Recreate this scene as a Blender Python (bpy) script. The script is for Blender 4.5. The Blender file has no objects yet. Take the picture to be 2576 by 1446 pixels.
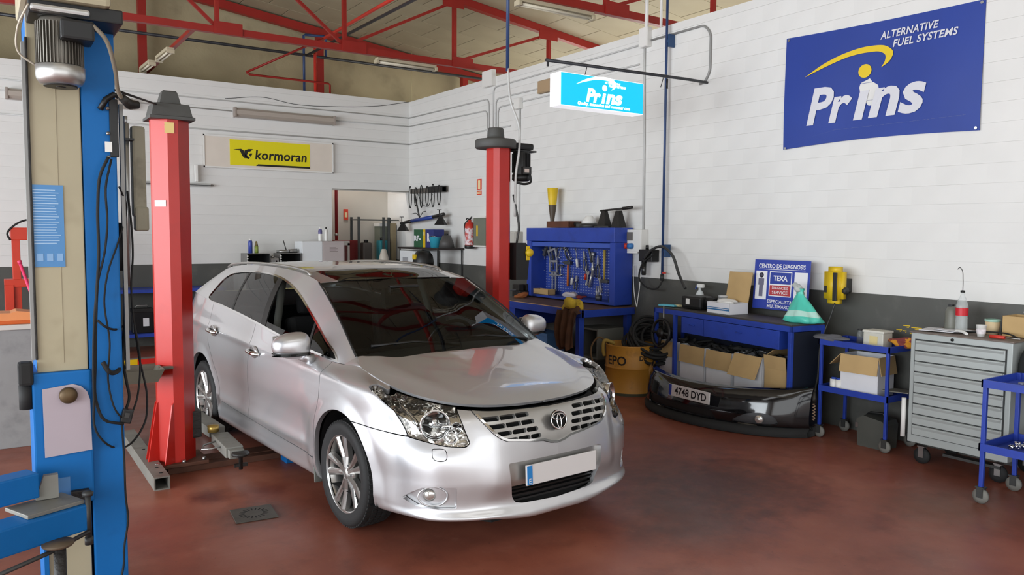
import bpy, bmesh, math, random
import numpy as np
from mathutils import Vector, Matrix
random.seed(7); RNG = np.random.default_rng(7)
SC = bpy.context.scene
COL = SC.collection
# ---------------------------------------------------------------- camera
F_PX, YAW, PITCH, ROLL = 1977.92, .59353, .06937, .0063
cam_d = bpy.data.cameras.new('camera'); cam = bpy.data.objects.new('camera', cam_d); COL.objects.link(cam)
cam_d.sensor_width = 36.0; cam_d.lens = F_PX/2576*36.0; cam_d.clip_end = 200
_F = Vector((math.sin(YAW)*math.cos(PITCH), math.cos(YAW)*math.cos(PITCH), -math.sin(PITCH)))
_R = Vector((math.cos(YAW), -math.sin(YAW), 0)); _U = _R.cross(_F)
_R2 = _R*math.cos(ROLL)+_U*math.sin(ROLL); _U2 = -_R*math.sin(ROLL)+_U*math.cos(ROLL)
cam.matrix_world = Matrix(((_R2.x,_U2.x,-_F.x,-6.477),(_R2.y,_U2.y,-_F.y,-12.946),(_R2.z,_U2.z,-_F.z,1.752),(0,0,0,1)))
SC.camera = cam
# ---------------------------------------------------------------- daylight, exposure
w = bpy.data.worlds.new('overcast_sky'); SC.world = w; w.use_nodes = True
bg = w.node_tree.nodes['Background']; bg.inputs[0].default_value = (.93,.97,1.0,1); bg.inputs[1].default_value = 1.6
def area(name, loc, direction, sx, sy, power, col=(1,1,1)):
    l = bpy.data.lights.new(name, 'AREA'); l.shape = 'RECTANGLE'; l.size = sx; l.size_y = sy; l.energy = power; l.color = col
    o = bpy.data.objects.new(name, l); COL.objects.link(o); o.location = loc
    o.rotation_euler = Vector(direction).to_track_quat('-Z','Y').to_euler()
    return o
area('daylight_front_door', (-6.5,-18.6,2.2), (0.0,1,0.02), 12.0, 4.2, 120, (1,.99,.98))
area('daylight_side_door', (-13.3,-9.6,2.1), (1,0.0,0.0), 14.6, 3.9, 1450, (.88,.945,1))
area('added_roof_fill', (-3.4,-14.6,5.58), (-.13,0,-1), 1.6, 6.4, 70, (.95,.98,1))  # added fill under the closed roof behind the camera, no real skylight
area('added_roof_fill_left', (-9.4,-14.6,6.0), (.13,0,-1), 1.6, 6.4, 70, (.97,.985,1))  # second added fill, further left, spreads the soft light
area('added_passage_fill', (-1.2,.55,3.6), (0,0,-1), 1.2, .2, 22, (1,.95,.88))  # added unseen fill that brightens the passage plaster, no real lamp
area('daylight_side_window', (2.85,-4.2,3.2), (-1,0,1.6), 9.0, 1.2, 110, (1,.95,.82))
SC.view_settings.view_transform = 'Standard'; SC.view_settings.look = 'None'; SC.view_settings.gamma = 1.0
SC.view_settings.use_curve_mapping = False; SC.view_settings.exposure = 0.1
SC.cycles.max_bounces = 6; SC.cycles.diffuse_bounces = 3; SC.cycles.glossy_bounces = 3; SC.cycles.transmission_bounces = 4; SC.cycles.transparent_max_bounces = 10
SC.cycles.caustics_reflective = False; SC.cycles.caustics_refractive = False; SC.cycles.use_adaptive_sampling = True; SC.cycles.adaptive_threshold = .06; SC.cycles.adaptive_min_samples = 16

# ---------------------------------------------------------------- helpers
def lin(h):
    if isinstance(h, str):
        c = [int(h[i:i+2],16)/255 for i in (0,2,4)]
    else: c = [v/255 for v in h]
    return [v/12.92 if v <= .04045 else ((v+.055)/1.055)**2.4 for v in c]
MATS = {}
def mat(name, col, rough=.5, metal=0., var=0., vscale=6., bump=0., bscale=40., coat=0., emit=0., trans=0., ior=1.45, spec=.5, dirt=None, dscale=2., dcut=(.55,.75), alpha=1.):
    """procedural Principled material; var = tonal mottling, dirt = (hex, amount)"""
    if name in MATS: return MATS[name]
    m = bpy.data.materials.new(name); m.use_nodes = True; nt = m.node_tree; N = nt.nodes; L = nt.links
    b = N['Principled BSDF']; c = lin(col)
    b.inputs['Base Color'].default_value = (*c,1); b.inputs['Roughness'].default_value = rough; b.inputs['Metallic'].default_value = metal
    b.inputs['IOR'].default_value = ior; b.inputs['Specular IOR Level'].default_value = spec
    if coat: b.inputs['Coat Weight'].default_value = coat; b.inputs['Coat Roughness'].default_value = .04
    if emit: b.inputs['Emission Color'].default_value = (*c,1); b.inputs['Emission Strength'].default_value = emit
    if trans: b.inputs['Transmission Weight'].default_value = trans
    if alpha < 1: b.inputs['Alpha'].default_value = alpha
    tc = None
    if var or bump or dirt:
        tc = N.new('ShaderNodeTexCoord')
    out = None
    if var:
        n = N.new('ShaderNodeTexNoise'); n.inputs['Scale'].default_value = vscale; n.inputs['Detail'].default_value = 2; L.new(tc.outputs['Object'], n.inputs['Vector'])
        r = N.new('ShaderNodeValToRGB'); r.color_ramp.elements[0].position = .3; r.color_ramp.elements[1].position = .7
        r.color_ramp.elements[0].color = (*[max(0,v*(1-var)) for v in c],1); r.color_ramp.elements[1].color = (*[min(1,v*(1+var)) for v in c],1)
        L.new(n.outputs['Fac'], r.inputs[0]); out = r.outputs[0]
    if dirt:
        n = N.new('ShaderNodeTexNoise'); n.inputs['Scale'].default_value = dscale; n.inputs['Detail'].default_value = 4; n.inputs['Roughness'].default_value = .65; L.new(tc.outputs['Object'], n.inputs['Vector'])
        r = N.new('ShaderNodeMapRange'); r.inputs[1].default_value = dcut[0]; r.inputs[2].default_value = dcut[1]; r.inputs[3].default_value = 0; r.inputs[4].default_value = dirt[1]
        L.new(n.outputs['Fac'], r.inputs[0])
        mx = N.new('ShaderNodeMix'); mx.data_type = 'RGBA'; L.new(r.outputs[0], mx.inputs[0])
        if out: L.new(out, mx.inputs[6])
        else: mx.inputs[6].default_value = (*c,1)
        mx.inputs[7].default_value = (*lin(dirt[0]),1); out = mx.outputs[2]
    if out: L.new(out, b.inputs['Base Color'])
    if bump:
        n = N.new('ShaderNodeTexNoise'); n.inputs['Scale'].default_value = bscale; n.inputs['Detail'].default_value = 2; L.new(tc.outputs['Object'], n.inputs['Vector'])
        bp = N.new('ShaderNodeBump'); bp.inputs['Strength'].default_value = bump; bp.inputs['Distance'].default_value = .01
        L.new(n.outputs['Fac'], bp.inputs['Height']); L.new(bp.outputs[0], b.inputs['Normal'])
    MATS[name] = m; return m

class MB:
    """mesh builder: collects boxes, rods, tubes, lathes, prisms; build() links ONE mesh object"""
    def __init__(s): s.v=[]; s.f=[]; s.mi=[]; s.cur=0; s.sm=[]
    def add(s, vs, fs, smooth=False):
        o=len(s.v); s.v += [tuple(map(float,q)) for q in vs]
        for f in fs: s.f.append([i+o for i in f]); s.mi.append(s.cur); s.sm.append(smooth)
        return s
    def box(s, x0,x1,y0,y1,z0,z1, bev=0.):
        if x0>x1: x0,x1=x1,x0
        if y0>y1: y0,y1=y1,y0
        if z0>z1: z0,z1=z1,z0
        b=min(bev,(x1-x0)*.45,(y1-y0)*.45,(z1-z0)*.45)
        if b<=0:
            vs=[(x,y,z) for z in (z0,z1) for y in (y0,y1) for x in (x0,x1)]
            return s.add(vs,[(0,2,3,1),(4,5,7,6),(0,1,5,4),(2,6,7,3),(0,4,6,2),(1,3,7,5)])
        bm=bmesh.new(); bmesh.ops.create_cube(bm,size=1)
        for v in bm.verts: v.co=Vector(((x0+x1)/2+v.co.x*(x1-x0),(y0+y1)/2+v.co.y*(y1-y0),(z0+z1)/2+v.co.z*(z1-z0)))
        bmesh.ops.bevel(bm,geom=bm.edges[:],offset=b,segments=2,affect='EDGES',profile=.6)
        return s.frombm(bm)
    def frombm(s,bm,smooth=False,M=None):
        bm.verts.index_update()
        vs=[(M@v.co if M else v.co)[:] for v in bm.verts]; fs=[[v.index for v in f.verts] for f in bm.faces]
        bm.free(); return s.add(vs,fs,smooth)
    def obox(s, c, size, rot=(0,0,0), bev=0.):
        t=MB().box(-size[0]/2,size[0]/2,-size[1]/2,size[1]/2,-size[2]/2,size[2]/2,bev)
        M=Matrix.Translation(c)@(Matrix.Rotation(rot[2],4,'Z')@Matrix.Rotation(rot[1],4,'Y')@Matrix.Rotation(rot[0],4,'X'))
        return s.add([(M@Vector(q))[:] for q in t.v],t.f)
    def rod(s,p0,p1,r0,r1=None,n=12,caps=True):
        return s.tube([p0,p1],[r0,r0 if r1 is None else r1],n,caps)
    def tube(s,path,r,n=8,caps=True,smooth=True):
        P=[Vector(q) for q in path]; k=len(P); R=[r]*k if not hasattr(r,'__len__') else list(r)
        vs=[]; fs=[]; up=None
        for i in range(k):
            d=(P[min(i+1,k-1)]-P[max(i-1,0)])
            if d.length<1e-9: d=Vector((0,0,1))
            d.normalize()
            if up is None: up=Vector((0,0,1)) if abs(d.z)<.9 else Vector((1,0,0))
            a=d.cross(up)
            if a.length<1e-6: a=d.cross(Vector((0,1,0)))
            a.normalize(); b=a.cross(d).normalized(); up=b
            for j in range(n):
                t=2*math.pi*j/n; vs.append((P[i]+(a*math.cos(t)+b*math.sin(t))*R[i])[:])
        for i in range(k-1):
            for j in range(n): fs.append((i*n+j,i*n+(j+1)%n,(i+1)*n+(j+1)%n,(i+1)*n+j))
        s.add(vs,fs,smooth)
        if caps:
            o=len(s.v)-len(vs)
            s.f.append([o+j for j in range(n-1,-1,-1)]); s.mi.append(s.cur); s.sm.append(False)
            s.f.append([o+(k-1)*n+j for j in range(n)]); s.mi.append(s.cur); s.sm.append(False)
        return s
    def lathe(s,prof,c=(0,0,0),axis='Z',n=24,smooth=True,M=None,cap=True):
        """prof = [(r,h)...] along the axis"""
        vs=[]; fs=[]; c=Vector(c)
        for (r,h) in prof:
            for j in range(n):
                t=2*math.pi*j/n; q=(r*math.cos(t),r*math.sin(t),h)
                if axis=='X': q=(h,q[0],q[1])
                elif axis=='Y': q=(q[1],h,q[0])
                q=Vector(q)
                if M: q=M@q
                vs.append((c+q)[:])
        k=len(prof)
        for i in range(k-1):
            for j in range(n): fs.append((i*n+j,i*n+(j+1)%n,(i+1)*n+(j+1)%n,(i+1)*n+j))
        if cap and prof[0][0]>1e-6: fs.append([j for j in range(n-1,-1,-1)])
        if cap and prof[-1][0]>1e-6: fs.append([(k-1)*n+j for j in range(n)])
        return s.add(vs,fs,smooth)
    def prism(s,poly,ax,a,b):
        """2-D polygon extruded along axis ax (0/1/2) from a to b; poly gives the other two coordinates in order"""
        def P(q,h):
            if ax==0: return (h,q[0],q[1])
            if ax==1: return (q[0],h,q[1])
            return (q[0],q[1],h)
        n=len(poly); vs=[P(q,a) for q in poly]+[P(q,b) for q in poly]
        fs=[list(range(n-1,-1,-1)),list(range(n,2*n))]+[(i,(i+1)%n,n+(i+1)%n,n+i) for i in range(n)]
        return s.add(vs,fs)
    def grid(s,G,smooth=True,flip=False):
        G=np.asarray(G); a,b=G.shape[:2]; vs=G.reshape(-1,3); fs=[]
        for i in range(a-1):
            for j in range(b-1):
                q=(i*b+j,i*b+j+1,(i+1)*b+j+1,(i+1)*b+j); fs.append(q[::-1] if flip else q)
        return s.add(vs,fs,smooth)
    def xform(s,M):
        s.v=[(M@Vector(q))[:] for q in s.v]; return s
    def join(s,o): return s.add(o.v,o.f)
    def mesh(s,name,mats):
        me=bpy.data.meshes.new(name); me.from_pydata(s.v,[],s.f)
        for m in (mats if isinstance(mats,(list,tuple)) else [mats]): me.materials.append(m)
        me.polygons.foreach_set('material_index',s.mi); me.polygons.foreach_set('use_smooth',s.sm); me.update()
        bm=bmesh.new(); bm.from_mesh(me); bmesh.ops.recalc_face_normals(bm,faces=bm.faces); bm.to_mesh(me); bm.free()
        return me
    def build(s,name,mats,parent=None,recalc=True):
        o=bpy.data.objects.new(name,s.mesh(name,mats)); COL.objects.link(o)
        if parent: o.parent=parent
        return o
def tag(o,label=None,cat=None,group=None,kind=None):
    if label: o['label']=label
    if cat: o['category']=cat
    if group: o['group']=group
    if kind: o['kind']=kind
    return o
def thing(name,label,cat,loc=(0,0,0),rz=0.,group=None):
    o=bpy.data.objects.new(name,None); o.empty_display_size=.1; COL.objects.link(o); o.location=loc; o.rotation_euler=(0,0,rz)
    return tag(o,label,cat,group)
def struct(o): o['kind']='structure'; return o
def inst(name,me,parent,loc=(0,0,0),rot=(0,0,0)):
    o=bpy.data.objects.new(name,me); COL.objects.link(o); o.parent=parent; o.location=loc; o.rotation_euler=rot; return o
def copy_tree(o,parent=None):
    c=o.copy(); COL.objects.link(c); c.parent=parent
    for ch in list(o.children): copy_tree(ch,c)
    return c
def text_mb(body,size,shear=0.,bold=0.,align='CENTER',spacing=1.,depth=0.):
    cu=bpy.data.curves.new('t','FONT'); cu.body=body; cu.size=size; cu.shear=shear; cu.offset=bold; cu.align_x=align; cu.align_y='CENTER'; cu.space_character=spacing; cu.extrude=depth
    cu.resolution_u=3
    ob=bpy.data.objects.new('t',cu); me=bpy.data.meshes.new_from_object(ob)
    m=MB(); m.add([v.co[:] for v in me.vertices],[list(p.vertices) for p in me.polygons])
    bpy.data.objects.remove(ob); bpy.data.curves.remove(cu); bpy.data.meshes.remove(me); return m
def drop_dot(m):
    """remove the dot of a lower-case i from a text mesh"""
    par=list(range(len(m.v)))
    def find(a):
        while par[a]!=a: par[a]=par[par[a]]; a=par[a]
        return a
    for f in m.f:
        for a in f[1:]: par[find(a)]=find(f[0])
    ys={}; lo=min(q[1] for q in m.v); hi=max(q[1] for q in m.v)
    for i,q in enumerate(m.v): ys.setdefault(find(i),[]).append(q[1])
    bad={r for r,y in ys.items() if min(y)>lo+.68*(hi-lo)}
    m.f=[f for f in m.f if find(f[0]) not in bad]; used=sorted({i for f in m.f for i in f}); mp={i:k for k,i in enumerate(used)}
    m.v=[m.v[i] for i in used]; m.f=[[mp[i] for i in f] for f in m.f]; m.mi=[0]*len(m.f); m.sm=[False]*len(m.f); return m
def fit(m,w,h=None):
    """scale a flat text to width w (and height h), centred"""
    A=np.array(m.v); lo=A.min(0); hi=A.max(0); c=(lo+hi)/2; sx=w/(hi[0]-lo[0]); sy=sx if h is None else h/(hi[1]-lo[1])
    m.v=[((q[0]-c[0])*sx,(q[1]-c[1])*sy,q[2]) for q in A]; return m
# frames for flat lettering: local x right, y up, z out of the surface
def on_right_wall(y,z,x=-.004): return Matrix(((0,0,-1,x),(-1,0,0,y),(0,1,0,z),(0,0,0,1)))   # read facing +x
def on_back_wall(x,z,y=-.004): return Matrix(((1,0,0,x),(0,0,-1,y),(0,1,0,z),(0,0,0,1)))     # read facing +y
def flat_poly(pts): return MB().add([(x,y,0) for x,y in pts],[list(range(len(pts)))])
def disc(c,r,n=24,ry=None): return flat_poly([(c[0]+r*math.cos(2*math.pi*i/n),c[1]+(ry or r)*math.sin(2*math.pi*i/n)) for i in range(n)])
def bez(pts,n=24):
    return hermite(np.array(pts,float),n)
# ---------------------------------------------------------------- car surfaces (numpy nets)
def hermite(P, n, closed=False):
    """non-uniform Catmull-Rom through rows of P (k,...) -> n samples"""
    P = np.asarray(P, float); k = len(P)
    flat = P.reshape(k, -1)
    if P.ndim == 2:
        d = np.linalg.norm(np.diff(flat, axis=0), axis=1)
    else:
        d = np.linalg.norm(np.diff(P, axis=0), axis=-1).mean(axis=tuple(range(1, P.ndim - 1)))
    d = np.maximum(d, 1e-6) ** 0.75
    t = np.concatenate([[0], np.cumsum(d)])
    m = np.zeros_like(flat)
    s = (flat[1:] - flat[:-1]) / d[:, None]
    m[0] = s[0]; m[-1] = s[-1]
    for i in range(1, k - 1):
        m[i] = (s[i - 1] * d[i] + s[i] * d[i - 1]) / (d[i] + d[i - 1])
    # sample so that each segment gets points by length
    q = np.linspace(0, t[-1], n)
    i = np.clip(np.searchsorted(t, q, side='right') - 1, 0, k - 2)
    u = ((q - t[i]) / d[i])[:, None]
    dd = d[i][:, None]
    h = (2*u**3-3*u**2+1)*flat[i] + (u**3-2*u**2+u)*dd*m[i] + (-2*u**3+3*u**2)*flat[i+1] + (u**3-u**2)*dd*m[i+1]
    return h.reshape((n,) + P.shape[1:])

def net(ctrl, nu, nv):
    """ctrl (rows, cols, 3) -> dense (nv, nu, 3)"""
    C = np.asarray(ctrl, float)
    A = hermite(C, nv)
    B = hermite(np.swapaxes(A, 0, 1), nu)
    return np.swapaxes(B, 0, 1)

def sstep(a, b, x):
    t = np.clip((x - a) / (b - a), 0, 1)
    return t * t * (3 - 2 * t)

PLAN = [(.960,0),(.955,.22),(.925,.46),(.860,.63),(.755,.755),(.60,.84),(.40,.880),(.15,.893),(-.20,.90),(-.7,.903),(-1.3,.905),(-1.9,.905),(-2.4,.90),(-2.9,.885),(-3.3,.85),(-3.58,.75),(-3.74,.5),(-3.80,0)]
ROWS = [ # dx at the nose, dy at the side, z nose, z side, dx tail, z tail
 (-.08,-.11,.165,.180,.06,.26),(.022,-.035,.195,.205,.0,.28),(-.004,-.022,.275,.275,-.01,.34),(.0,-.012,.42,.42,-.02,.48),
 (-.018,.002,.555,.58,-.01,.62),(-.045,.0,.665,.73,.02,.76),(-.085,-.014,.745,.855,.05,.92)]
TOP = [(.83,0,.785),(.82,.21,.79),(.775,.40,.80),(.68,.545,.815),(.54,.645,.838),(.36,.710,.868),(.18,.737,.905),(.02,.752,.942),(-.20,.795,.942),(-.7,.829,.980),(-1.3,.84,1.045),(-1.9,.836,1.10),(-2.4,.825,1.138),(-2.9,.797,1.17),(-3.25,.755,1.186),(-3.52,.66,1.175),(-3.66,.45,1.16),(-3.72,0,1.16)]
def car_body_ctrl():
    rows = []
    for (dxn, dys, zn, zs, dxt, zt) in ROWS:
        r = []
        for (x, y) in PLAN:
            wn = sstep(.35, .80, x); wt = sstep(-3.3, -3.7, x)
            ws = 1 - wn - wt
            X = x + dxn*wn + dxt*wt
            Y = y + dys*ws*(y > 0) + (dys*.6*wn if y > .5 else 0)
            Z = zn*wn + zs*ws + zt*wt
            if zn < .25: Z += .030*sstep(.18,.5,y)*sstep(.30,.55,x)
            if zn > .6: X -= .03*sstep(.5,.7,y)*wn; Y -= .022*sstep(.5,.7,y)*sstep(.25,.6,x)
            r.append((X, Y, Z))
        rows.append(r)
    rows.append(TOP)
    return rows
def car_body(nu=330, nv=90):
    G = net(car_body_ctrl(), nu, nv)
    x, y, z = G[..., 0], G[..., 1], G[..., 2]
    # pushed-forward nose between the headlamps, flared arches, lower door bulge
    front = sstep(.55, .8, x)
    G[..., 0] = x + .018*front*sstep(.52, .42, y)*sstep(.30, .40, z)*sstep(.84, .76, z)
    for ax in (0., -2.70):
        r = np.hypot(x-ax, z-.31)
        G[..., 1] += .016*sstep(.50, .38, r)*sstep(.2, .3, z)*(y > .7)
    door = sstep(-.35, -.55, x)*sstep(-2.35, -2.15, x)
    G[..., 1] += door*(.014*np.exp(-((z-.40)/.045)**2) - .012*np.exp(-((z-.56)/.09)**2))*(y > .7)
    # the shoulder crease
    G[..., 1] += .008*np.exp(-((z-.885-.03*(-x-.3)*.9)/.03)**2)*sstep(.3, .0, x)*sstep(-3.3, -3.0, x)*(y > .7)
    return G
GUT = [(-.09,.715,.985),(-.38,.675,1.160),(-.62,.640,1.285),(-.86,.610,1.395),(-1.25,.598,1.452),(-1.8,.595,1.475),(-2.35,.585,1.466),(-2.75,.57,1.440),(-3.05,.55,1.40),(-3.32,.52,1.335),(-3.46,.45,1.30)]
BLT = [(-.10,.775,.942),(-.35,.808,.948),(-.65,.826,.975),(-.95,.835,1.008),(-1.3,.84,1.045),(-1.8,.837,1.09),(-2.3,.828,1.131),(-2.8,.803,1.163),(-3.18,.765,1.184),(-3.50,.67,1.176),(-3.66,.45,1.16)]
def car_side_glass(nu=260, nv=40):
    rows = []
    for f in (0, .33, .66, 1.0):
        r = []
        for b, g in zip(BLT, GUT):
            b = np.array(b); g = np.array(g); q = b*(1-f)+g*f
            L = g[2]-b[2]
            q = q + np.array([0, .10*L*f*(1-f)*4*.55, 0])
            r.append(q)
        rows.append(r)
    return net(rows, nu, nv)
def car_hood(nu=70, nv=60):
    edge = [(.83,0,.785),(.82,.21,.79),(.775,.40,.80),(.68,.545,.815),(.54,.645,.838),(.36,.710,.868),(.18,.737,.905),(.02,.750,.942),(-.09,.715,.985)]
    E = hermite(np.array(edge), nv)
    rear = hermite(np.array([(-.17,0,1.003),(-.16,.25,1.0),(-.14,.5,.992),(-.09,.715,.985)]), nv)
    cen = hermite(np.array([(.83,0,.785),(.72,0,.838),(.5,0,.897),(.2,0,.951),(-.17,0,1.003)]), nu)
    G = np.zeros((nv, nu, 3))
    for i in range(nv):
        e = E[i]; f = i/(nv-1)
        for j in range(nu):
            t = j/(nu-1)
            # from the edge point to the rear point along a crowned section
            q = e*(1-t)+rear[i]*t
            x = q[0]
            xs = cen[::-1, 0]; zc = np.interp(x, xs, cen[::-1, 2])
            zl = np.interp(x, E[::-1, 0], E[::-1, 2]); yl = max(.05, np.interp(x, E[::-1, 0], E[::-1, 1]))
            a = min(1, abs(q[1])/yl)
            zz = zl + (zc - zl)*(1 - a**2.6)
            zz += .012*math.exp(-((a-.80)/.12)**2)*min(1, t*4)*(1-.6*t)*(x < .75)
            G[i, j] = (q[0], q[1], zz)
    G[:, 0] = E; G[:, -1] = rear
    return G
def car_windscreen(nu=30, nv=30):
    side = [(-.09,.715,.985),(-.38,.675,1.160),(-.62,.640,1.285),(-.86,.610,1.395)]
    cen = [(.06,0,.955),(-.27,0,1.135),(-.56,0,1.275),(-.875,0,1.412)]
    rows = []
    for s, c in zip(side, cen):
        s = np.array(s); c = np.array(c)
        rows.append([c, (c[0]-.01, s[1]*.35, c[2]*.98+s[2]*.02-.002), (c[0]*.8+s[0]*.2-.005, s[1]*.70, c[2]*.86+s[2]*.14), s])
    return net(rows, nu, nv)
def car_roof(nu=60, nv=24):
    cen = [(-.875,0,1.412),(-1.25,0,1.476),(-1.8,0,1.500),(-2.35,0,1.495),(-2.75,0,1.476),(-3.05,0,1.452),(-3.42,0,1.41),(-3.60,0,1.385)]
    side = [(-.86,.610,1.395),(-1.25,.598,1.452),(-1.8,.595,1.475),(-2.35,.585,1.466),(-2.75,.57,1.440),(-3.05,.55,1.40),(-3.32,.52,1.335),(-3.46,.45,1.30)]
    cols = []
    for c, s in zip(cen, side):
        c = np.array(c); s = np.array(s)
        cols.append([c, c*.6+s*.4+np.array([0,0,.006]), c*.25+s*.75+np.array([0,0,.008]), s])
    return net(np.swapaxes(np.array(cols), 0, 1), nu, nv)
# ---------------------------------------------------------------- materials shared
M_WHITE = mat('white_wall_paint','DAD9D6',.7,spec=.25,var=.03,vscale=1.2)
M_BLOCK = mat('white_block_paint','DCDBD8',.7,spec=.25,var=.025,vscale=2.5)
M_BAND = mat('dark_grey_wall_paint','4E4E4A',.5,var=.08,vscale=3,dirt=('6A6862',.5),dscale=3)
M_BEIGE = mat('beige_render','A5997A',.85,var=.10,vscale=1.6,bump=.35,bscale=25,dirt=('6F664F',.6),dscale=1.1)
M_CEIL = mat('ceiling_panel','9A9078',.6,var=.05,vscale=2)
M_CEILB = mat('ceiling_backing','4A443A',.9)
M_REDST = mat('red_steel','8E2019',.45,var=.06,vscale=4)
M_PIPE = mat('dark_pipe','3A3B3F',.4,.3)
M_COND = mat('grey_conduit','BDBDBB',.4)
M_BLUEP = mat('blue_pipe','30456E',.4,.1)
M_BLK = mat('black_plastic','161616',.45)
M_BLK2 = mat('black_rubber','1B1B1B',.75)
M_DGREY = mat('dark_grey_metal','3D3D3C',.5,.4,var=.15,vscale=9)
M_STEEL = mat('bare_steel','A8A8A6',.3,.9,var=.08,vscale=12)
M_CHROME = mat('chrome','E8E8E8',.07,1.0)
M_BLUE = mat('blue_bench_paint','26419E',.42,var=.06,vscale=5,dirt=('1A2657',.5),dscale=4)
M_CARD = mat('cardboard','B89A6B',.85,var=.07,vscale=5)
M_CARDD = mat('cardboard_inside','9C8055',.9,var=.08,vscale=5)
M_PAPER = mat('white_card','D8D8DC',.75,var=.03,vscale=6)
M_WPL = mat('white_plastic','E0DFDB',.4)
M_YEL = mat('yellow_paint','D6B31C',.45,var=.05)
M_RED = mat('red_paint','C03428',.35,var=.05,vscale=4)
M_GLASS = mat('clear_glass','FFFFFF',.02,trans=1.0)
ZB, ZT, ROW = 1.237, 4.086, .15366
# ---------------------------------------------------------------- floor
def floor_mat():
    m=bpy.data.materials.new('red_epoxy_floor'); m.use_nodes=True; nt=m.node_tree; N=nt.nodes; L=nt.links; b=N['Principled BSDF']
    tc=N.new('ShaderNodeTexCoord')
    def noise(sc,det,rg=.6):
        n=N.new('ShaderNodeTexNoise'); n.inputs['Scale'].default_value=sc; n.inputs['Detail'].default_value=det; n.inputs['Roughness'].default_value=rg; L.new(tc.outputs['Object'],n.inputs['Vector']); return n.outputs['Fac']
    def ramp(f,stops):
        r=N.new('ShaderNodeValToRGB'); e=r.color_ramp.elements
        while len(e)<len(stops): e.new(.5)
        for el,(p,c) in zip(e,stops): el.position=p; el.color=(*lin(c),1) if isinstance(c,str) else (c,c,c,1)
        L.new(f,r.inputs[0]); return r.outputs[0]
    base=ramp(noise(.9,4),[(.30,'6C3C30'),(.5,'874C3B'),(.72,'9C604C')])
    stain=ramp(noise(2.3,5,.7),[(.52,0.),(.72,.55)])
    mx=N.new('ShaderNodeMix'); mx.data_type='RGBA'; L.new(stain,mx.inputs[0]); L.new(base,mx.inputs[6]); mx.inputs[7].default_value=(*lin('552C23'),1)
    wear=ramp(noise(5.5,5,.75),[(.58,0.),(.78,.45)])
    m2=N.new('ShaderNodeMix'); m2.data_type='RGBA'; L.new(wear,m2.inputs[0]); L.new(mx.outputs[2],m2.inputs[6]); m2.inputs[7].default_value=(*lin('A0705F'),1)
    spot=ramp(noise(38,3,.7),[(.66,0.),(.74,.6)])
    m3=N.new('ShaderNodeMix'); m3.data_type='RGBA'; L.new(spot,m3.inputs[0]); L.new(m2.outputs[2],m3.inputs[6]); m3.inputs[7].default_value=(*lin('3E2019'),1)
    last=m3.outputs[2]; nz=noise(9,4,.7)
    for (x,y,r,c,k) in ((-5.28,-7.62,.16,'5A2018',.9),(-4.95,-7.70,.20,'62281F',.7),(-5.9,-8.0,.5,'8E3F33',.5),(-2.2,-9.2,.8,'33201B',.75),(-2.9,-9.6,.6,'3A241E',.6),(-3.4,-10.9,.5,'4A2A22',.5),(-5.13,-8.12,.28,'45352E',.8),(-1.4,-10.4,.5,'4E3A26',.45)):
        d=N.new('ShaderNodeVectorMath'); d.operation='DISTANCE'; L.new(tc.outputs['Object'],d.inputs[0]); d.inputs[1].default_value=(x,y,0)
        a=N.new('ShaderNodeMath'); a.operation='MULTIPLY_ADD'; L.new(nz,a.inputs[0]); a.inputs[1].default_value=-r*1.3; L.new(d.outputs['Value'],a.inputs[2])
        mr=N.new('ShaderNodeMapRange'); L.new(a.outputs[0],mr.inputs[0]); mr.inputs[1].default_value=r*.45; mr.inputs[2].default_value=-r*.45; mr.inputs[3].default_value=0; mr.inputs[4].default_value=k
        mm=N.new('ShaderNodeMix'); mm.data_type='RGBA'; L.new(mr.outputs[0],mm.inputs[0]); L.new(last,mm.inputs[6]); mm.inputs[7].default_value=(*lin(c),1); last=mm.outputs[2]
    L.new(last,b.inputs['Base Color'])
    L.new(ramp(noise(1.7,3),[(.3,.30),(.7,.52)]),b.inputs['Roughness'])
    bp=N.new('ShaderNodeBump'); bp.inputs['Strength'].default_value=.12; bp.inputs['Distance'].default_value=.01; L.new(noise(14,2),bp.inputs['Height']); L.new(bp.outputs[0],b.inputs['Normal'])
    return m
struct(MB().box(-13.5,3.2,-19,1.2,-.15,0).build('floor',floor_mat()))
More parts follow.
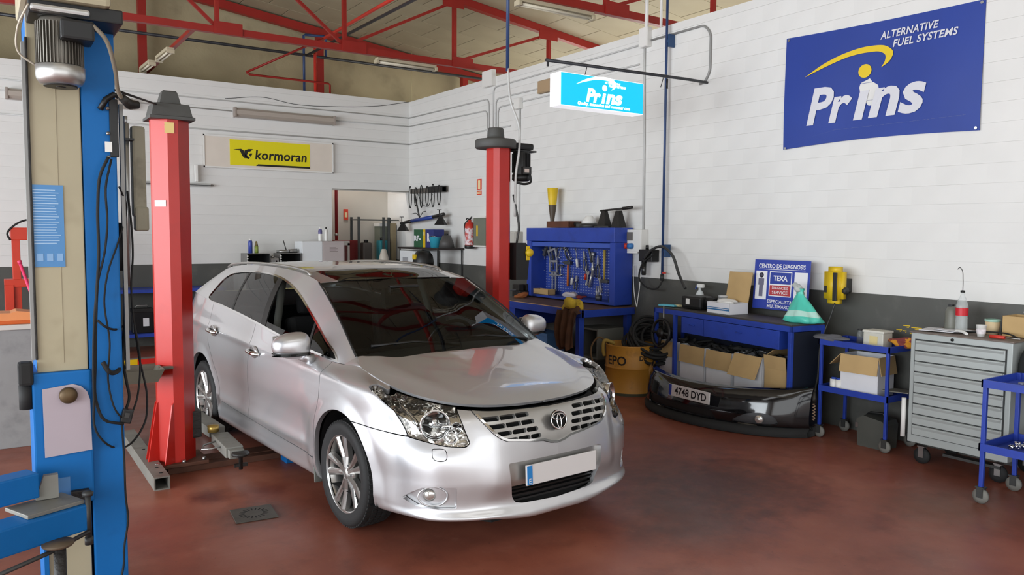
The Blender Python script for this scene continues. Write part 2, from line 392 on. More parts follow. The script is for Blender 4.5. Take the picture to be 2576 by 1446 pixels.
# ---------------------------------------------------------------- block walls
def block_wall(name, horizontal, a0, a1, rows, backing):
    """blocks above the band; horizontal(u, z) gives the world position, u runs along the wall"""
    wall = struct(backing)
    Lb=.395; me=None; seat=[]
    for k in range(rows):
        z0=ZB+k*ROW; off=(k%2)*Lb/2
        u=a0-off
        while u<a1:
            s=max(u,a0); e=min(u+Lb,a1)
            if e-s>.06: seat.append((s,e,z0))
            u+=Lb
    return wall, seat, Lb
BLKT=.005
def lay(wall, seats, Lb, axis, keep, cam_u):
    full=[q for q in seats if abs(q[1]-q[0]-Lb)<1e-4]
    full.sort(key=lambda q: abs((q[0]+q[1])/2-cam_u)+.35*abs(q[2]-2.2))
    near=set(full[:300])
    h=ROW-.0010; l=Lb-.0004
    mb=MB()
    pr=[(0,-h/2),(0,h/2),(-BLKT+.0009,h/2),(-BLKT,h/2-.0016),(-BLKT,-h/2+.0016),(-BLKT+.0009,-h/2)]; l=Lb
    if axis=='y': mb.prism([(a,b) for a,b in pr],1,-l/2,l/2)
    else: mb.prism(pr,0,-l/2,l/2)
    me=mb.mesh('wall_block',M_BLOCK); rest=MB()
    for q in seats:
        c=(q[0]+q[1])/2; z=q[2]+ROW/2; dp=random.uniform(-.0001,.0001)
        if q in near:
            inst('wall_block',me,wall,(dp,c,z) if axis=='y' else (c,dp,z))
        else:
            ll=(q[1]-q[0])/2
            if axis=='y': rest.box(-BLKT+dp,0,c-ll,c+ll,z-h/2,z+h/2)
            else: rest.box(c-ll,c+ll,-BLKT+dp,0,z-h/2,z+h/2)
    tag(rest.build('far_wall_blocks',M_BLOCK,wall),kind='stuff')
nrow=int(round((ZT-ZB)/ROW))-1
# right wall: x = 0 plane is the painted face, blocks stand out of the mortar face at x = +.012
BLKT=.005
b=MB().box(BLKT,.16,-19,.93,0,ZT).build('wall_right',M_WHITE)
b.location=(0,0,0); w_right,seats,Lb=block_wall('wall_right',None,-19,0.93,nrow,b)
lay(w_right,[(s,e,z) for s,e,z in seats],Lb,'y',300,-6.2)
for ch in w_right.children: ch.location.x+=BLKT
MB().box(-.004,BLKT,-19,.93,0,ZB).build('painted_band',M_BAND,w_right)
MB().box(-.003,BLKT,-19,.93,ZB+nrow*ROW,ZT).build('top_course',M_WHITE,w_right)
# back wall with the passage in its right end
b=MB().box(-13.5,-1.47,BLKT,.16,0,ZT).box(-1.47,0,BLKT,.16,2.49,ZT).build('wall_back',M_WHITE)
w_back,seats,Lb=block_wall('wall_back',None,-13.5,0,nrow,b)
seats=[q for q in seats if not (q[1]>-1.47 and q[2]<2.45)]+[(max(q[0],-9),-1.475,q[2]) for q in seats if q[0]<-1.55 and q[1]>-1.47 and q[2]<2.45]
lay(w_back,seats,Lb,'x',300,-3.0)
for ch in w_back.children: ch.location.y+=BLKT
MB().box(-13.5,-1.47,-.004,BLKT,0,ZB).build('painted_band',M_BAND,w_back)
MB().box(-13.5,0,-.003,BLKT,ZB+nrow*ROW,ZT).build('top_course',M_WHITE,w_back)
MB().box(-1.47,0,-.006,.17,2.472,2.49).build('passage_lintel',mat('lintel_grey','8A8780',.6),w_back)
# the space behind the passage and the rendered end wall above
M_DEEP=mat('passage_plaster','C2BDB4',.7,var=.04,vscale=2)
struct(MB().box(-4.0,.16,.93,1.05,0,ZT).build('wall_passage',M_DEEP))
struct(MB().box(-13.5,3.2,1.05,1.2,0,6.4).build('wall_end',M_BEIGE))
struct(MB().box(-4.0,-3.9,.16,.93,0,ZT).build('wall_passage_side',M_DEEP))
# walls behind the camera with the open roller doors the daylight comes through
M_FARW=mat('far_wall_paint','CFCDC8',.6,var=.03)
struct(MB().box(-13.5,-12.6,-19.15,-19,0,6.3).box(-.4,3.2,-19.15,-19,0,6.3).box(-12.6,-.4,-19.15,-19,4.4,6.3).build('wall_front',M_FARW))
struct(MB().box(-13.65,-13.5,-19,-17,0,5.6).box(-13.65,-13.5,-2.2,1.2,0,5.6).box(-13.65,-13.5,-17,-2.2,4.2,5.6).build('wall_left',M_FARW))
struct(MB().box(3.05,3.2,-19,1.2,0,2.7).box(3.05,3.2,-19,1.2,3.9,4.9).build('wall_eave',M_FARW))
# ---------------------------------------------------------------- roof: boarded ceiling on red trusses
RC, RS = 5.20, .13                       # underside z = RC - RS*x up to the ridge
def roofz(x): return RC-RS*x if x>-8 else RC+RS*8-RS*(-8-x)
tilt=math.atan(RS)
ceil=struct(MB().add([(3.2,-19,roofz(3.2)+.03),(3.2,1.2,roofz(3.2)+.03),(-8,1.2,roofz(-8)+.03),(-8,-19,roofz(-8)+.03),(-13.7,1.2,roofz(-13.7)+.03),(-13.7,-19,roofz(-13.7)+.03),
   (3.2,-19,roofz(3.2)+.13),(3.2,1.2,roofz(3.2)+.13),(-8,1.2,roofz(-8)+.13),(-8,-19,roofz(-8)+.13),(-13.7,1.2,roofz(-13.7)+.13),(-13.7,-19,roofz(-13.7)+.13)],
   [(0,1,2,3),(3,2,4,5),(6,9,8,7),(9,11,10,8),(0,6,7,1),(4,10,11,5),(1,7,8,2),(2,8,10,4),(0,3,9,6),(3,5,11,9)]).build('ceiling',M_CEILB))
pw,pl=.694,.694
pme=MB().box(-pw/2,pw/2,-pl/2,pl/2,0,.03,.006).mesh('ceiling_panel',M_CEIL); restp=MB()
ny=0; y=1.05
while y>-19:
    ny+=1; y1=y-.70; x=3.2-(.35 if ny%2 else 0)
    while x>-8.0:
        c=x-.35; yc=(y+y1)/2
        if yc>-7.6 and c>-5.9: inst('ceiling_panel',pme,ceil,(c,yc,roofz(c)),(0,tilt,0))
        else:
            h=pw/2; restp.add([(c-h,yc-h,roofz(c-h)),(c+h,yc-h,roofz(c+h)),(c+h,yc+h,roofz(c+h)),(c-h,yc+h,roofz(c-h))],[(0,1,2,3)])
        x-=.70
    y=y1
tag(restp.build('far_ceiling_panels',M_CEIL,ceil),kind='stuff')
def beam(mb,p0,p1,w,h):
    p0=Vector(p0);p1=Vector(p1);d=p1-p0;L=d.length;d.normalize()
    s=Vector((0,1,0)) if abs(d.y)<.9 else Vector((1,0,0)); a=s-d*s.dot(d); a.normalize(); b=d.cross(a)
    vs=[(q+a*sx*w/2+b*sy*h/2)[:] for q in (p0,p1) for sx,sy in ((-1,-1),(1,-1),(1,1),(-1,1))]
    return mb.add(vs,[(3,2,1,0),(4,5,6,7),(0,1,5,4),(1,2,6,5),(2,3,7,6),(3,0,4,7)])
def truss(y,label):
    t=thing('roof_truss',label,'roof truss',(0,y,4.2),group='red roof trusses')
    def part(n,mb): o=mb.build(n,M_REDST,t); o.location=(0,-y,-4.2); return o
    zc=4.26; xs=[2.95,1.22,-.53,-2.26,-3.94,-5.7,-7.5]
    part('bottom_chord',beam(MB(),(3.0,y,zc),(-13.4,y,zc),.08,.085))
    part('top_chord',beam(beam(MB(),(3.1,y,roofz(3.1)-.06),(-8,y,roofz(-8)-.06),.10,.11),(-8,y,roofz(-8)-.06),(-13.4,y,roofz(-13.4)-.06),.10,.11))
    for x in xs[1:]:
        part('post',beam(MB(),(x,y,zc),(x,y,roofz(x)-.06),.06,.05))
        part('gusset',MB().box(x-.05,x+.30,y-.055,y-.043,zc-.05,zc+.10))
        part('gusset',MB().box(x-.22,x+.14,y-.055,y-.043,roofz(x)-.20,roofz(x)-.05))
    for a,b_ in ((-.53,1.22),(-2.26,-.53),(-2.26,-3.94),(-3.94,-5.7),(-5.7,-7.5),(1.22,2.95)):
        part('diagonal',beam(MB(),(a,y,zc+.03),(b_,y,roofz(b_)-.10),.035,.04))
    return t
truss(-2.55,'red steel roof truss crossing in front of the beige end wall')
truss(-6.0,'nearer red roof truss above the hanging light box sign')
t=thing('end_frame','red portal frame with columns standing behind the white partition wall','steel frame',(0,.8,0))
o=beam(MB(),(3.1,.8,roofz(3.1)-.10),(-8,.8,roofz(-8)-.10),.10,.14).build('rafter',M_REDST,t); o.location=(0,-.8,0)
for x in (1.6,-1.38,-4.27,-7.2):
    o=MB().box(x-.06,x+.06,.72,.84,0,roofz(x)-.15).build('column',M_REDST,t); o.location=(0,-.8,0)
tie=tag(beam(MB(),(-4.27,.7,4.20),(-4.22,-2.5,4.24),.05,.05).build('tie_bar',M_REDST),'red tie bar running from the back column to the truss, carrying two lamps','steel bar')
# ---------------------------------------------------------------- the car: panels clipped out of smooth surfaces
def sdpoly(P, poly):
    """signed distance to a polygon (positive inside); P (...,2)"""
    V=np.asarray(poly,float); sh=P.shape[:-1]; Q=P.reshape(-1,2); n=len(V)
    d=np.full(len(Q),1e9); ins=np.zeros(len(Q),bool)
    for i in range(n):
        a=V[i]; b=V[(i+1)%n]; e=b-a; w=Q-a
        t=np.clip((w@e)/max(e@e,1e-12),0,1); d=np.minimum(d,np.hypot(*(w-t[:,None]*e).T))
        c=((a[1]<=Q[:,1])&(b[1]>Q[:,1]))|((b[1]<=Q[:,1])&(a[1]>Q[:,1]))
        xx=a[0]+(Q[:,1]-a[1])*(e[0]/(e[1] if abs(e[1])>1e-12 else 1e-12))
        ins^=c&(Q[:,0]<xx)
    return np.where(ins,d,-d).reshape(sh)
def clip_grid(G, fields):
    a,b=G.shape[:2]; F=np.stack(fields,-1); pos=(F>0); allpos=pos.all(-1)
    full=allpos[:-1,:-1]&allpos[1:,:-1]&allpos[:-1,1:]&allpos[1:,1:]
    dead=np.zeros((a-1,b-1),bool)
    for k in range(F.shape[-1]):
        q=pos[...,k]; dead|=~(q[:-1,:-1]|q[1:,:-1]|q[:-1,1:]|q[1:,1:])
    vs=[];fs=[];idx={}
    def vid(key,co):
        if key not in idx: idx[key]=len(vs); vs.append(tuple(co))
        return idx[key]
    for i in range(a-1):
        for j in range(b-1):
            if dead[i,j]: continue
            cs=[(i,j),(i,j+1),(i+1,j+1),(i+1,j)]
            if full[i,j]:
                fs.append([vid(c,G[c]) for c in cs]); continue
            poly=[(G[c],F[c]) for c in cs]
            for k in range(F.shape[-1]):
                out=[]
                for m in range(len(poly)):
                    (p0,f0),(p1,f1)=poly[m],poly[(m+1)%len(poly)]
                    if f0[k]>0: out.append((p0,f0))
                    if (f0[k]>0)!=(f1[k]>0):
                        t=f0[k]/(f0[k]-f1[k]); out.append((p0+(p1-p0)*t,f0+(f1-f0)*t))
                poly=out
                if len(poly)<3: break
            if len(poly)<3: continue
            ids=[]
            for (q,_) in poly:
                k=vid(tuple(np.round(q,5)),q)
                if k not in ids: ids.append(k)
            if len(ids)>2: fs.append(ids)
    return vs,fs
def panel(name, G, fields, m, parent, mirror=False, flange=.014, out=1., offset=0.):
    vs,fs=clip_grid(G,fields)
    if not fs: return None
    bm=bmesh.new(); bv=[bm.verts.new(v) for v in vs]
    for f in fs:
        try: bm.faces.new([bv[i] for i in f])
        except ValueError: pass
    bmesh.ops.remove_doubles(bm,verts=bm.verts,dist=2e-4)
    bmesh.ops.dissolve_degenerate(bm,dist=1e-4,edges=bm.edges)
    bmesh.ops.recalc_face_normals(bm,faces=bm.faces)
    # orient outwards: away from the car's middle
    c=Vector((-1.4,0,.6)); s=sum((f.normal.dot(f.calc_center_median()-Vector((max(-2.6,min(.2,f.calc_center_median().x)),0,.6)))*f.calc_area() for f in bm.faces))
    if s*out<0: bmesh.ops.reverse_faces(bm,faces=bm.faces)
    bm.normal_update()
    if offset:
        for v in bm.verts: v.co-=v.normal*offset
        bm.normal_update()
    if flange:
        be=[e for e in bm.edges if e.is_boundary]; nrm={v:v.normal.copy() for e in be for v in e.verts}
        r=bmesh.ops.extrude_edge_only(bm,edges=be); nv=[g for g in r['geom'] if isinstance(g,bmesh.types.BMVert)]
        src={}
        for e in bm.edges:
            a,b_=e.verts
            if a in nrm and b_ not in nrm and b_ in nv: src[b_]=nrm[a]
            elif b_ in nrm and a not in nrm and a in nv: src[a]=nrm[b_]
        for v in nv:
            if v in src: v.co-=src[v]*flange
        for e in be: e.smooth=False
    for f in bm.faces: f.smooth=True
    if mirror:
        for v in bm.verts: v.co.y=-v.co.y
        bmesh.ops.reverse_faces(bm,faces=bm.faces)
    me=bpy.data.meshes.new(name); bm.to_mesh(me); bm.free(); me.materials.append(m)
    o=bpy.data.objects.new(name,me); COL.objects.link(o); o.parent=parent
    return o
def glass_mat(name,tint,refl=1.5,rough=.0):
    m=bpy.data.materials.new(name); m.use_nodes=True; N=m.node_tree.nodes; L=m.node_tree.links; N.clear()
    o=N.new('ShaderNodeOutputMaterial'); t=N.new('ShaderNodeBsdfTransparent'); t.inputs[0].default_value=(*tint,1)
    g=N.new('ShaderNodeBsdfGlossy'); g.inputs['Roughness'].default_value=rough; f=N.new('ShaderNodeFresnel'); f.inputs[0].default_value=refl
    x=N.new('ShaderNodeMixShader'); L.new(f.outputs[0],x.inputs[0]); L.new(t.outputs[0],x.inputs[1]); L.new(g.outputs[0],x.inputs[2]); L.new(x.outputs[0],o.inputs[0]); return m
def paint_mat():
    m=mat('silver_metallic_paint','CECED0',.36,.75,coat=1.0)
    return m
M_PAINT=paint_mat(); M_TINT=glass_mat('tinted_glass',(.16,.17,.17)); M_SCREEN=glass_mat('windscreen_glass',(.36,.40,.39),1.38); M_LENS=glass_mat('lamp_lens',(.93,.94,.94))
M_SILV=mat('silver_plastic','B0AEAA',.3,.75); M_INT=mat('dark_interior','121213',.8); M_INT2=mat('grey_trim','6E706A',.8)
M_TYRE=mat('tyre_rubber','202020',.7,bump=.1,bscale=60); M_ALLOY=mat('alloy_rim','B5B3B0',.28,.85); M_DKCH=mat('dark_void','0A0A0A',.9)
M_REFL=mat('lamp_reflector','E2DFDA',.12,.95,bump=1.0,bscale=16)
CAR=thing('estate_car','silver estate car with open front window standing between the red lift posts','car',(-3.868,-8.499,0),-1.50291)
_pl=hermite(np.array([(x,y,0) for x,y in PLAN]),900)[:,:2]; _sl=np.concatenate([[0],np.cumsum(np.hypot(*np.diff(_pl,axis=0).T))])
def s_of(xy):
    xy=np.asarray(xy,float); sh=xy.shape[:-1]; q=xy.reshape(-1,2); r=np.empty(len(q))
    for a in range(0,len(q),4000):
        Q=q[a:a+4000]; d=((Q[:,None,:]-_pl[None])**2).sum(-1); k=d.argmin(1); best=np.full(len(Q),1e9); sv=np.zeros(len(Q))
        for o_ in (-1,0):
            i0=np.clip(k+o_,0,len(_pl)-2); e=_pl[i0+1]-_pl[i0]; L2=(e**2).sum(-1); t=np.clip(((Q-_pl[i0])*e).sum(-1)/L2,0,1)
            dd=((Q-_pl[i0]-t[:,None]*e)**2).sum(-1); ok=dd<best; best=np.where(ok,dd,best); sv=np.where(ok,_sl[i0]+t*np.sqrt(L2),sv)
        r[a:a+4000]=sv
    return r.reshape(sh)
def S3(pts): # 3-D points (x,y,z) -> (s,z)
    p=np.array(pts,float); return np.stack([s_of(p[:,:2]),p[:,2]],-1)
def SX(pts): # side points (x,z)
    p=np.array(pts,float); ys=np.interp(p[:,0],_pl[::-1,0],_pl[::-1,1]); return np.stack([s_of(np.stack([p[:,0],ys],-1)),p[:,1]],-1)
def SY(pts): # front points (y,z)
    p=np.array(pts,float); k=_pl[:,0]>.3; xs=np.interp(np.abs(p[:,0]),_pl[k][:,1],_pl[k][:,0]); return np.stack([s_of(np.stack([xs,np.abs(p[:,0])],-1)),p[:,1]],-1)
GB=car_body(420,110); PS=np.stack([s_of(GB[...,:2]),GB[...,2]],-1); XZ=GB[...,[0,2]]
g=.0028
def inside(poly): return sdpoly(PS,poly)-g
def outside(poly,gap=g): return -sdpoly(PS,poly)-gap
def smooth_poly(pts,n=60):
    return hermite(np.vstack([pts,pts[:1]]),n)[:-1]
def arch(cx,r,cz=.345): return np.hypot(XZ[...,0]-cx,XZ[...,1]-cz)-r
A_F=arch(.045,.362); A_R=arch(-2.625,.372)
HL=S3([(.303,.769,.884),(.41,.802,.853),(.543,.834,.782),(.60,.826,.72),(.644,.808,.655),(.719,.754,.638),(.81,.657,.616),(.862,.562,.610),(.868,.540,.628),(.838,.555,.70),(.735,.550,.83),(.60,.58,.93),(.4,.66,.96),(.25,.725,.94)])
GR=SY([(0,.560),(.05,.575),(.10,.592),(.20,.602),(.345,.622),(.385,.640),(.425,.672),(.515,.775),(.52,.82),(-.02,.82)]); GR[-1,0]=-.05; GR[0,0]=-.05
IN=SY([(0,.255),(.25,.268),(.295,.280),(.312,.31),(.335,.40),(.345,.505),(0,.505)]); IN[0,0]=-.05; IN[-1,0]=-.05
FOG=S3([(.62,.82,.325),(.68,.795,.365),(.735,.765,.395),(.80,.70,.405),(.862,.622,.400),(.862,.622,.285),(.80,.70,.283),(.70,.785,.292)])
bump_line=SX([(.20,.672),(.49,.667),(.66,.655),(.66,1.2),(.20,1.2)])
big=9.
sF=lambda x: float(SX([(x,.5)])[0,0])
BUMP_BACK=sF(.20)
HOODGAP=GB.shape[0]
vrow=np.linspace(0,1,GB.shape[0])[:,None]*np.ones(GB.shape[1])
frontm=BUMP_BACK-PS[...,0]
fend_poly=np.vstack([SX([(.20,.672),(.49,.667),(.66,.655)]),S3([(.644,.808,.655),(.60,.826,.72),(.543,.834,.782),(.41,.802,.853),(.303,.769,.884),(.25,.725,.94)]),SX([(.20,1.3),(-.262,1.3),(-.262,.95),(-.25,.78),(-.262,.66),(-.30,.52),(-.345,.33),(-.37,.16),(.20,.16)])])
fd_poly=SX([(-.262,1.3),(-.262,.95),(-.25,.78),(-.262,.66),(-.30,.52),(-.345,.335),(-.9,.345),(-1.49,.362),(-1.505,.6),(-1.50,.9),(-1.47,1.3)])
rd_poly=SX([(-1.47,1.3),(-1.50,.9),(-1.505,.6),(-1.49,.362),(-2.14,.385),(-2.18,.45),(-2.24,.60),(-2.36,.72),(-2.49,.83),(-2.54,.95),(-2.53,1.3)])
sill_poly=SX([(.2,.16),(-.37,.16),(-.345,.335),(-.9,.345),(-1.49,.362),(-2.14,.385),(-2.17,.43),(-2.6,.43),(-2.6,.05),(.2,.05)])
q_poly=SX([(-2.53,1.3),(-2.54,.95),(-2.49,.83),(-2.36,.72),(-2.24,.60),(-2.18,.45),(-2.14,.385),(-2.5,.1),(-3.02,.1),(-3.02,.62),(-3.5,.66)]); q_poly=np.vstack([q_poly,[[big,.70],[big,1.5]]])
rb_poly=np.vstack([SX([(-3.02,.1),(-3.02,.62),(-3.5,.66)]),[[big,.70],[big,.05]]])
TOPG=GB[-1:,:,2]-PS[...,1]
for mir in (True,False):
    WS=S3([(.767,.72,.602),(.815,.663,.594),(.823,.663,.552),(.781,.714,.553)]); WSs=smooth_poly(WS,40)
    panel('slam_panel',GB,[.09-TOPG,sF(.30)-PS[...,0]],M_DKCH,CAR,mir,.0,offset=.058)
    bmp=panel('front_bumper',GB,[frontm,outside(HL,.003),outside(GR,.001),outside(IN,.0),outside(FOG,.0),-sdpoly(PS,bump_line)-g,A_F,TOPG-.022,-sdpoly(PS,WSs)-.003],M_PAINT,CAR,mir,.03)
    panel('fender',GB,[inside(fend_poly),A_F,outside(HL,.003)],M_PAINT,CAR,mir,.03)
    fd=panel('front_door',GB,[inside(fd_poly),A_F],M_PAINT,CAR,mir)
    rd=panel('rear_door',GB,[inside(rd_poly),A_R],M_PAINT,CAR,mir)
    panel('sill_skirt',GB,[inside(sill_poly),A_F,A_R],M_PAINT,CAR,mir,.03)
    panel('rear_quarter',GB,[inside(q_poly),A_R],M_PAINT,CAR,mir,.03)
    panel('rear_bumper',GB,[inside(rb_poly),A_R],M_PAINT,CAR,mir)
    # headlamp: lens over a reflector bowl
    hl=panel('headlamp',GB,[sdpoly(PS,HL)-.004,TOPG-.012],M_LENS,CAR,mir,.0)
    hb=panel('lamp_housing',GB,[sdpoly(PS,HL)-.002,TOPG-.012],M_REFL,hl,mir,-.046,offset=.05)
    sg=-1 if mir else 1
    # lamp edge seal
    ed=hermite(np.vstack([HL,HL[:1]]),90)[:-1]
    k=[np.unravel_index(((PS-q)**2).sum(-1).argmin(),PS.shape[:2]) for q in ed]
    ax=Vector((.86,.50*sg,.06)).normalized()
    def along(c,prof,n=28,cap=True):
        M=Vector((0,0,1)).rotation_difference(ax).to_matrix().to_4x4(); return MB().lathe(prof,c,'Z',n,M=M,cap=cap)
    c=Vector((.70,.655*sg,.715))+ax*.008
    along(c,[(.062,-.02),(.075,.012),(.079,.016),(.083,.014),(.080,-.01)],cap=False).build('projector_ring',M_CHROME,hl)
    along(c,[(.001,.018),(.02,.016),(.034,.008),(.042,-.004),(.044,-.02)],cap=False).build('projector_lens',M_LENS,hl)
    along(c,[(.062,-.02),(.055,-.03),(.045,-.022),(.0,-.05)]).build('projector_bowl',M_REFL,hl)
    c2=Vector((.775,.600*sg,.655))-ax*.005
    along(c2,[(.001,-.03),(.02,-.025),(.035,0),(.038,.005),(.040,.0),(.037,-.03)],cap=False).build('indicator_bowl',M_CHROME,hl)
    MB().tube([(.775,.585*sg,.712),(.70,.64*sg,.70),(.62,.72*sg,.70)],.008,8).build('reflector_rib',M_CHROME,hl)
    MB().tube([(.40,.735*sg,.835),(.50,.735*sg,.78),(.60,.715*sg,.72),(.645,.705*sg,.665)],[.006,.010,.012,.008],8).build('light_guide',M_CHROME,hl)
    along(Vector((.79,.575*sg,.70))-ax*.01,[(.001,-.02),(.02,-.015),(.03,.002),(.032,.0)],20).build('side_bowl',M_CHROME,hl)
    # grille half with slots, dark mesh behind
    slots=[]
    for zc,yo,yi in ((.742,.478,.165),(.703,.445,.142),(.664,.405,.125),(.626,.362,.112)):
        cuts=np.linspace(yi,yo,4); cuts=[cuts[0],cuts[0]+(cuts[3]-cuts[0])*.30,cuts[0]+(cuts[3]-cuts[0])*.64,cuts[3]]
        for q in range(3):
            a0,a1=cuts[q]+(.0018 if q else 0),cuts[q+1]-.0018*(q<2)
            t=.018 if q==2 else 0
            slots.append(SY([(a0,zc-.0115),(a1-t,zc-.0115),(a1,zc+.0115),(a0,zc+.0115)]))
    gf=panel('grille',GB,[sdpoly(PS,GR)-.004,TOPG-.022]+[-sdpoly(PS,s) for s in slots],M_SILV,CAR,mir,.022,offset=-.004)
    rim=panel('grille_chrome_edge',GB,[sdpoly(PS,GR)-.001,.013-sdpoly(PS,GR),.765-PS[...,1]],M_CHROME,gf,mir,.008,offset=-.012)
    panel('grille_mesh',GB,[sdpoly(PS,GR)],M_DKCH,gf,mir,0.,offset=.035)
    # lower intake: number-plate panel and mesh with slats
    ip=panel('plate_panel',GB,[sdpoly(PS,IN)-.0,PS[...,1]-.355],M_SILV,CAR,mir,.0,offset=.028)
    im=panel('lower_intake',GB,[sdpoly(PS,IN)-.0,.357-PS[...,1]],M_DKCH,CAR,mir,.0,offset=.05)
    for zz in (.285,.305,.325,.345):
        panel('intake_slat',GB,[sdpoly(PS,IN)-.0,.005-np.abs(PS[...,1]-zz)],M_BLK,im,mir,.02,offset=.022)
    # fog lamp bezel
    fb=panel('fog_bezel',GB,[sdpoly(PS,FOG)-.0],M_PAINT,CAR,mir,.0,offset=.035)
    fa=Vector((.80,.58*sg,0)).normalized()
    MF=Vector((0,0,1)).rotation_difference(fa).to_matrix().to_4x4()
    fc=Vector((.770,.715*sg,.345))
    MB().lathe([(.001,.012),(.02,.010),(.034,.002),(.038,-.02)],fc-fa*.018+Vector((-.015,.012*sg,.004)),'Z',24,M=MF).build('fog_lamp',mat('fog_glass','D8D8D4',.08,.8),fb)
    mb=MB(); R=[]
    for i in range(40):
        t=2*math.pi*i/40; R.append(fc-fa*.012+MF.to_3x3()@Vector((0,0,0))+Vector((-.58*sg*sg*math.cos(t)*.080*.95,.80*sg*math.cos(t)*.080,.052*math.sin(t))))
    mb.tube(R+[R[0],R[1]],.005,6,False).build('bezel_ring',M_PAINT,fb)
    # washer cover
    panel('washer_cover',GB,[sdpoly(PS,WSs)-.0008],M_PAINT,bmp,mir,.008,offset=-.002)
    # door handles
    for d,xc,zc in ((fd,-1.375,.875),(rd,-2.325,.935)):
        yy=float(np.interp(xc,_pl[::-1,0],_pl[::-1,1]))*sg
        h=MB(); pts=[(xc-.105,yy*.985,zc+.004),(xc-.07,yy*1.022,zc+.002),(xc,yy*1.032,zc),(xc+.07,yy*1.022,zc-.004),(xc+.10,yy*.985,zc-.006)]
        h.tube(hermite(np.array(pts),14),[.010]+[.0135]*12+[.010],10).build('door_handle',M_CHROME,d)
        cup=MB().lathe([(.0,-.012),(.05,-.006),(.072,.004),(.074,.006)],(0,0,0),'Y',24); cup.v=[(q[0]*1.15+xc-.01,yy*.983+q[1]*sg,q[2]*.62+zc) for q in cup.v]
        cup.build('handle_cup',M_PAINT,d)
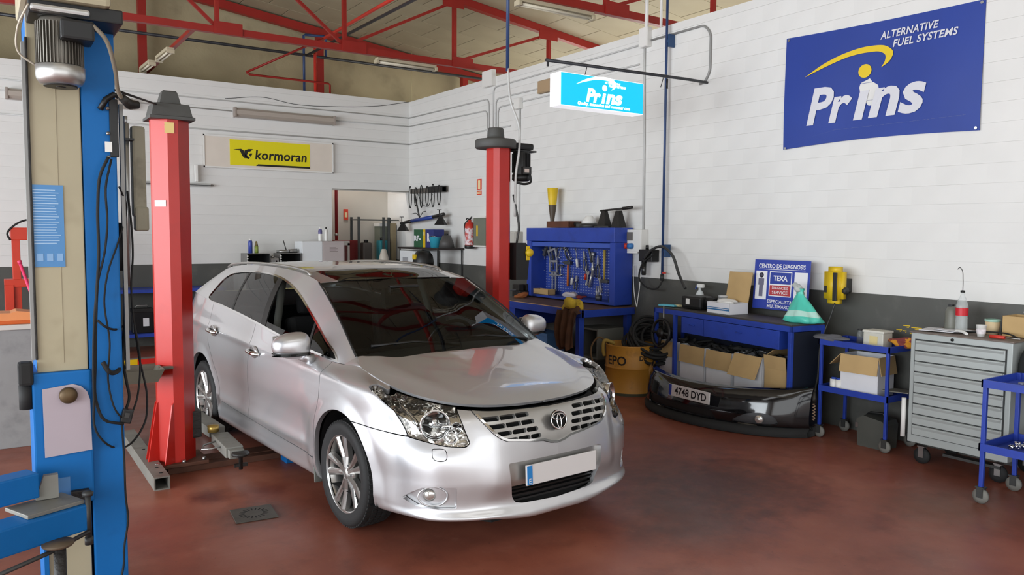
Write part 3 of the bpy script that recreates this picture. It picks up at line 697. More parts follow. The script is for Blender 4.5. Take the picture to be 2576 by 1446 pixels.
# hood, windscreen, roof
GH=car_hood(90,80); GW=car_windscreen(40,40); GRF=car_roof(150,48)
one=lambda G: [np.ones(G.shape[:2])]
for mir in (True,False):
    he=np.minimum(np.arange(GH.shape[0])[:,None]*0+1.,1.)*np.ones(GH.shape[:2])
    panel('bonnet',GH,[he],M_PAINT,CAR,mir,.016,offset=-.004)
    panel('windscreen',GW,one(GW),M_SCREEN,CAR,mir,0)
    ylim=np.interp(GRF[...,0],[-1.3,-.86],[.50,.47])
    gl=np.minimum(GRF[...,0]+1.22-.05*GRF[...,1]**2,ylim-GRF[...,1])
    panel('roof',GRF,[-gl],M_PAINT,CAR,mir,.01)
    panel('roof_glass',GRF,[gl],M_TINT,CAR,mir,.006)
    GS=car_side_glass(360,60); PX=GS[...,[0,2]]
    DLO=[(-.205,.945),(-.37,.957),(-.671,.985),(-1.064,1.026),(-1.453,1.068),(-1.889,1.106),(-2.292,1.134),(-2.73,1.162),(-2.765,1.175),(-2.735,1.255),(-2.69,1.345),(-2.60,1.387),(-2.442,1.408),(-2.08,1.428),(-1.727,1.428),(-1.465,1.408),(-1.231,1.368),(-.977,1.298),(-.694,1.182),(-.44,1.066),(-.261,.988)]
    DLO=hermite(np.array(DLO+[DLO[0]]),110)[:-1]
    F=sdpoly(PX,DLO)
    panel('pillar_frame',GS,[-F],M_PAINT,CAR,mir,.02)
    tr=panel('window_trim',GS,[F,.011-F],M_CHROME,CAR,mir,.006,offset=-.003)
    def L(x0,z0,x1,z1): # field positive ahead (+x) of the line
        d=np.array([x1-x0,z1-z0]); d/=np.hypot(*d); return (PX[...,0]-x0)*d[1]-(PX[...,1]-z0)*d[0]
    l1=L(-.60,1.0,-.66,1.2); l2=L(-1.30,1.0,-1.44,1.42); l3=L(-1.385,1.0,-1.53,1.42); l4=L(-2.03,1.1,-2.14,1.42); l5=L(-2.065,1.1,-2.18,1.42)
    panel('quarter_light',GS,[F-.010,l1-.012],M_TINT,CAR,mir,.004,offset=.004)
    panel('window_divider',GS,[F-.010,.012-np.abs(l1)],M_BLK,CAR,mir,.01)
    panel('door_pillar',GS,[F-.010,-l2,l3],M_BLK,CAR,mir,.01,offset=.001)
    panel('rear_door_glass',GS,[F-.010,-l3-.003,l4-.003],M_TINT,CAR,mir,.004,offset=.004)
    panel('window_divider',GS,[F-.010,-l4,l5],M_BLK,CAR,mir,.01,offset=.002)
    panel('rear_quarter_glass',GS,[F-.010,-l5-.003],M_TINT,CAR,mir,.004,offset=.004)
    if not mir: panel('front_door_glass',GS,[F-.010,-l1-.012,l2-.002],M_TINT,CAR,mir,.004,offset=.004)
    else: panel('front_door_glass',GS,[F-.010,-l1-.012,l2-.002,.045-(PX[...,1]-np.interp(PX[...,0],[-1.5,-.6],[1.07,.985]))],M_TINT,CAR,mir,.004,offset=.004)
    sg=-1 if mir else 1
    rr=hermite(np.array([(-1.12,.560*sg,1.445),(-1.17,.563*sg,1.470),(-1.3,.565*sg,1.485),(-2.0,.562*sg,1.502),(-2.7,.545*sg,1.480),(-2.95,.535*sg,1.455),(-3.02,.532*sg,1.435)]),36)
    MB().tube(rr-np.array([0,0,.012]),.0105,10).build('roof_rail',M_SILV,CAR)
    MB().tube(hermite(np.array([(-.10,.722*sg,.992),(-.38,.683*sg,1.166),(-.62,.648*sg,1.291),(-.86,.617*sg,1.400)]),16),.006,6).build('screen_seal',M_BLK2,CAR)
    # painted corner between bonnet, fender and pillar
    tp=hermite(np.array(TOP),900); tp=tp[(tp[:,0]<.03)&(tp[:,0]>-.13)]; ap=np.array([-.09,.715,.985]); b0=np.array([.02,.750,.942])
    Gc=np.zeros((8,len(tp),3))
    for i in range(8):
        f=i/7
        for j in range(len(tp)):
            top=b0+(ap-b0)*(j/(len(tp)-1)); Gc[i,j]=tp[j]*(1-f)+top*f; Gc[i,j,2]+=.006*math.sin(math.pi*f)
    panel('cowl_corner',Gc,one(Gc),M_PAINT,CAR,mir,.01)
    # wing mirror
    mr=thing('wing_mirror',None,None); mr.parent=CAR; mr.location=(-.47,.985*sg,1.035)
    def shell(z0,z1,k=1.):
        G=np.zeros((15,28,3))
        for i in range(15):
            ph=-math.pi/2+math.pi*i/14
            for j in range(28):
                t=2*math.pi*j/28
                x=math.cos(ph)*math.cos(t); y=math.cos(ph)*math.sin(t); z=math.sin(ph)
                X=.085*math.copysign(abs(x)**.8,x)*(1 if x>0 else .55); Y=.118*math.copysign(abs(y)**.75,y); Z=.083*math.copysign(abs(z)**.75,z)
                G[i,j]=(X*k+.012*y*0-.35*Y*sg*.28,Y*k,min(max(Z*k*(1.0-.24*y*sg),z0),z1))
        m=MB(); n=28; vs=G.reshape(-1,3); fs=[(i*n+j,i*n+(j+1)%n,(i+1)*n+(j+1)%n,(i+1)*n+j) for i in range(14) for j in range(n)]
        return m.add(vs,fs,True)
    shell(-.045,1).build('mirror_cap',M_PAINT,mr)
    shell(-.062,-.045,1.012).build('mirror_indicator',mat('mirror_strip','C9C8C6',.1,.9),mr)
    shell(-.09,-.060,.99).build('mirror_base_shell',M_PAINT,mr)
    MB().tube([(-.01,-.07*sg,-.065),(.0,-.10*sg,-.085),(-.005,-.135*sg,-.10)],[.035,.032,.042],14).build('mirror_arm',M_PAINT,mr)
    MB().box(-.055,-.050,-.095,.095,-.05,.06).build('mirror_glass',M_CHROME,mr)
# wheels
def wheel(x,sg,name='wheel'):
    wdg=bpy.data.objects.new(name,None); COL.objects.link(wdg); wdg.parent=CAR; wdg.location=(x,.78*sg,.318)
    t=MB().lathe([(.232,-.10),(.262,-.105),(.292,-.108),(.308,-.095),(.3165,-.072),(.318,-.03),(.318,.03),(.3165,.072),(.308,.095),(.292,.108),(.262,.105),(.236,.098),(.228,.085),(.225,0),(.228,-.085)],(0,0,0),'Y',56,cap=False)
    for i in range(72): # tread blocks
        a=2*math.pi*i/72
        for yy in (-.075,-.037,0,.037,.075):
            aa=a+.03*(yy>0); r=.3175 if abs(yy)<.06 else .3135
            t.obox((math.sin(aa)*r,yy,math.cos(aa)*r),(.019,.030,.009),(0,aa,0))
    t.build('tyre',M_TYRE,wdg)
    r=MB().lathe([(.222,.088),(.229,.098),(.233,.100),(.236,.094),(.232,.086),(.224,.07),(.214,.03),(.208,-.09),(.213,-.09)],(0,0,0),'Y',48,cap=False)
    r.v=[(q[0],q[1]*sg,q[2]) for q in r.v]; r.build('rim',M_ALLOY,wdg)
    sp=MB()
    for i in range(10):
        a=2*math.pi*i/10+.10*(1 if i%2 else -1)+.05
        d=np.array([math.sin(a),0,math.cos(a)]); n=np.array([math.cos(a),0,-math.sin(a)])
        for (r0,w0,y0,r1,w1,y1) in ((.035,.016,.078,.10,.017,.074),(.10,.017,.074,.222,.026,.088)):
            q=[]
            for (rr,ww,yy) in ((r0,w0,y0),(r1,w1,y1)):
                for (k,dy) in ((-1,0),(-.35,.012),(.35,.012),(1,0),(1,-.03),(-1,-.03)): q.append(d*rr+n*ww*k+np.array([0,(yy+dy-.006)*sg,0]))
            sp.add(q,[(i_,(i_+1)%6,6+(i_+1)%6,6+i_) for i_ in range(6)]+[(0,1,2,3,4,5),(11,10,9,8,7,6)])
    for i,_ in enumerate(range(1)): sp.build('spokes',M_ALLOY,wdg)
    hb=MB().lathe([(.0,.085),(.028,.084),(.034,.078),(.06,.072),(.07,.055),(.07,.03)],(0,0,0),'Y',28); hb.v=[(q[0],q[1]*sg,q[2]) for q in hb.v]; hb.build('hub_cap',M_ALLOY,wdg)
    for i in range(5):
        a=2*math.pi*i/5+.35; n=MB().lathe([(.0,.075),(.009,.075),(.010,.06)],(math.sin(a)*.05,0,math.cos(a)*.05),'Y',8); n.v=[(q[0],q[1]*sg,q[2]) for q in n.v]; n.build('lug_nut',M_DGREY,wdg)
    br=MB().lathe([(.0,.03),(.148,.03),(.148,.018),(.0,.018)],(0,0,0),'Y',36); br.v=[(q[0],q[1]*sg,q[2]) for q in br.v]; br.build('brake_disc',M_DGREY,wdg)
    MB().lathe([(.0,-.06*sg),(.205,-.06*sg)],(0,0,0),'Y',24).build('wheel_back',M_DKCH,wdg)
    return wdg
for x in (.035,-2.66):
    for sg in (-1,1): wheel(x,sg)
    for sg in (-1,1): # wheel-well liners
        lt=MB().lathe([(.385,-.20*sg),(.385,.06*sg)],(x+.01,.80*sg,.335),'Y',40,cap=False)
        lt.lathe([(.0,-.21*sg),(.385,-.21*sg)],(x+.01,.80*sg,.335),'Y',40)
        lt.v=[(q[0],q[1],max(q[2],.21)) for q in lt.v]; lt.build('wheel_arch_liner',M_INT,CAR)
# underside, inner tub, mud flaps
MB().box(-3.5,.55,-.60,.60,.16,.24,.03).build('underbody',M_INT,CAR)
MB().add([(.62,-.62,.19),(.62,.62,.19),(.90,.42,.18),(.90,-.42,.18),(.50,-.62,.7),(.50,.62,.7),(.72,.42,.72),(.72,-.42,.72)],[(0,3,2,1),(4,5,6,7),(0,1,5,4),(1,2,6,5),(2,3,7,6),(3,0,4,7)]).build('engine_bay',M_DKCH,CAR)
for sg in (-1,1):
    MB().obox((-.355,.83*sg,.25),(.012,.12,.16),(0,-.1,0),.003).build('mud_flap',M_INT2,CAR)
    MB().box(-3.3,-.45,.70*sg,.74*sg,.24,.98,.02).build('door_card',M_INT,CAR)
    MB().tube([(-1.42,.70*sg,.7),(-1.47,.69*sg,1.0),(-1.55,.60*sg,1.40)],.03,8).build('pillar_trim',M_INT2,CAR)
MB().box(-3.3,-.3,-.70,.70,.24,.30).build('cabin_floor',M_INT,CAR)
MB().prism([(.02,.93),(-.28,.985),(-.52,.97),(-.62,.90),(-.62,.62),(.02,.62)],1,-.70,.70).build('dashboard',mat('dash_black','181818',.6),CAR)
def seat(y,x=-1.25):
    t=bpy.data.objects.new('front_seat',None); COL.objects.link(t); t.parent=CAR; t.location=(x,y,.30)
    MB().box(-.05,.45,-.25,.25,.06,.24,.05).build('cushion',M_INT,t)
    MB().obox((-.17,0,.50),(.14,.48,.62),(0,-.22,0),.05).build('backrest',M_INT,t)
    MB().obox((-.28,0,.90),(.08,.26,.17),(0,-.15,0),.035).build('headrest',M_INT,t)
seat(-.37); seat(.37)
MB().box(-2.45,-1.95,-.66,.66,.36,.55,.05).obox((-2.5,0,.80),(.14,1.30,.60),(0,-.2,0),.05).build('rear_bench',M_INT,CAR)
sw=MB(); Rw=[]; ctr=Vector((-.72,.37,.93)); nn=Vector((-.88,0,.47)); a1=Vector((0,1,0)); a2=nn.cross(a1)
for i in range(37): t=2*math.pi*i/36; Rw.append((ctr+(a1*math.cos(t)+a2*math.sin(t))*.185)[:])
sw.tube(Rw,.015,8,False); 
st=sw.build('steering_wheel',mat('wheel_leather','2A2A28',.4),CAR)
MB().tube([ctr-a1*.18,ctr,ctr+a1*.18],.018,8).tube([ctr,ctr+a2*.17],.02,8).lathe([(.0,.03),(.06,.02),(.07,-.02),(.0,-.05)],ctr,'Z',20,M=Vector((0,0,1)).rotation_difference(nn).to_matrix().to_4x4()).build('steering_spokes',M_INT,st)
MB().box(-.80,-.74,-.12,.12,1.30,1.37,.02).build('rear_view_mirror',M_BLK,CAR)
# wipers and cowl
MB().prism([(.05,.955),(-.16,.995),(-.17,.985),(.05,.93)],1,-.62,.62).build('cowl_panel',M_BLK,CAR)
for y0,y1 in ((-.60,.02),(-.05,.60)):
    MB().tube([(-.06,y1,1.002),(-.12,(y0+y1)/2,1.045),(-.13,y0,1.04)],.009,6).build('wiper',M_BLK,CAR)
MB().box(-.845,-.835,-.50,-.41,1.372,1.382).build('screen_sticker',M_WPL,CAR)
# number plate, emblem
pl=MB().box(-.006,.006,-.262,.262,-.056,.056,.003).build('number_plate',mat('plate_white','D2CFCE',.4),CAR); pl.location=(.985,.012,.428); pl.rotation_euler=(0,-.05,0)
MB().box(.006,.008,-.258,-.222,-.052,.052).build('plate_strip',mat('plate_blue','2A7FC4',.4),pl)
tm=fit(text_mb('E',.03,0,.0),.016); tm.xform(Matrix(((0,0,1,.0095),(1,0,0,-.24),(0,1,0,-.032),(0,0,0,1)))); tm.build('plate_letter',M_WPL,pl)
em=thing('emblem',None,None); em.parent=CAR; em.location=(.962,0,.700); em.rotation_euler=(0,-.22,0)
def ring(cy,cz,ry,rz,r,x=.006):
    P=[(x,cy+ry*math.cos(2*math.pi*i/36),cz+rz*math.sin(2*math.pi*i/36)) for i in range(37)]
    return MB().tube(P,r,6,False)
MB().lathe([(.0,.0),(.055,.0),(.056,-.006)],(0,0,0),'X',36).build('emblem_plate',M_DKCH,em)
e=ring(0,0,.056,.050,.0045); e.build('emblem_ring',M_CHROME,em)
ring(0,-.008,.015,.037,.0036).build('emblem_inner_oval',M_CHROME,em)
ring(0,.018,.042,.017,.0036).build('emblem_bar_oval',M_CHROME,em)
# ---------------------------------------------------------------- lifts
M_LBLUE=mat('lift_blue','0A62A6',.5,spec=.3,var=.07,vscale=3,dirt=('123B63',.5),dscale=2.5)
M_LBEI=mat('lift_beige','A69D83',.5,var=.05,vscale=3,dirt=('7A6F55',.6),dscale=1.8)
M_GREASE=mat('greasy_black','1E1B18',.55,bump=.4,bscale=50)
M_CASTAL=mat('cast_aluminium','B9B8B5',.35,.85)
M_CAP=mat('grey_plastic_cap','4A4A48',.6,var=.1,vscale=10)
M_GALV=mat('worn_grey_paint','7C7A73',.55,.2,var=.12,vscale=7,dirt=('4B3A30',.6),dscale=5)
M_RUST=mat('rusty_plate','5A3A2C',.7,.3,var=.2,vscale=8)
BP=thing('blue_lift_post','tall blue and beige two-post lift column with silver motor, nearest the viewer','lift post',(-6.15,-9.05,0))
def bp(n,mb,m): o=mb.build(n,m,BP); o.location=(6.15,9.05,0); return o
col=MB().box(-6.302,-6.285,-9.20,-8.85,0,2.62).box(-6.302,-5.985,-8.87,-8.85,0,2.62).box(-6.115,-5.985,-9.20,-8.85,0,2.62,.006).box(-6.31,-5.99,-9.16,-8.9,0,.02)
bp('column',col,M_LBLUE)
cv=bp('cover_panel',MB().box(-6.303,-6.118,-9.204,-9.18,1.165,2.625,.004).box(-6.209,-6.206,-9.206,-9.204,1.2,2.45),M_LBEI)
bp('cover_panel',MB().box(-6.285,-6.125,-9.185,-9.17,0.0,.66,.004),M_LBEI)
bp('carriage',MB().box(-6.325,-6.11,-9.225,-8.95,.60,1.165,.008),M_LBLUE)
bp('column_foot',MB().box(-6.42,-5.88,-9.36,-8.74,0,.03,.004),M_LBLUE)
# left-hand chain guard with grease, its nut
bp('guide_rail',MB().box(-6.308,-6.299,-9.215,-9.175,1.22,2.52,.003),M_GREASE)
bp('guide_strip',MB().box(-6.320,-6.308,-9.21,-9.17,1.22,2.5),mat('dull_rail','8A8A88',.5,.5))
bp('bump_stop',MB().box(-6.372,-6.318,-9.24,-9.17,1.12,1.215,.012).tube([(-6.345,-9.2,1.02),(-6.345,-9.2,1.12)],.026,12),M_BLK2)
st=bp('instruction_sticker',MB().box(-6.302,-6.19,-9.208,-9.204,1.60,1.935),mat('sticker_blue','4A83B8',.4))
mb=MB()
for i in range(21):
    z=1.915-i*.0108; mb.box(-6.298,-6.298+.095*random.uniform(.75,1),-9.2095,-9.208,z-.0028,z)
mb.build('sticker_text',mat('sticker_print','A8C6E0',.5),st); mb=MB()
for i in range(3): mb.box(-6.29+i*.035,-6.268+i*.035,-9.2095,-9.208,1.625,1.655)
mb.build('sticker_symbols',mat('sticker_print2','7FA6CE',.5),st)
bp('top_cover',MB().box(-6.325,-6.02,-9.44,-8.95,2.625,2.78,.02),M_LBEI)
bp('belt_guard',MB().box(-6.30,-5.975,-9.40,-8.88,2.575,2.63,.006),M_BLK)
mo=thing('motor',None,None); mo.parent=BP; mo.location=(-6.195+6.15,-9.335+9.05,-.02)
ml=MB().lathe([(.0,2.60),(.06,2.60),(.072,2.585),(.072,2.42),(.06,2.40),(.0,2.40)],(0,0,0),'Z',32)
for i in range(40):
    a=2*math.pi*i/40; ml.obox((math.cos(a)*.076,math.sin(a)*.076,2.495),(.016,.0035,.16),(0,0,a))
ml.build('motor_body',mat('motor_grey','6E6A62',.4,.6),mo)
MB().lathe([(.0,2.335),(.055,2.337),(.074,2.346),(.084,2.362),(.087,2.38),(.087,2.412),(.084,2.414),(.0,2.414)],(0,0,0),'Z',36).build('fan_cowl',M_CASTAL,mo)
MB().lathe([(.0,2.3335),(.018,2.3335),(.018,2.336)],(0,0,0),'Z',20).lathe([(.055,2.3345),(.06,2.3345),(.06,2.3375),(.055,2.3375)],(0,0,0),'Z',28).build('fan_vent',M_BLK,mo)
MB().box(-.005,.11,-.135,.0,2.50,2.575,.01).build('terminal_box',M_BLK,mo)
MB().box(-.10,.10,-.10,.10,2.60,2.625,.01).build('motor_flange',M_CASTAL,mo)
bp('motor_cable',MB().tube(hermite(np.array([(-6.10,-9.46,2.55),(-6.05,-9.46,2.50),(-6.01,-9.40,2.40),(-5.985,-9.32,2.31),(-5.95,-9.28,2.285),(-5.915,-9.26,2.275)]),24),.0085,8),mat('dirty_sheath','7B7263',.7))
bp('cable_end',MB().tube([(-5.975,-9.31,2.30),(-5.94,-9.27,2.28),(-5.905,-9.255,2.283)],[.016,.022,.016],8),M_GREASE)
bp('thin_lead',MB().tube(hermite(np.array([(-6.30,-9.42,2.6),(-6.335,-9.35,2.52),(-6.33,-9.28,2.44),(-6.27,-9.26,2.40)]),16),.004,6),mat('pale_lead','B8B0A0',.6))
tag(MB().tube([(-5.985,-9,2.658),(-5.979,-9,2.868),(-5.96,-9,3.615)],.010,8).build('supply_tube',M_COND),'thin grey tube rising from the blue lift post head to the roof','tube')
# notice hanging on a knob
nt=bp('notice',MB().prism([(-6.288,.815),(-6.115,.825),(-6.118,1.04),(-6.128,1.075),(-6.15,1.10),(-6.18,1.112),(-6.29,1.10)],1,-9.236,-9.232),mat('paper_notice','A99DA4',.8,var=.04,vscale=3))
bp('knob',MB().lathe([(.0,-.03),(.028,-.03),(.034,-.02),(.034,.0),(.0,.0)],(-6.198,-9.233,1.068),'Y',24),mat('worn_brass_knob','5B4A34',.5,.5,var=.2,vscale=20))
bp('blue_label',MB().box(-6.285,-6.20,-9.229,-9.2255,.62,.72),mat('label_blue','4E7FB4',.5))
bp('chain_sprocket_cover',MB().box(-6.20,-6.13,-9.25,-9.22,.615,.66,.006),M_GREASE)
# swing arms reaching to the left
arm=thing('swing_arm',None,None); arm.parent=BP
def ap(n,mb,m): o=mb.build(n,m,arm); o.location=(6.15,9.05,.085); return o
A0=Vector((-6.20,-9.30,.50)); A1=Vector((-6.62,-9.62,.50))
def slab(p0,p1,w,z0,z1,bev=.006):
    p0=Vector(p0);p1=Vector(p1); d=(p1-p0); L=d.length; a=math.atan2(d.y,d.x); c=(p0+p1)/2
    return MB().obox((c.x,c.y,(z0+z1)/2),(L,w,z1-z0),(0,0,a),bev)
ap('arm_beam',slab((-6.17,-9.36,0),(-6.62,-9.58,0),.13,.46,.565),M_LBLUE)
ap('arm_top_plate',slab((-6.20,-9.33,0),(-6.40,-9.42,0),.17,.566,.582,.003),M_GALV)
ap('arm_block',slab((-6.335,-9.30,0),(-6.48,-9.36,0),.10,.60,.70),M_LBLUE)
ap('arm_gusset',MB().prism([(-6.33,.585),(-6.25,.585),(-6.25,.68),(-6.30,.68)],1,-9.33,-9.30),M_GALV)
ap('lock_spindle',MB().rod((-6.155,-9.42,.42),(-6.155,-9.42,.60),.011).lathe([(.0,.0),(.02,.0),(.022,.012),(.012,.02),(.0,.02)],(-6.155,-9.42,.60),'Z',16).lathe([(.0,0),(.016,0),(.016,.03),(.0,.03)],(-6.155,-9.42,.40),'Z',14),M_DGREY)
ap('release_bar',MB().tube([(-6.155,-9.43,.455),(-6.30,-9.53,.435),(-6.52,-9.66,.42)],.009,8),M_DGREY)
ap('lifting_pad',MB().lathe([(.0,.0),(.05,.0),(.056,.006),(.056,.014),(.0,.018)],(-6.27,-9.52,.452),'Z',24),mat('worn_pad','5E5040',.6,.3))
ap('pad_screw',MB().rod((-6.265,-9.52,-.08),(-6.265,-9.52,.45),.022).lathe([(.0,0),(.05,0),(.05,.02),(.0,.02)],(-6.265,-9.52,-.083),'Z',16),M_GREASE)
# hand lamp and leads hanging on the blue post
hk=thing('hanging_hand_lamp','dirty beige workshop lamp with chrome tube hanging on the blue lift post','lamp',(-5.95,-9.1,1.3))
def hp(n,mb,m): o=mb.build(n,m,hk); o.location=(5.95,9.1,-1.3); return o
hp('chrome_tube',MB().rod((-5.931,-9.08,2.223),(-5.939,-9.08,1.503),.013).rod((-5.933,-9.08,2.254),(-5.934,-9.08,2.214),.010),mat('brushed_tube','A9AAAA',.3,.8))
hp('lamp_box',MB().box((-5.903,-9.02,2.221)[0],(-5.847,-9.02,2.226)[0],-9.05,-8.98,(-5.885,-9.02,1.814)[2],(-5.875,-9.02,2.22)[2],.012).box((-5.897,-9.02,1.814)[0],(-5.84,-9.02,1.815)[0],-9.055,-8.985,(-5.887,-9.02,1.751)[2],(-5.884,-9.02,1.859)[2],.01),mat('lamp_beige_dirty','8E8A78',.6,var=.12,vscale=6,dirt=('4F4638',.7),dscale=5))
hp('clamp',MB().box((-5.937,-9.1,2.749)[0],(-5.901,-9.1,2.755)[0],-9.10,-9.05,(-5.937,-9.1,2.148)[2],(-5.937,-9.1,2.158)[2]),M_BLK)
br=thing('wall_bracket','black steel bracket with hook at the top right of the blue lift post','bracket',(-5.98,-9.15,1.8))
def kp(n,mb,m): o=mb.build(n,m,br); o.location=(5.98,9.15,-1.8); return o
kp('plate',MB().box((-6.011,-9.16,2.722)[0]+.0,(-5.978,-9.16,2.728)[0],-9.215,-9.20,(-6.006,-9.2,2.062)[2],(-6,-9.2,2.304)[2],.003),M_BLK)
kp('hook',MB().tube([(-6.046,-9.22,2.256),(-6.024,-9.22,2.299),(-5.994,-9.22,2.322),(-5.975,-9.22,2.317)],.012,8),M_BLK)
for v in (273,335,394): kp('bolt',MB().lathe([(.0,-.006),(.008,-.004),(.008,0)],(-6.018,-9.215,2.161)[:2]+((-6.018,-9.215,2.161)[2]+(334-v)*.00168,),'Y',10),M_STEEL)
kp('white_tag',MB().box((-6.032,-9.22,2.1)[0],(-6.005,-9.22,2.102)[0],-9.222,-9.219,(-6.02,-9.22,2.081)[2],(-6.019,-9.22,2.124)[2]),M_WPL)
kp('rail',MB().box((-5.967,-9.15,2.732)[0],(-5.952,-9.15,2.735)[0],-9.17,-9.14,(-6.001,-9.15,1.142)[2],(-5.971,-9.15,2.293)[2]),mat('dull_rail','8A8A88',.5,.5))
kp('grip_sleeve',MB().tube([(-5.967,-9.14,1.785),(-5.974,-9.14,1.647),(-5.977,-9.14,1.577)],[.012,.022,.012],10),M_BLK2)
for i,(pts,r) in enumerate([
  ([(-6.023,-9.24,2.058),(-6.056,-9.25,1.981),(-6.069,-9.25,1.849),(-6.071,-9.25,1.65),(-6.085,-9.25,1.451),(-6.095,-9.25,1.216),(-6.097,-9.25,1.03),(-6.069,-9.25,0.95),(-5.992,-9.22,0.915)],.0062),
  ([(-6.01,-9.23,2.051),(-6.037,-9.25,1.933),(-6.035,-9.25,1.784),(-6.05,-9.25,1.65),(-6.074,-9.25,1.551),(-6.088,-9.25,1.451),(-6.101,-9.26,1.285),(-6.106,-9.26,1.05),(-6.104,-9.26,0.914),(-6.049,-9.22,0.828),(-5.947,-9.1,0.795),(-5.879,-9.05,0.876),(-5.868,-9.05,0.985),(-5.901,-9.08,1.177),(-5.92,-9.1,1.325)],.0045),
  ([(-5.982,-9.22,1.936),(-5.942,-9.12,1.855),(-5.985,-9.2,1.716),(-6.039,-9.24,1.566),(-6.054,-9.24,1.449),(-6.038,-9.24,1.278),(-6.048,-9.24,1.108),(-6.024,-9.24,0.985),(-5.999,-9.22,0.944)],.004),
  ([(-5.934,-9.1,1.926),(-5.922,-9.1,1.786),(-5.919,-9.1,1.645),(-5.929,-9.1,1.503),(-5.923,-9.1,1.361),(-5.901,-9.1,1.179),(-5.917,-9.1,1),(-5.95,-9.15,0.932)],.0042),
  ([(-6.069,-9.26,1.198),(-6.045,-9.26,1.154),(-6.002,-9.2,1.149),(-5.972,-9.15,1.227),(-5.955,-9.12,1.364)],.010),
  ([(-6.084,-9.26,1.376),(-6.059,-9.26,1.35),(-6.02,-9.22,1.329),(-5.968,-9.12,1.33)],.005),
  ([(-5.959,-9.12,1.558),(-5.961,-9.12,1.365),(-5.978,-9.14,1.191),(-5.964,-9.14,1.084),(-5.955,-9.14,1.011),(-5.979,-9.16,0.947)],.006)]):
    lab=['thick black cable hanging in a long loop on the blue lift post face','black lead hanging furthest right in a wide loop near the floor','thin black cable crossing diagonally over the blue lift column','black lead hanging straight down below the beige lamp','short thick black hose end curling up beside the blue post','short black cable bridging from the blue post to the chrome tube','black cable running down beside the chrome lamp tube'][i]
    tag(MB().tube(hermite(np.array(pts),60),r,8).build('hanging_cable',M_BLK2),lab,'cable',group='cables on the blue lift post')
tag(MB().tube([(-5.984,-9.2,2.344),(-5.433,-6.95,2.631)],.006,6).build('span_cable',M_BLK2),'thin black cable stretched from the blue post to the red post cap','cable')
sb=thing('switch_box','small black switch box hanging low on cables beside the blue post','switch',(-5.976,-9.2,0.945))
MB().obox((0,0,0),(.045,.04,.062),(0,.25,0),.006).build('case',M_BLK,sb); MB().obox((.0,-.022,.005),(.02,.006,.025),(0,.25,0),.002).build('button',M_DGREY,sb)
tag(MB().tube(hermite(np.array([(-5.996,-9.2,0.913),(-5.99,-9.2,0.762),(-5.988,-9.2,0.584),(-5.981,-9.2,0.485),(-6.001,-9.2,0.354),(-6.004,-9.2,0.283),(-6.03,-9.24,.18),(-6.0,-9.26,.012),(-5.86,-9.4,.008)]),50),.0042,8).build('floor_lead',M_BLK2),'black lead running down the right edge of the blue post to the floor','cable')
# ---- red posts
def octa(x,y,w,d,c,z0,z1):
    P=[(-w/2+c,-d/2),(w/2-c,-d/2),(w/2,-d/2+c),(w/2,d/2-c),(w/2-c,d/2),(-w/2+c,d/2),(-w/2,d/2-c),(-w/2,-d/2+c)]
    return MB().prism([(x+a,y+b) for a,b in P],2,z0,z1)
RL=thing('red_lift_post','red steel lift column with black pyramid cap, on the rear left of the car','lift post',(-5.33,-6.83,0))
M_LRED=mat('lift_red','B4271F',.30,var=.04,vscale=3,spec=.5,dirt=('8E1A15',.4),dscale=2)
octa(0,0,.255,.24,.092,.05,2.55).build('column',M_LRED,RL)
c=MB(); 
def ringp(w,d,z): return [(-w/2,-d/2,z),(w/2,-d/2,z),(w/2,d/2,z),(-w/2,d/2,z)]
L=[ringp(.30,.285,2.535),ringp(.30,.285,2.555),ringp(.27,.255,2.56),ringp(.235,.22,2.645),ringp(.14,.13,2.655),ringp(.10,.10,2.735),ringp(.085,.085,2.745)]
vs=[q for r in L for q in r]; fs=[(4*i+j,4*i+(j+1)%4,4*i+4+(j+1)%4,4*i+4+j) for i in range(len(L)-1) for j in range(4)]+[(3,2,1,0),(24,25,26,27)]
MB().add(vs,fs).build('cap',M_CAP,RL)
MB().obox((-.022,-.121,2.475),(.062,.003,.075),(0,0,-.15)).build('yellow_label',mat('aged_label','D8BE7C',.7),RL)
MB().obox((-.0835,-.0765,1.945),(.088,.003,.045),(0,0,-.785)).build('white_label',M_WPL,RL)
MB().box(-.19,.19,-.17,.17,.05,.075,.004).build('base_plate',M_RUST,RL)
for (x,y,rz) in ((-.122,-.028,math.pi+.25),(-.036,-.116,math.pi+.5),(-.122,.03,math.pi)):
    g=MB().prism([(0,.075),(.085,.075),(.014,.50),(0,.52)],1,-.005,.005); o=g.build('gusset',M_LRED,RL); o.location=(x,y,0); o.rotation_euler=(0,0,rz)
for (x,y) in ((-.16,-.14),(.02,-.15),(-.16,.14),(.16,-.14)):
    inst('anchor_bolt',MB().lathe([(.0,.02),(.012,.02),(.014,.0)],(0,0,.075),'Z',8).mesh('anchor_bolt',M_STEEL),RL,(x,y,0))
MB().box(.10,.17,-.05,.10,.22,.42,.01).build('carriage',M_GREASE,RL)
a=thing('swing_arm',None,None); a.parent=RL
MB().obox((.285,-.30,.205),(.12,.46,.075),(0,0,-.02),.006).build('arm_beam',M_GALV,a)
MB().obox((.285,-.52,.20),(.10,.12,.06),(0,0,-.02),.004).build('arm_extension',M_GALV,a)
MB().lathe([(.0,.02),(.055,.02),(.06,.012),(.06,.0),(.03,-.012),(.014,-.012),(.014,-.10),(.0,-.10)],(.30,-.61,.20),'Z',22).obox((.30,-.61,.13),(.09,.02,.022)).build('lifting_pad',M_GREASE,a)
MB().tube([(.23,-.22,.22),(.13,-.27,.215),(.10,-.36,.21),(.16,-.38,.21),(.25,-.36,.215)],.007,8).build('arm_handle',M_STEEL,a)
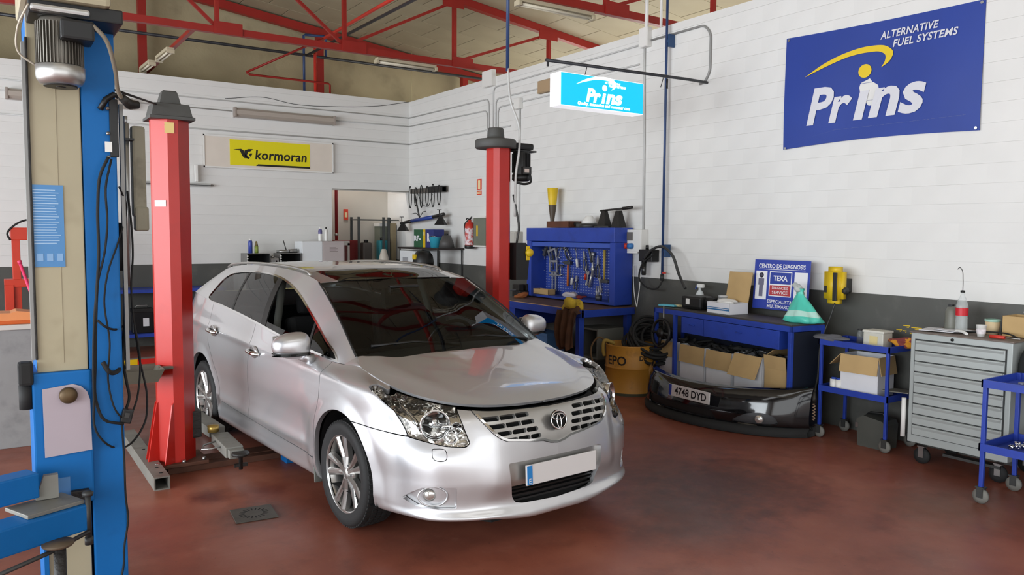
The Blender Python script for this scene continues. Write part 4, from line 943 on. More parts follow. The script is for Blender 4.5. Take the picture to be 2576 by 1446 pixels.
MB().lathe([(.0,.0),(.04,.0),(.042,.05),(.0,.055)],(.25,-.05,.25),'Z',18).build('brass_pad',mat('brass_pad','A68A4A',.35,.7),a)
a=thing('swing_arm',None,None); a.parent=RL
MB().obox((.30,.42,.205),(.12,.62,.075),(0,0,.05),.006).build('arm_beam',M_GALV,a)
MB().lathe([(.0,.03),(.055,.03),(.06,.0),(.0,-.01)],(.32,.76,.20),'Z',20).build('lifting_pad',M_GREASE,a)
FB=thing('floor_beam','grey square floor beam under the red lift post, open end towards the viewer','lift base',(-5.515,-6.6,0))
t=MB(); 
for (x0,x1,z0,z1) in ((-.05,.05,0,.008),(-.05,.05,.082,.09),(-.05,-.042,.008,.082),(.042,.05,.008,.082)): t.box(x0,x1,-.70,.80,z0,z1)
t.build('square_tube',M_GALV,FB)
for y in (-.60,-.45,-.1,.1): inst('bolt_hole',MB().lathe([(.0,.0915),(.012,.0915),(.012,.09)],(0,0,0),'Z',10).mesh('bolt_hole',M_DKCH),FB,(.01,y,0))
tag(MB().box(-5.42,-2.45,-6.98,-6.72,0,.045,.004).box(-5.42,-2.45,-6.90,-6.80,.045,.052).build('base_crossbeam',M_RUST),'flat rusty crossbeam on the floor joining both red lift posts','lift base')
tag(MB().box(-4.62,-4.35,-7.16,-7.02,0,.05,.006).build('wheel_chock_plate',M_LBLUE),'small blue steel plate on the floor under the sill of the car','plate')
RR=thing('red_lift_post','red lift column with round black head and motor, behind the car near the bench','lift post',(-2.53,-6.86,0))
octa(0,0,.185,.20,.04,0,2.56).build('column',M_LRED,RR)
MB().lathe([(.0,2.70),(.066,2.70),(.072,2.69),(.078,2.63),(.078,2.615),(.12,2.60),(.178,2.595),(.188,2.58),(.188,2.525),(.18,2.515),(.0,2.515)],(-.03,.0,0),'Z',40).build('head_cover',M_CAP,RR)
MB().box(.05,.33,-.10,.10,2.515,2.575,.02).build('belt_cover',M_BLK,RR)
m=thing('motor',None,None); m.parent=RR; m.location=(.24,-.02,0)
ml=MB().lathe([(.0,2.50),(.075,2.50),(.08,2.49),(.08,2.25),(.075,2.235),(.0,2.235)],(0,0,0),'Z',28)
for i in range(30): a_=2*math.pi*i/30; ml.obox((math.cos(a_)*.082,math.sin(a_)*.082,2.40),(.010,.003,.17),(0,0,a_))
ml.build('motor_body',M_BLK,m)
MB().lathe([(.0,2.232),(.07,2.232),(.086,2.245),(.086,2.29),(.0,2.29)],(0,0,0),'Z',28).build('fan_cowl',M_BLK,m)
MB().box(-.045,.045,-.105,-.06,2.29,2.36,.006).build('terminal_box',M_DGREY,m)
MB().obox((-.01,-.107,2.325),(.05,.002,.03)).build('rating_plate',mat('rating_plate','C9B9B0',.5),m)
MB().box(-.09,.14,-.05,.05,2.50,2.515,.003).build('motor_bracket',M_DGREY,m)
MB().tube(hermite(np.array([(.03,-.10,2.29),(.03,-.11,2.22),(-.03,-.11,2.20),(-.12,-.10,2.21)]),16),.011,8).build('motor_cable',M_BLK2,m)
MB().box(-.19,.19,-.17,.17,0,.03,.004).build('base_plate',M_RUST,RR)
MB().tube(hermite(np.array([(.085,-.02,3.25),(.09,-.06,2.95),(.15,-.11,2.72),(.14,-.13,2.50),(.115,-.12,2.30),(.112,-.11,1.90)]),40),.011,8).build('supply_conduit',M_COND,RR)
cb=thing('control_box','black control box with yellow switch hung on the right red lift post','switch box',(-2.36,-6.93,1.3))
MB().prism([(-.055,.02),(.075,.02),(.10,.30),(.055,.36),(-.055,.36)],1,-.06,.06).build('case',M_BLK,cb)
MB().lathe([(.0,-.03),(.035,-.028),(.04,0)],(.085,-.062,.27),'Y',20).build('isolator_switch',M_YEL,cb)
MB().box(.055,.095,-.068,-.061,.20,.33,.004).build('switch_plate',M_YEL,cb)
MB().tube(hermite(np.array([(-.03,-.03,.36),(-.02,-.05,.50),(-.05,-.05,.66),(-.07,-.03,.80)]),16),.010,8).build('supply_cable',M_DGREY,cb)
tag(MB().rod((-2.445,-6.875,3.22),(-2.445,-6.875,4.9),.016).build('air_drop_pipe',M_BLUEP),'thin blue pipe dropping from the roof onto the round-headed red lift post','pipe')
# ---------------------------------------------------------------- things on and along the right wall
def conduit(pts,r,label,m=M_COND,n=None,cat='conduit',name='conduit'):
    P=np.array(pts,float)
    mb=MB().tube(P if n is None else hermite(P,n),r,8)
    return tag(mb.build(name,m),label,cat)
def rw(l,x=-.014): return [(x,y,z) for y,z in l]
def bend(l,x=-.014,r=.10):
    """polyline with rounded corners"""
    P=[Vector((x,y,z)) for y,z in l]; out=[P[0]]
    for i in range(1,len(P)-1):
        a=(P[i-1]-P[i]); b=(P[i+1]-P[i]); k=min(r,a.length*.45,b.length*.45); a.normalize(); b.normalize()
        p0=P[i]+a*k; p1=P[i]+b*k
        for t in np.linspace(0,1,6): out.append(p0*(1-t)**2+P[i]*2*t*(1-t)+p1*t*t)
    out.append(P[-1]); return [q[:] for q in out]
conduit(bend([(0,3.80),(-2.70,3.78),(-2.73,2.2)]),.010,'upper grey conduit from the corner bending down beside the white junction box')
conduit(bend([(0,3.65),(-2.66,3.61),(-2.685,2.2)]),.010,'second grey conduit from the corner, bending down above the round motor head')
conduit(rw([(0,3.33),(-3.3,3.31)]),.010,'lowest straight grey conduit running from the room corner along the wall')
conduit(bend([(-2.83,3.2),(-2.83,3.93),(-6.03,3.95)]),.010,'long grey conduit under the wall top joining the two white junction boxes')
conduit(bend([(-2.90,3.2),(-2.90,3.75),(-6.0,3.73)]),.010,'grey conduit passing the brown box behind the hanging light sign')
conduit(bend([(-2.96,3.2),(-2.96,3.62),(-4.6,3.62)]),.010,'grey conduit just below the brown box on the wall')
conduit(rw([(-3.54,3.55),(-3.54,1.78)]),.012,'vertical grey conduit down to the grey box left of the tool cabinet')
conduit(rw([(-6.09,3.92),(-6.09,3.63),(-6.11,2.8),(-6.12,1.79)]),.013,'vertical grey conduit behind the light sign down to the socket box')
conduit(bend([(-6.2,3.97),(-7.0,3.97),(-7.09,3.87),(-7.09,3.47),(-7.02,3.37),(-6.95,3.36)],r=.12),.012,'rounded conduit loop on the white wall right of the blue pipe',m=mat('loop_conduit','8A8A88',.4))
conduit([(-.03,-6.13,4.9),(-.03,-6.13,3.98)],.022,'white tube dropping from the roof into the junction box',m=M_WPL)
conduit([(-.0,-6.335,4.9),(-.0,-6.335,4.08)],.016,'thinner white tube dropping to the wall top beside the blue pipe',m=M_WPL)
for (y0,y1,z0,z1,l) in ((-2.60,-2.88,3.95,4.19,'white junction box on the wall top above the round motor head'),(-6.05,-6.19,3.90,4.12,'white junction box under the white tube beside the blue pipe'),(-3.47,-3.60,3.52,3.67,'small grey junction box above the tool cabinet')):
    t=thing('junction_box',l,'box',(0,(y0+y1)/2,z0)); w_=abs(y1-y0)/2; h=z1-z0
    MB().box(-.07,.0,-w_,w_,0,h,.005).build('body',M_WPL,t); MB().box(-.078,-.07,-w_*.94,w_*.94,h*.03,h*.97,.003).build('lid',M_WPL,t)
t=thing('junction_box','brown square box on the white wall left of the light sign','box',(0,-4.17,3.66)); MB().box(-.06,0,-.14,.14,0,.17,.005).build('body',mat('brown_box','A08A6C',.6),t); MB().box(-.066,-.06,-.13,.13,.01,.16,.003).build('lid',mat('brown_lid','A88F70',.6),t)
bpip=thing('air_pipe','tall dark blue compressed-air pipe clipped to the white wall','pipe',(-.06,-6.49,1.2))
MB().rod((0,0,.09),(0,0,4.0),.015).build('pipe',M_BLUEP,bpip); MB().rod((0,0,.02),(0,0,.09),.022).build('drain_fitting',M_DGREY,bpip)
MB().obox((.0,-.02,.11),(.02,.06,.02)).build('valve_lever',M_RED,bpip)
for z in (2.68,.35): MB().box(-.03,.055,-.07,-.045,z-.06,z+.08,.003).box(-.005,.03,-.05,.0,z,z+.03).build('clamp',mat('clamp_blue','2B4A72',.4,.2),bpip)
# fire sign, extinguisher, panel
t=thing('fire_sign','small red fire-extinguisher sign high on the white wall','sign',(0,-2.42,2.34))
MB().box(-.006,0,-.068,.068,.075,.245).build('panel',mat('sign_red','D4432E',.5),t); MB().box(-.0075,-.006,-.034,.034,.09,.225,.0).build('pictogram',mat('sign_pale','F0D9A8',.5),t)
MB().box(-.006,0,-.068,.068,.0,.065).build('text_panel',mat('sign_red','D4432E',.5),t); MB().box(-.0075,-.006,-.055,.055,.036,.046).box(-.0075,-.006,-.055,.055,.016,.026).build('lettering',mat('sign_pale','F0D9A8',.5),t)
t=thing('fire_extinguisher','red fire extinguisher with white label hung on the wall left of the red post','fire extinguisher',(-.12,-2.33,1.50))
MB().lathe([(.0,.0),(.065,.0),(.078,.02),(.078,.34),(.07,.385),(.045,.415),(.025,.425),(.025,.45),(.0,.45)],(0,0,0),'Z',28).build('cylinder',M_RED,t)
MB().lathe([(.0,-.002),(.07,-.002),(.082,.01),(.082,.05),(.079,.055)],(0,0,0),'Z',28,cap=False).build('foot_ring',M_BLK,t)
lb=MB().lathe([(.0786,.06),(.0786,.32)],(0,0,0),'Z',40,cap=False); lb.f=[f for f in lb.f if lb.v[f[0]][0]<.03]; lb.mi=[0]*len(lb.f); lb.sm=[True]*len(lb.f); lb.build('label',mat('ext_label','D9C9CE',.5,var=.15,vscale=30,dirt=('C0392B',.9),dscale=18,dcut=(.5,.56)),t)
MB().tube([(0,.02,.45),(0,-.02,.47),(0,-.06,.50)],[.016,.014,.008],8).tube([(0,.02,.46),(-.02,.05,.475),(-.02,.075,.455)],.009,8).build('handle',M_BLK,t)
MB().tube(hermite(np.array([(0,.04,.45),(-.03,.09,.40),(-.03,.095,.25),(-.02,.085,.12)]),14),.010,8).build('hose',M_BLK2,t)
t=thing('electrical_panel','grey-green electrical box with yellow sticker beside the fire extinguisher','electrical box',(0,-2.58,1.53))
MB().box(-.10,0,-.17,.17,.02,.45,.006).build('body',mat('panel_green','6F7467',.5,var=.05),t); MB().box(-.112,0,-.175,.175,.45,.475,.004).box(-.112,0,-.175,.175,0,.025,.004).build('trim',M_WPL,t); MB().box(-.102,-.10,.04,.085,.17,.33).build('sticker',M_YEL,t)
t=thing('junction_box','pale grey electrical cabinet behind the right red lift post','box',(0,-3.44,1.30)); MB().box(-.13,0,-.18,.18,0,.47,.008).build('body',mat('pale_grey_box','B9B6AE',.5),t); MB().box(-.138,-.13,-.165,.165,.02,.45,.004).build('door',mat('pale_grey_box','B9B6AE',.5),t)
# ---- tool cabinet on the workbench
TC=thing('tool_cabinet','blue roller-front tool cabinet with perforated back standing on the workbench','tool cabinet',(0,-5.05,.90))
w2=.90
MB().box(-.30,-.02,-w2,-w2+.09,0,.744,.004).build('side_panel',M_BLUE,TC); MB().box(-.30,-.02,w2-.10,w2,0,.744,.004).build('side_panel',M_BLUE,TC)
MB().box(-.31,-.02,-w2,w2,.745,.92,.006).build('roller_housing',M_BLUE,TC)
MB().box(-.285,-.25,-w2+.09,w2-.10,.675,.735,.004).build('roller_slat',mat('blue_slat','3A56AE',.4),TC)
pg=MB().box(-.045,-.03,-w2+.09,w2-.10,.0,.75).build('back_panel',mat('perf_blue','2F489F',.45),TC)
h=MB()
for i in range(30):
    for j in range(19): h.box(-.0462,-.045,-.78+i*.0535,-.752+i*.0535,.08+j*.035,.089+j*.035)
tag(h.build('perforations',mat('perf_slot','8E98BE',.6),pg),kind='stuff')
MB().box(-.30,-.02,-w2+.09,w2-.10,0,.03,.003).build('bottom_rail',M_BLUE,TC)
WB=thing('workbench','blue workbench with brown top under the tool cabinet','workbench',(0,-5.05,0))
MB().box(-.84,0,-.95,.95,.845,.885,.004).build('worktop',mat('worn_wood_top','5E4434',.55,var=.15,vscale=6),WB)
MB().box(-.845,-.80,-.955,.955,.79,.875,.004).build('front_rail',M_BLUE,WB); MB().box(-.84,-.02,-.955,-.92,.79,.875,.004).build('end_rail',M_BLUE,WB)
MB().box(-.84,-.842,-.90,.95,.876,.8835).build('top_edge',mat('bright_edge','C9A27C',.4),WB)
for (x,y) in ((-.80,-.90),(-.80,.86),(-.07,-.90),(-.07,.86)): inst('leg',MB().box(-.035,.035,-.035,.035,0,.79,.004).mesh('leg',M_BLUE),WB,(x,y+.02,0))
MB().box(-.80,-.1,.45,.92,.56,.79,.006).build('drawer_unit',M_BLUE,WB)
MB().box(-.78,-.06,-.9,.9,.24,.27,.003).build('lower_shelf',mat('shelf_dark','35332F',.7),WB)
# ---------------------------------------------------------------- hand tools on the board (local frame: x right along the wall, y up, z out)
M_TOOL=mat('tool_steel','B4B4B4',.35,.7,var=.1,vscale=20); M_TOOLD=mat('dark_tool_steel','55565A',.42,.6)
M_WOODH=mat('wood_handle','B59A4A',.5); M_ORH=mat('orange_handle','C06A38',.5)
def tool_at(name,label,u3,ang,group=None):
    t=thing(name,label,'tool',u3,group=group)
    S_=1.3
    t.matrix_world=Matrix.Translation(u3)@Matrix(((0,0,-1,0),(-1,0,0,0),(0,1,0,0),(0,0,0,1)))@Matrix.Rotation(ang,4,'Z')@Matrix.Scale(S_,4)
    return t
def spanner(t,L=.2,m=M_TOOL):
    MB().box(-.009,.009,-L/2+.02,L/2-.02,.0,.006,.001).build('shaft',m,t)
    MB().prism([(-.02,L/2-.03),(.02,L/2-.03),(.022,L/2),(.012,L/2+.012),(.008,L/2-.008),(-.008,L/2-.008),(-.012,L/2+.012),(-.022,L/2)],2,0,.008).build('open_jaw',m,t)
    MB().lathe([(.009,0),(.017,0),(.017,.009),(.009,.009),(.009,0)],(0,-L/2+.012,0),'Z',16,cap=False).build('ring_end',m,t)
def hammer(t,L=.3,hm=M_ORH):
    MB().tube([(0,-L/2,.012),(0,0,.012),(0,L/2,.012)],[.013,.012,.009],10).build('handle',hm,t)
    MB().box(-.05,.045,L/2-.02,L/2+.015,-.004,.028,.005).prism([(-.05,L/2-.015),(-.085,L/2-.004),(-.085,L/2+.003),(-.05,L/2+.012)],2,.004,.02).build('head',M_TOOLD,t)
def pliers(t,L=.18,hm=M_TOOLD):
    for s in (-1,1):
        MB().tube(hermite(np.array([(s*.006,L*.1,.006),(s*.022,-L*.1,.006),(s*.018,-L*.5,.006)]),10),[.005]+[.0075]*9,8).build('handle',hm,t)
        MB().prism([(0,L*.08),(s*.014,L*.14),(s*.012,L*.3),(s*.003,L*.48),(0,L*.48)],2,0,.01).build('jaw',M_TOOL,t)
    MB().lathe([(.0,.013),(.011,.013),(.011,0)],(0,L*.1,0),'Z',12).build('pivot',M_TOOL,t)
def driver(t,L=.22,hm=M_WPL):
    MB().tube([(0,0,.012),(0,.015,.012),(0,L*.45,.012)],[.008,.015,.013],10).build('grip',hm,t)
    MB().rod((0,0,.012),(0,-L*.55,.012),.004,None,8).build('blade',M_TOOL,t)
def puller(t,L=.16):
    MB().box(-.07,.07,L*.25,L*.25+.022,0,.02,.003).build('yoke',M_TOOL,t)
    for s in (-1,1): MB().box(s*.058-.008,s*.058+.008,-L*.5,L*.3,.002,.018,.003).prism([(s*.05,-L*.5),(s*.03,-L*.5),(s*.05,-L*.42)],2,.002,.018).build('claw',M_TOOL,t)
    MB().rod((0,-L*.3,.01),(0,L*.75,.01),.007).build('spindle',M_TOOLD,t)
def clamp(t,L=.16):
    MB().tube(hermite(np.array([(-.03,-L*.4,.01),(-.05,0,.01),(-.03,L*.4,.01),(.02,L*.45,.01),(.05,L*.3,.01)]),16),.007,8).build('frame',M_TOOLD,t)
    MB().rod((.0,-L*.35,.01),(.0,L*.4,.01),.005).build('screw',M_TOOL,t); MB().rod((-.03,-L*.36,.01),(.03,-L*.36,.01),.004).build('tommy_bar',M_TOOL,t)
def ratchet(t,L=.26):
    MB().tube([(0,-L/2,.01),(0,-L*.15,.01),(0,L*.35,.01)],[.013,.013,.007],10).build('handle',M_TOOL,t); MB().lathe([(.0,0),(.021,0),(.023,.01),(.021,.02),(.0,.02)],(0,L*.42,0),'Z',18).build('head',M_TOOL,t)
def caliper(t,L=.2):
    MB().box(-L/2,L/2,-.008,.008,0,.006,.001).build('beam',M_TOOL,t); MB().prism([(-L*.2,.008),(-L*.16,.008),(-L*.18,.04)],2,0,.006).prism([(-L*.05,-.008),(-L*.0,-.008),(-L*.03,-.05)],2,0,.006).build('jaws',M_TOOL,t)
D=math.radians
for fn,kw,pos,ang,lab,grp in [
 (hammer,dict(L=.22,hm=M_TOOLD),(-0.09,-4.178,1.555),D(-115),'grey-handled hammer slung across the top left of the tool board',None),
 (pliers,dict(L=.19),(-0.07,-4.39,1.505),D(10),'dark pliers third from the left in the top row of the tool board',None),
 (clamp,dict(L=.16),(-0.07,-4.602,1.499),D(-20),'small G-clamp in the top row between pliers and puller',None),
 (puller,dict(L=.15),(-0.07,-4.444,1.463),D(15),'bright two-leg puller in the top row of the tool board',None),
 (clamp,dict(L=.17),(-0.07,-4.791,1.483),D(30),'larger curved clamp right of the centre clamps on the tool board',None),
 (pliers,dict(L=.2),(-0.07,-4.731,1.513),D(35),'locking pliers hanging tilted above the orange hammer',None),
 (spanner,dict(L=.16),(-0.07,-4.229,1.327),D(0),'steel ring spanner at the left end of the middle row',None),
 (puller,dict(L=.14),(-0.07,-4.464,1.314),D(0),'steel puller hanging in the middle row above the caliper',None),
 (caliper,dict(L=.20),(-0.07,-4.484,1.186),D(0),'bright steel caliper laid level on the lower tool board',None),
 (spanner,dict(L=.20),(-0.07,-4.432,1.097),D(0),'left of two long bright spanners under the caliper','long spanners under the caliper'),
 (spanner,dict(L=.20),(-0.07,-4.504,1.101),D(0),'right of two long bright spanners under the caliper','long spanners under the caliper'),
 (spanner,dict(L=.18),(-0.07,-4.176,1.105),D(0),'grey spanner at the lower left corner of the tool board',None),
 (hammer,dict(L=.24,hm=M_ORH),(-0.07,-4.787,1.211),D(0),'orange-handled hammer hanging in the middle of the tool board',None),
 (driver,dict(L=.2,hm=M_WPL),(-0.07,-4.967,1.426),D(190),'screwdriver with white grip hanging tilted, upper middle of the board',None),
 (driver,dict(L=.16,hm=M_WPL),(-0.07,-4.881,1.173),D(170),'short white-handled screwdriver right of the orange hammer',None),
 (pliers,dict(L=.2),(-0.07,-5.121,1.405),D(10),'long-nose pliers hanging right of the white screwdriver',None),
 (hammer,dict(L=.2,hm=M_TOOLD),(-0.08,-5.242,1.51),D(20),'dark hammer hanging under the roller on the right half of the board',None),
 (ratchet,dict(L=.24),(-0.07,-5.288,1.36),D(0),'chrome ratchet hanging at the centre right of the tool board',None),
 (ratchet,dict(L=.20),(-0.07,-5.26,1.193),D(-15),'dark ratchet hanging below the chrome ratchet',None),
 (pliers,dict(L=.22),(-0.07,-5.381,1.339),D(0),'pliers left of the yellow-handled mallet on the tool board',None),
 (hammer,dict(L=.30,hm=M_WOODH),(-0.07,-5.518,1.354),D(180),'hammer with yellow wooden handle hanging on the right of the board',None),
 (driver,dict(L=.2,hm=M_WPL),(-0.09,-5.712,1.594),D(180),'large white-handled tool at the upper right corner of the board',None),
 (pliers,dict(L=.24),(-0.08,-5.719,1.425),D(0),'dark pliers at the right edge of the tool board',None),
 (spanner,dict(L=.15),(-0.07,-5.424,1.111),D(10),'spanner standing at the lower right of the tool board',None),
 (spanner,dict(L=.14),(-0.07,-5.174,1.178),D(-10),'small spanner hanging below the long-nose pliers',None),
 (driver,dict(L=.14,hm=M_RED),(-0.07,-5.149,1.238),D(180),'red-handled screwdriver hanging at the lower middle of the board',None),
 (clamp,dict(L=.12),(-0.07,-4.624,1.256),D(0),'small dark clamp left of the orange hammer head',None),
 (pliers,dict(L=.15),(-0.07,-4.948,1.115),D(-8),'small pliers hanging low under the white screwdrivers',None)]:
    t=tool_at(fn.__name__ if fn is not driver else 'screwdriver',lab,pos,ang,grp); fn(t,**kw)
# things lying in the cabinet's tray and on the bench
def carton(name,label,c,size,rz=0.,m=M_CARD,flaps=(),flapm=None,group=None,inner=None):
    """open carton: four walls, bottom, listed flaps (side, angle)"""
    t=thing(name,label,'box',c,rz,group); a,b,h=size; k=.004
    w_=MB().box(-a/2,a/2,-b/2,-b/2+k,0,h).box(-a/2,a/2,b/2-k,b/2,0,h).box(-a/2,-a/2+k,-b/2,b/2,0,h).box(a/2-k,a/2,-b/2,b/2,0,h).box(-a/2,a/2,-b/2,b/2,0,k)
    w_.build('body',m,t)
    for side,ang,ln in flaps:
        f=MB()
        if side in '-x+x':
            f.box(0,ln,-b/2,b/2,-k/2,k/2); o=f.build('flap',flapm or m,t); s=-1 if side=='-x' else 1
            o.location=(s*a/2,0,h); o.rotation_euler=(0,-ang,0) if s>0 else (0,math.pi+ang,0)
        else:
            f.box(-a/2,a/2,0,ln,-k/2,k/2); o=f.build('flap',flapm or m,t); s=-1 if side=='-y' else 1
            o.location=(0,s*b/2,h); o.rotation_euler=(ang,0,0) if s>0 else (math.pi-ang,0,0)
    return t
def blob(seed,r,sc=(1,1,1),amp=.25,lev=3):
    bm=bmesh.new(); bmesh.ops.create_icosphere(bm,subdivisions=lev,radius=1); rng=np.random.default_rng(seed); K=rng.normal(size=(6,3))*2.2; ph=rng.uniform(0,6.3,6)
    for v in bm.verts:
        d=1+amp*sum(math.sin(v.co.dot(Vector(k))+p_) for k,p_ in zip(K,ph))/3
        v.co=Vector((v.co.x*sc[0],v.co.y*sc[1],v.co.z*sc[2]))*r*d
    return MB().frombm(bm,True)
carton('parts_tray','shallow cardboard tray at the left of the tool cabinet',(-.20,-4.42,.93),(.12,.34,.07))
t=thing('glue_pot','dark green jar at the right end of the tool cabinet tray','jar',(-0.22,-5.824,0.939)); MB().lathe([(.0,-.05),(.045,-.05),(.048,.03),(.04,.045),(.0,.045)],(0,0,0),'Z',20).build('body',mat('green_jar','2C4A46',.3),t); MB().lathe([(.0,.045),(.038,.045),(.038,.06),(.0,.062)],(0,0,0),'Z',20).build('lid',M_BLK,t)
t=thing('tool_bundle','bundle of small bits standing in a cup on the cabinet tray','tool cup',(-.2,-5.55,.93)); MB().lathe([(.0,0),(.04,0),(.045,.06),(.04,.06),(.036,.006),(.0,.006)],(0,0,0),'Z',18).build('cup',M_TOOLD,t)
for i in range(8): a=i*.8; MB().rod((.015*math.cos(a),.015*math.sin(a),.01),(.04*math.cos(a),.04*math.sin(a),.12+.03*(i%3)),.005,None,6).build('bit',M_TOOL,t)
t=thing('white_wipes','crumpled white wipe lying on the tool cabinet tray','cloth',(-.22,-5.02,.955)); blob(3,.06,(1,1.9,.6),.4).build('fabric',mat('wipe','CFC8CC',.8),t)
t=thing('red_rag','small red rag beside the white wipe on the tray','cloth',(-.22,-5.22,.945)); blob(4,.04,(1,1.6,.5),.5).build('fabric',mat('red_rag','7A2B2C',.9),t)
# rags over the bench edge
YR=thing('yellow_cloth','yellow chamois cloth heaped on the front edge of the workbench','cloth',(-0.84,-5.841,0.921)); 
def drape(seed,wy,dz,bulge,n=26,m_=22):
    rng=np.random.default_rng(seed); ph=rng.uniform(0,6.3,8); G=np.zeros((m_,n,3))
    for i in range(m_):
        f=i/(m_-1)
        for j in range(n):
            g_=j/(n-1)*2-1
            y=g_*wy*(1-.22*f+.05*math.sin(5*f+ph[0])); fold=.025*math.sin(9*g_+ph[1]+2*f)+.018*math.sin(17*g_+ph[2]-3*f)
            if f<.3: x=-.05+.10*(.3-f)/.3+fold*.5; z=.05+.025*math.sin(7*g_+ph[3])*(1-f)+.05*math.cos(g_*1.5)-.10*f
            else: x=-.06-bulge*math.sin((f-.3)/.7*2.2)+fold; z=.07-(f-.3)/.7*dz-.03*math.sin(6*g_+ph[4])*(f-.3)
            G[i,j]=(x,y,z)
    return MB().grid(G)
o=blob(41,.155,(.55,1.0,.72),.32,4).build('fabric',mat('chamois','B89A2C',.85,var=.25,vscale=9,dirt=('4A3616',.8),dscale=7),YR)
BR=thing('brown_apron','dirty brown rag hanging below the yellow cloth on the workbench','cloth',(-0.86,-5.854,0.821)); drape(9,.17,.46,.05).build('fabric',mat('brown_rag','4A2E1C',.9,var=.3,vscale=8),BR)
# on top of the tool cabinet
TZ=1.823
t=thing('funnel','tall yellow and brown funnel standing on the tool cabinet','funnel',(-.15,-4.52,TZ)); MB().lathe([(.022,0),(.03,.12),(.055,.30)],(0,0,0),'Z',22,cap=False).build('spout',mat('funnel_brown','4B3F33',.5),t); MB().lathe([(.048,.28),(.062,.40),(.072,.52),(.075,.525),(.068,.52),(.058,.40)],(0,0,0),'Z',22,cap=False).build('yellow_body',M_YEL,t)
t=thing('drain_pan','rusty brown tray lying on the tool cabinet','tray',(-.16,-4.78,TZ)); MB().box(-.10,.10,-.24,.24,0,.012).box(-.10,.10,-.24,-.232,.012,.085).box(-.10,.10,.232,.24,.012,.085).box(-.10,-.092,-.24,.24,.012,.085).box(.092,.10,-.24,.24,.012,.085).build('tray',mat('rust_tray','5A3422',.6,var=.2),t)
t=thing('brake_parts','dark greasy metal parts heaped on the cabinet beside the tray','parts',(-.16,-5.06,TZ)); MB().lathe([(.0,0),(.06,0),(.06,.02),(.025,.03),(.025,.06),(.0,.06)],(0,.03,.02),'X',18).build('flange',M_GREASE,t); MB().tube([(0,-.12,.02),(0,-.02,.05),(0,.08,.05)],[.018,.022,.03],10).build('stub_axle',M_GREASE,t); MB().obox((.0,-.06,.03),(.05,.1,.05),(0,0,.4),.01).build('bracket',M_GREASE,t)
t=thing('plastic_cone','white plastic cone on a dark base on the tool cabinet','container',(-.16,-5.30,TZ)); MB().lathe([(.0,0),(.115,0),(.12,.02),(.11,.05),(.0,.05)],(0,0,0),'Z',26).build('base',M_DGREY,t); MB().lathe([(.10,.05),(.085,.09),(.05,.135),(.035,.15),(.0,.152)],(0,0,0),'Z',26).build('cone',M_WPL,t)
t=thing('caliper_stand','black steel stand with two tapered legs and a crossbar on the cabinet','stand',(-.16,-5.72,TZ))
for y in (-.13,.13): MB().add([(-.06,y-.075,0),(.06,y-.075,0),(.06,y+.075,0),(-.06,y+.075,0),(-.025,y-.03,.20),(.025,y-.03,.20),(.025,y+.03,.20),(-.025,y+.03,.20)],[(3,2,1,0),(4,5,6,7),(0,1,5,4),(1,2,6,5),(2,3,7,6),(3,0,4,7)]).build('leg',M_GREASE,t)
MB().tube([(0,.20,.205),(0,-.20,.225)],.012,8).tube([(0,-.20,.225),(0,-.36,.235)],.019,10).build('crossbar',M_GREASE,t); MB().box(-.07,.07,-.02,.24,-.0,.02,.004).build('base_bar',M_DGREY,t)
# below and left of the bench
t=thing('vice','dark greasy vice and parts on the left of the workbench','vice',(-.35,-4.10,.885)); MB().box(-.09,.09,-.10,.10,0,.08,.01).build('base',M_GREASE,t); MB().box(-.10,-.02,-.08,.08,.08,.17,.01).build('fixed_jaw',M_GREASE,t); MB().box(.02,.10,-.08,.08,.08,.17,.01).build('moving_jaw',M_GREASE,t); MB().rod((-.2,0,.09),(.12,0,.09),.014).build('screw',M_TOOLD,t)
t=thing('rusty_bracket','orange-rusted casting lying on the left of the workbench','parts',(-.5,-4.32,.90)); blob(6,.06,(1,1.4,.8),.5).build('casting',mat('rust_orange','9A5A30',.8,var=.2,vscale=15),t)
t=thing('blue_crate','pale blue plastic parts box on the shelf under the workbench','crate',(-.55,-4.95,.27)); MB().box(-.14,.14,-.20,.20,0,.22,.01).build('body',mat('pale_blue_box','4E76A8',.5),t); MB().box(-.15,.15,-.21,.21,.20,.235,.006).build('rim',mat('pale_blue_box','4E76A8',.5),t); MB().box(-.152,-.149,-.03,.03,.05,.12).build('label',M_BLK,t)
t=thing('grease_tin','small black tin with yellow front under the workbench','tin',(-.7,-4.62,.27)); MB().box(-.07,.07,-.07,.07,0,.14,.008).build('body',M_BLK,t); MB().box(-.074,-.07,-.055,.055,.02,.12,.0).build('label',M_YEL,t); MB().lathe([(.0,-.079),(.03,-.079),(.03,-.07)],(0,0,.07),'X',16).build('badge',mat('pale_badge','D8D4B0',.5),t)
t=thing('gearbox_part','dusty grey metal casting on the floor under the workbench','parts',(-.75,-5.05,.0)); MB().box(-.16,.16,-.26,.26,0,.16,.03).build('casting',mat('dusty_metal','5C5A55',.7,.2,var=.2,vscale=10),t); MB().lathe([(.0,.0),(.09,.0),(.09,.08),(.05,.10),(.0,.10)],(0,.05,.16),'Z',20).build('housing',M_DGREY,t)
t=thing('red_jack','red trolley jack standing on the floor under the workbench','jack',(-1.0,-5.3,0)); MB().box(-.09,.09,-.30,.30,.03,.13,.01).build('frame',mat('jack_red','7C2A26',.5),t); MB().obox((0,.05,.17),(.07,.42,.05),(.2,0,0),.01).build('arm',mat('jack_red','7C2A26',.5),t)
for (x,y) in ((-.1,-.25),(.1,-.25),(-.1,.25),(.1,.25)): inst('wheel',MB().lathe([(.0,-.015),(.03,-.015),(.03,.015),(.0,.015)],(0,0,.03),'X',14).mesh('wheel',M_BLK),t,(x,y,0))
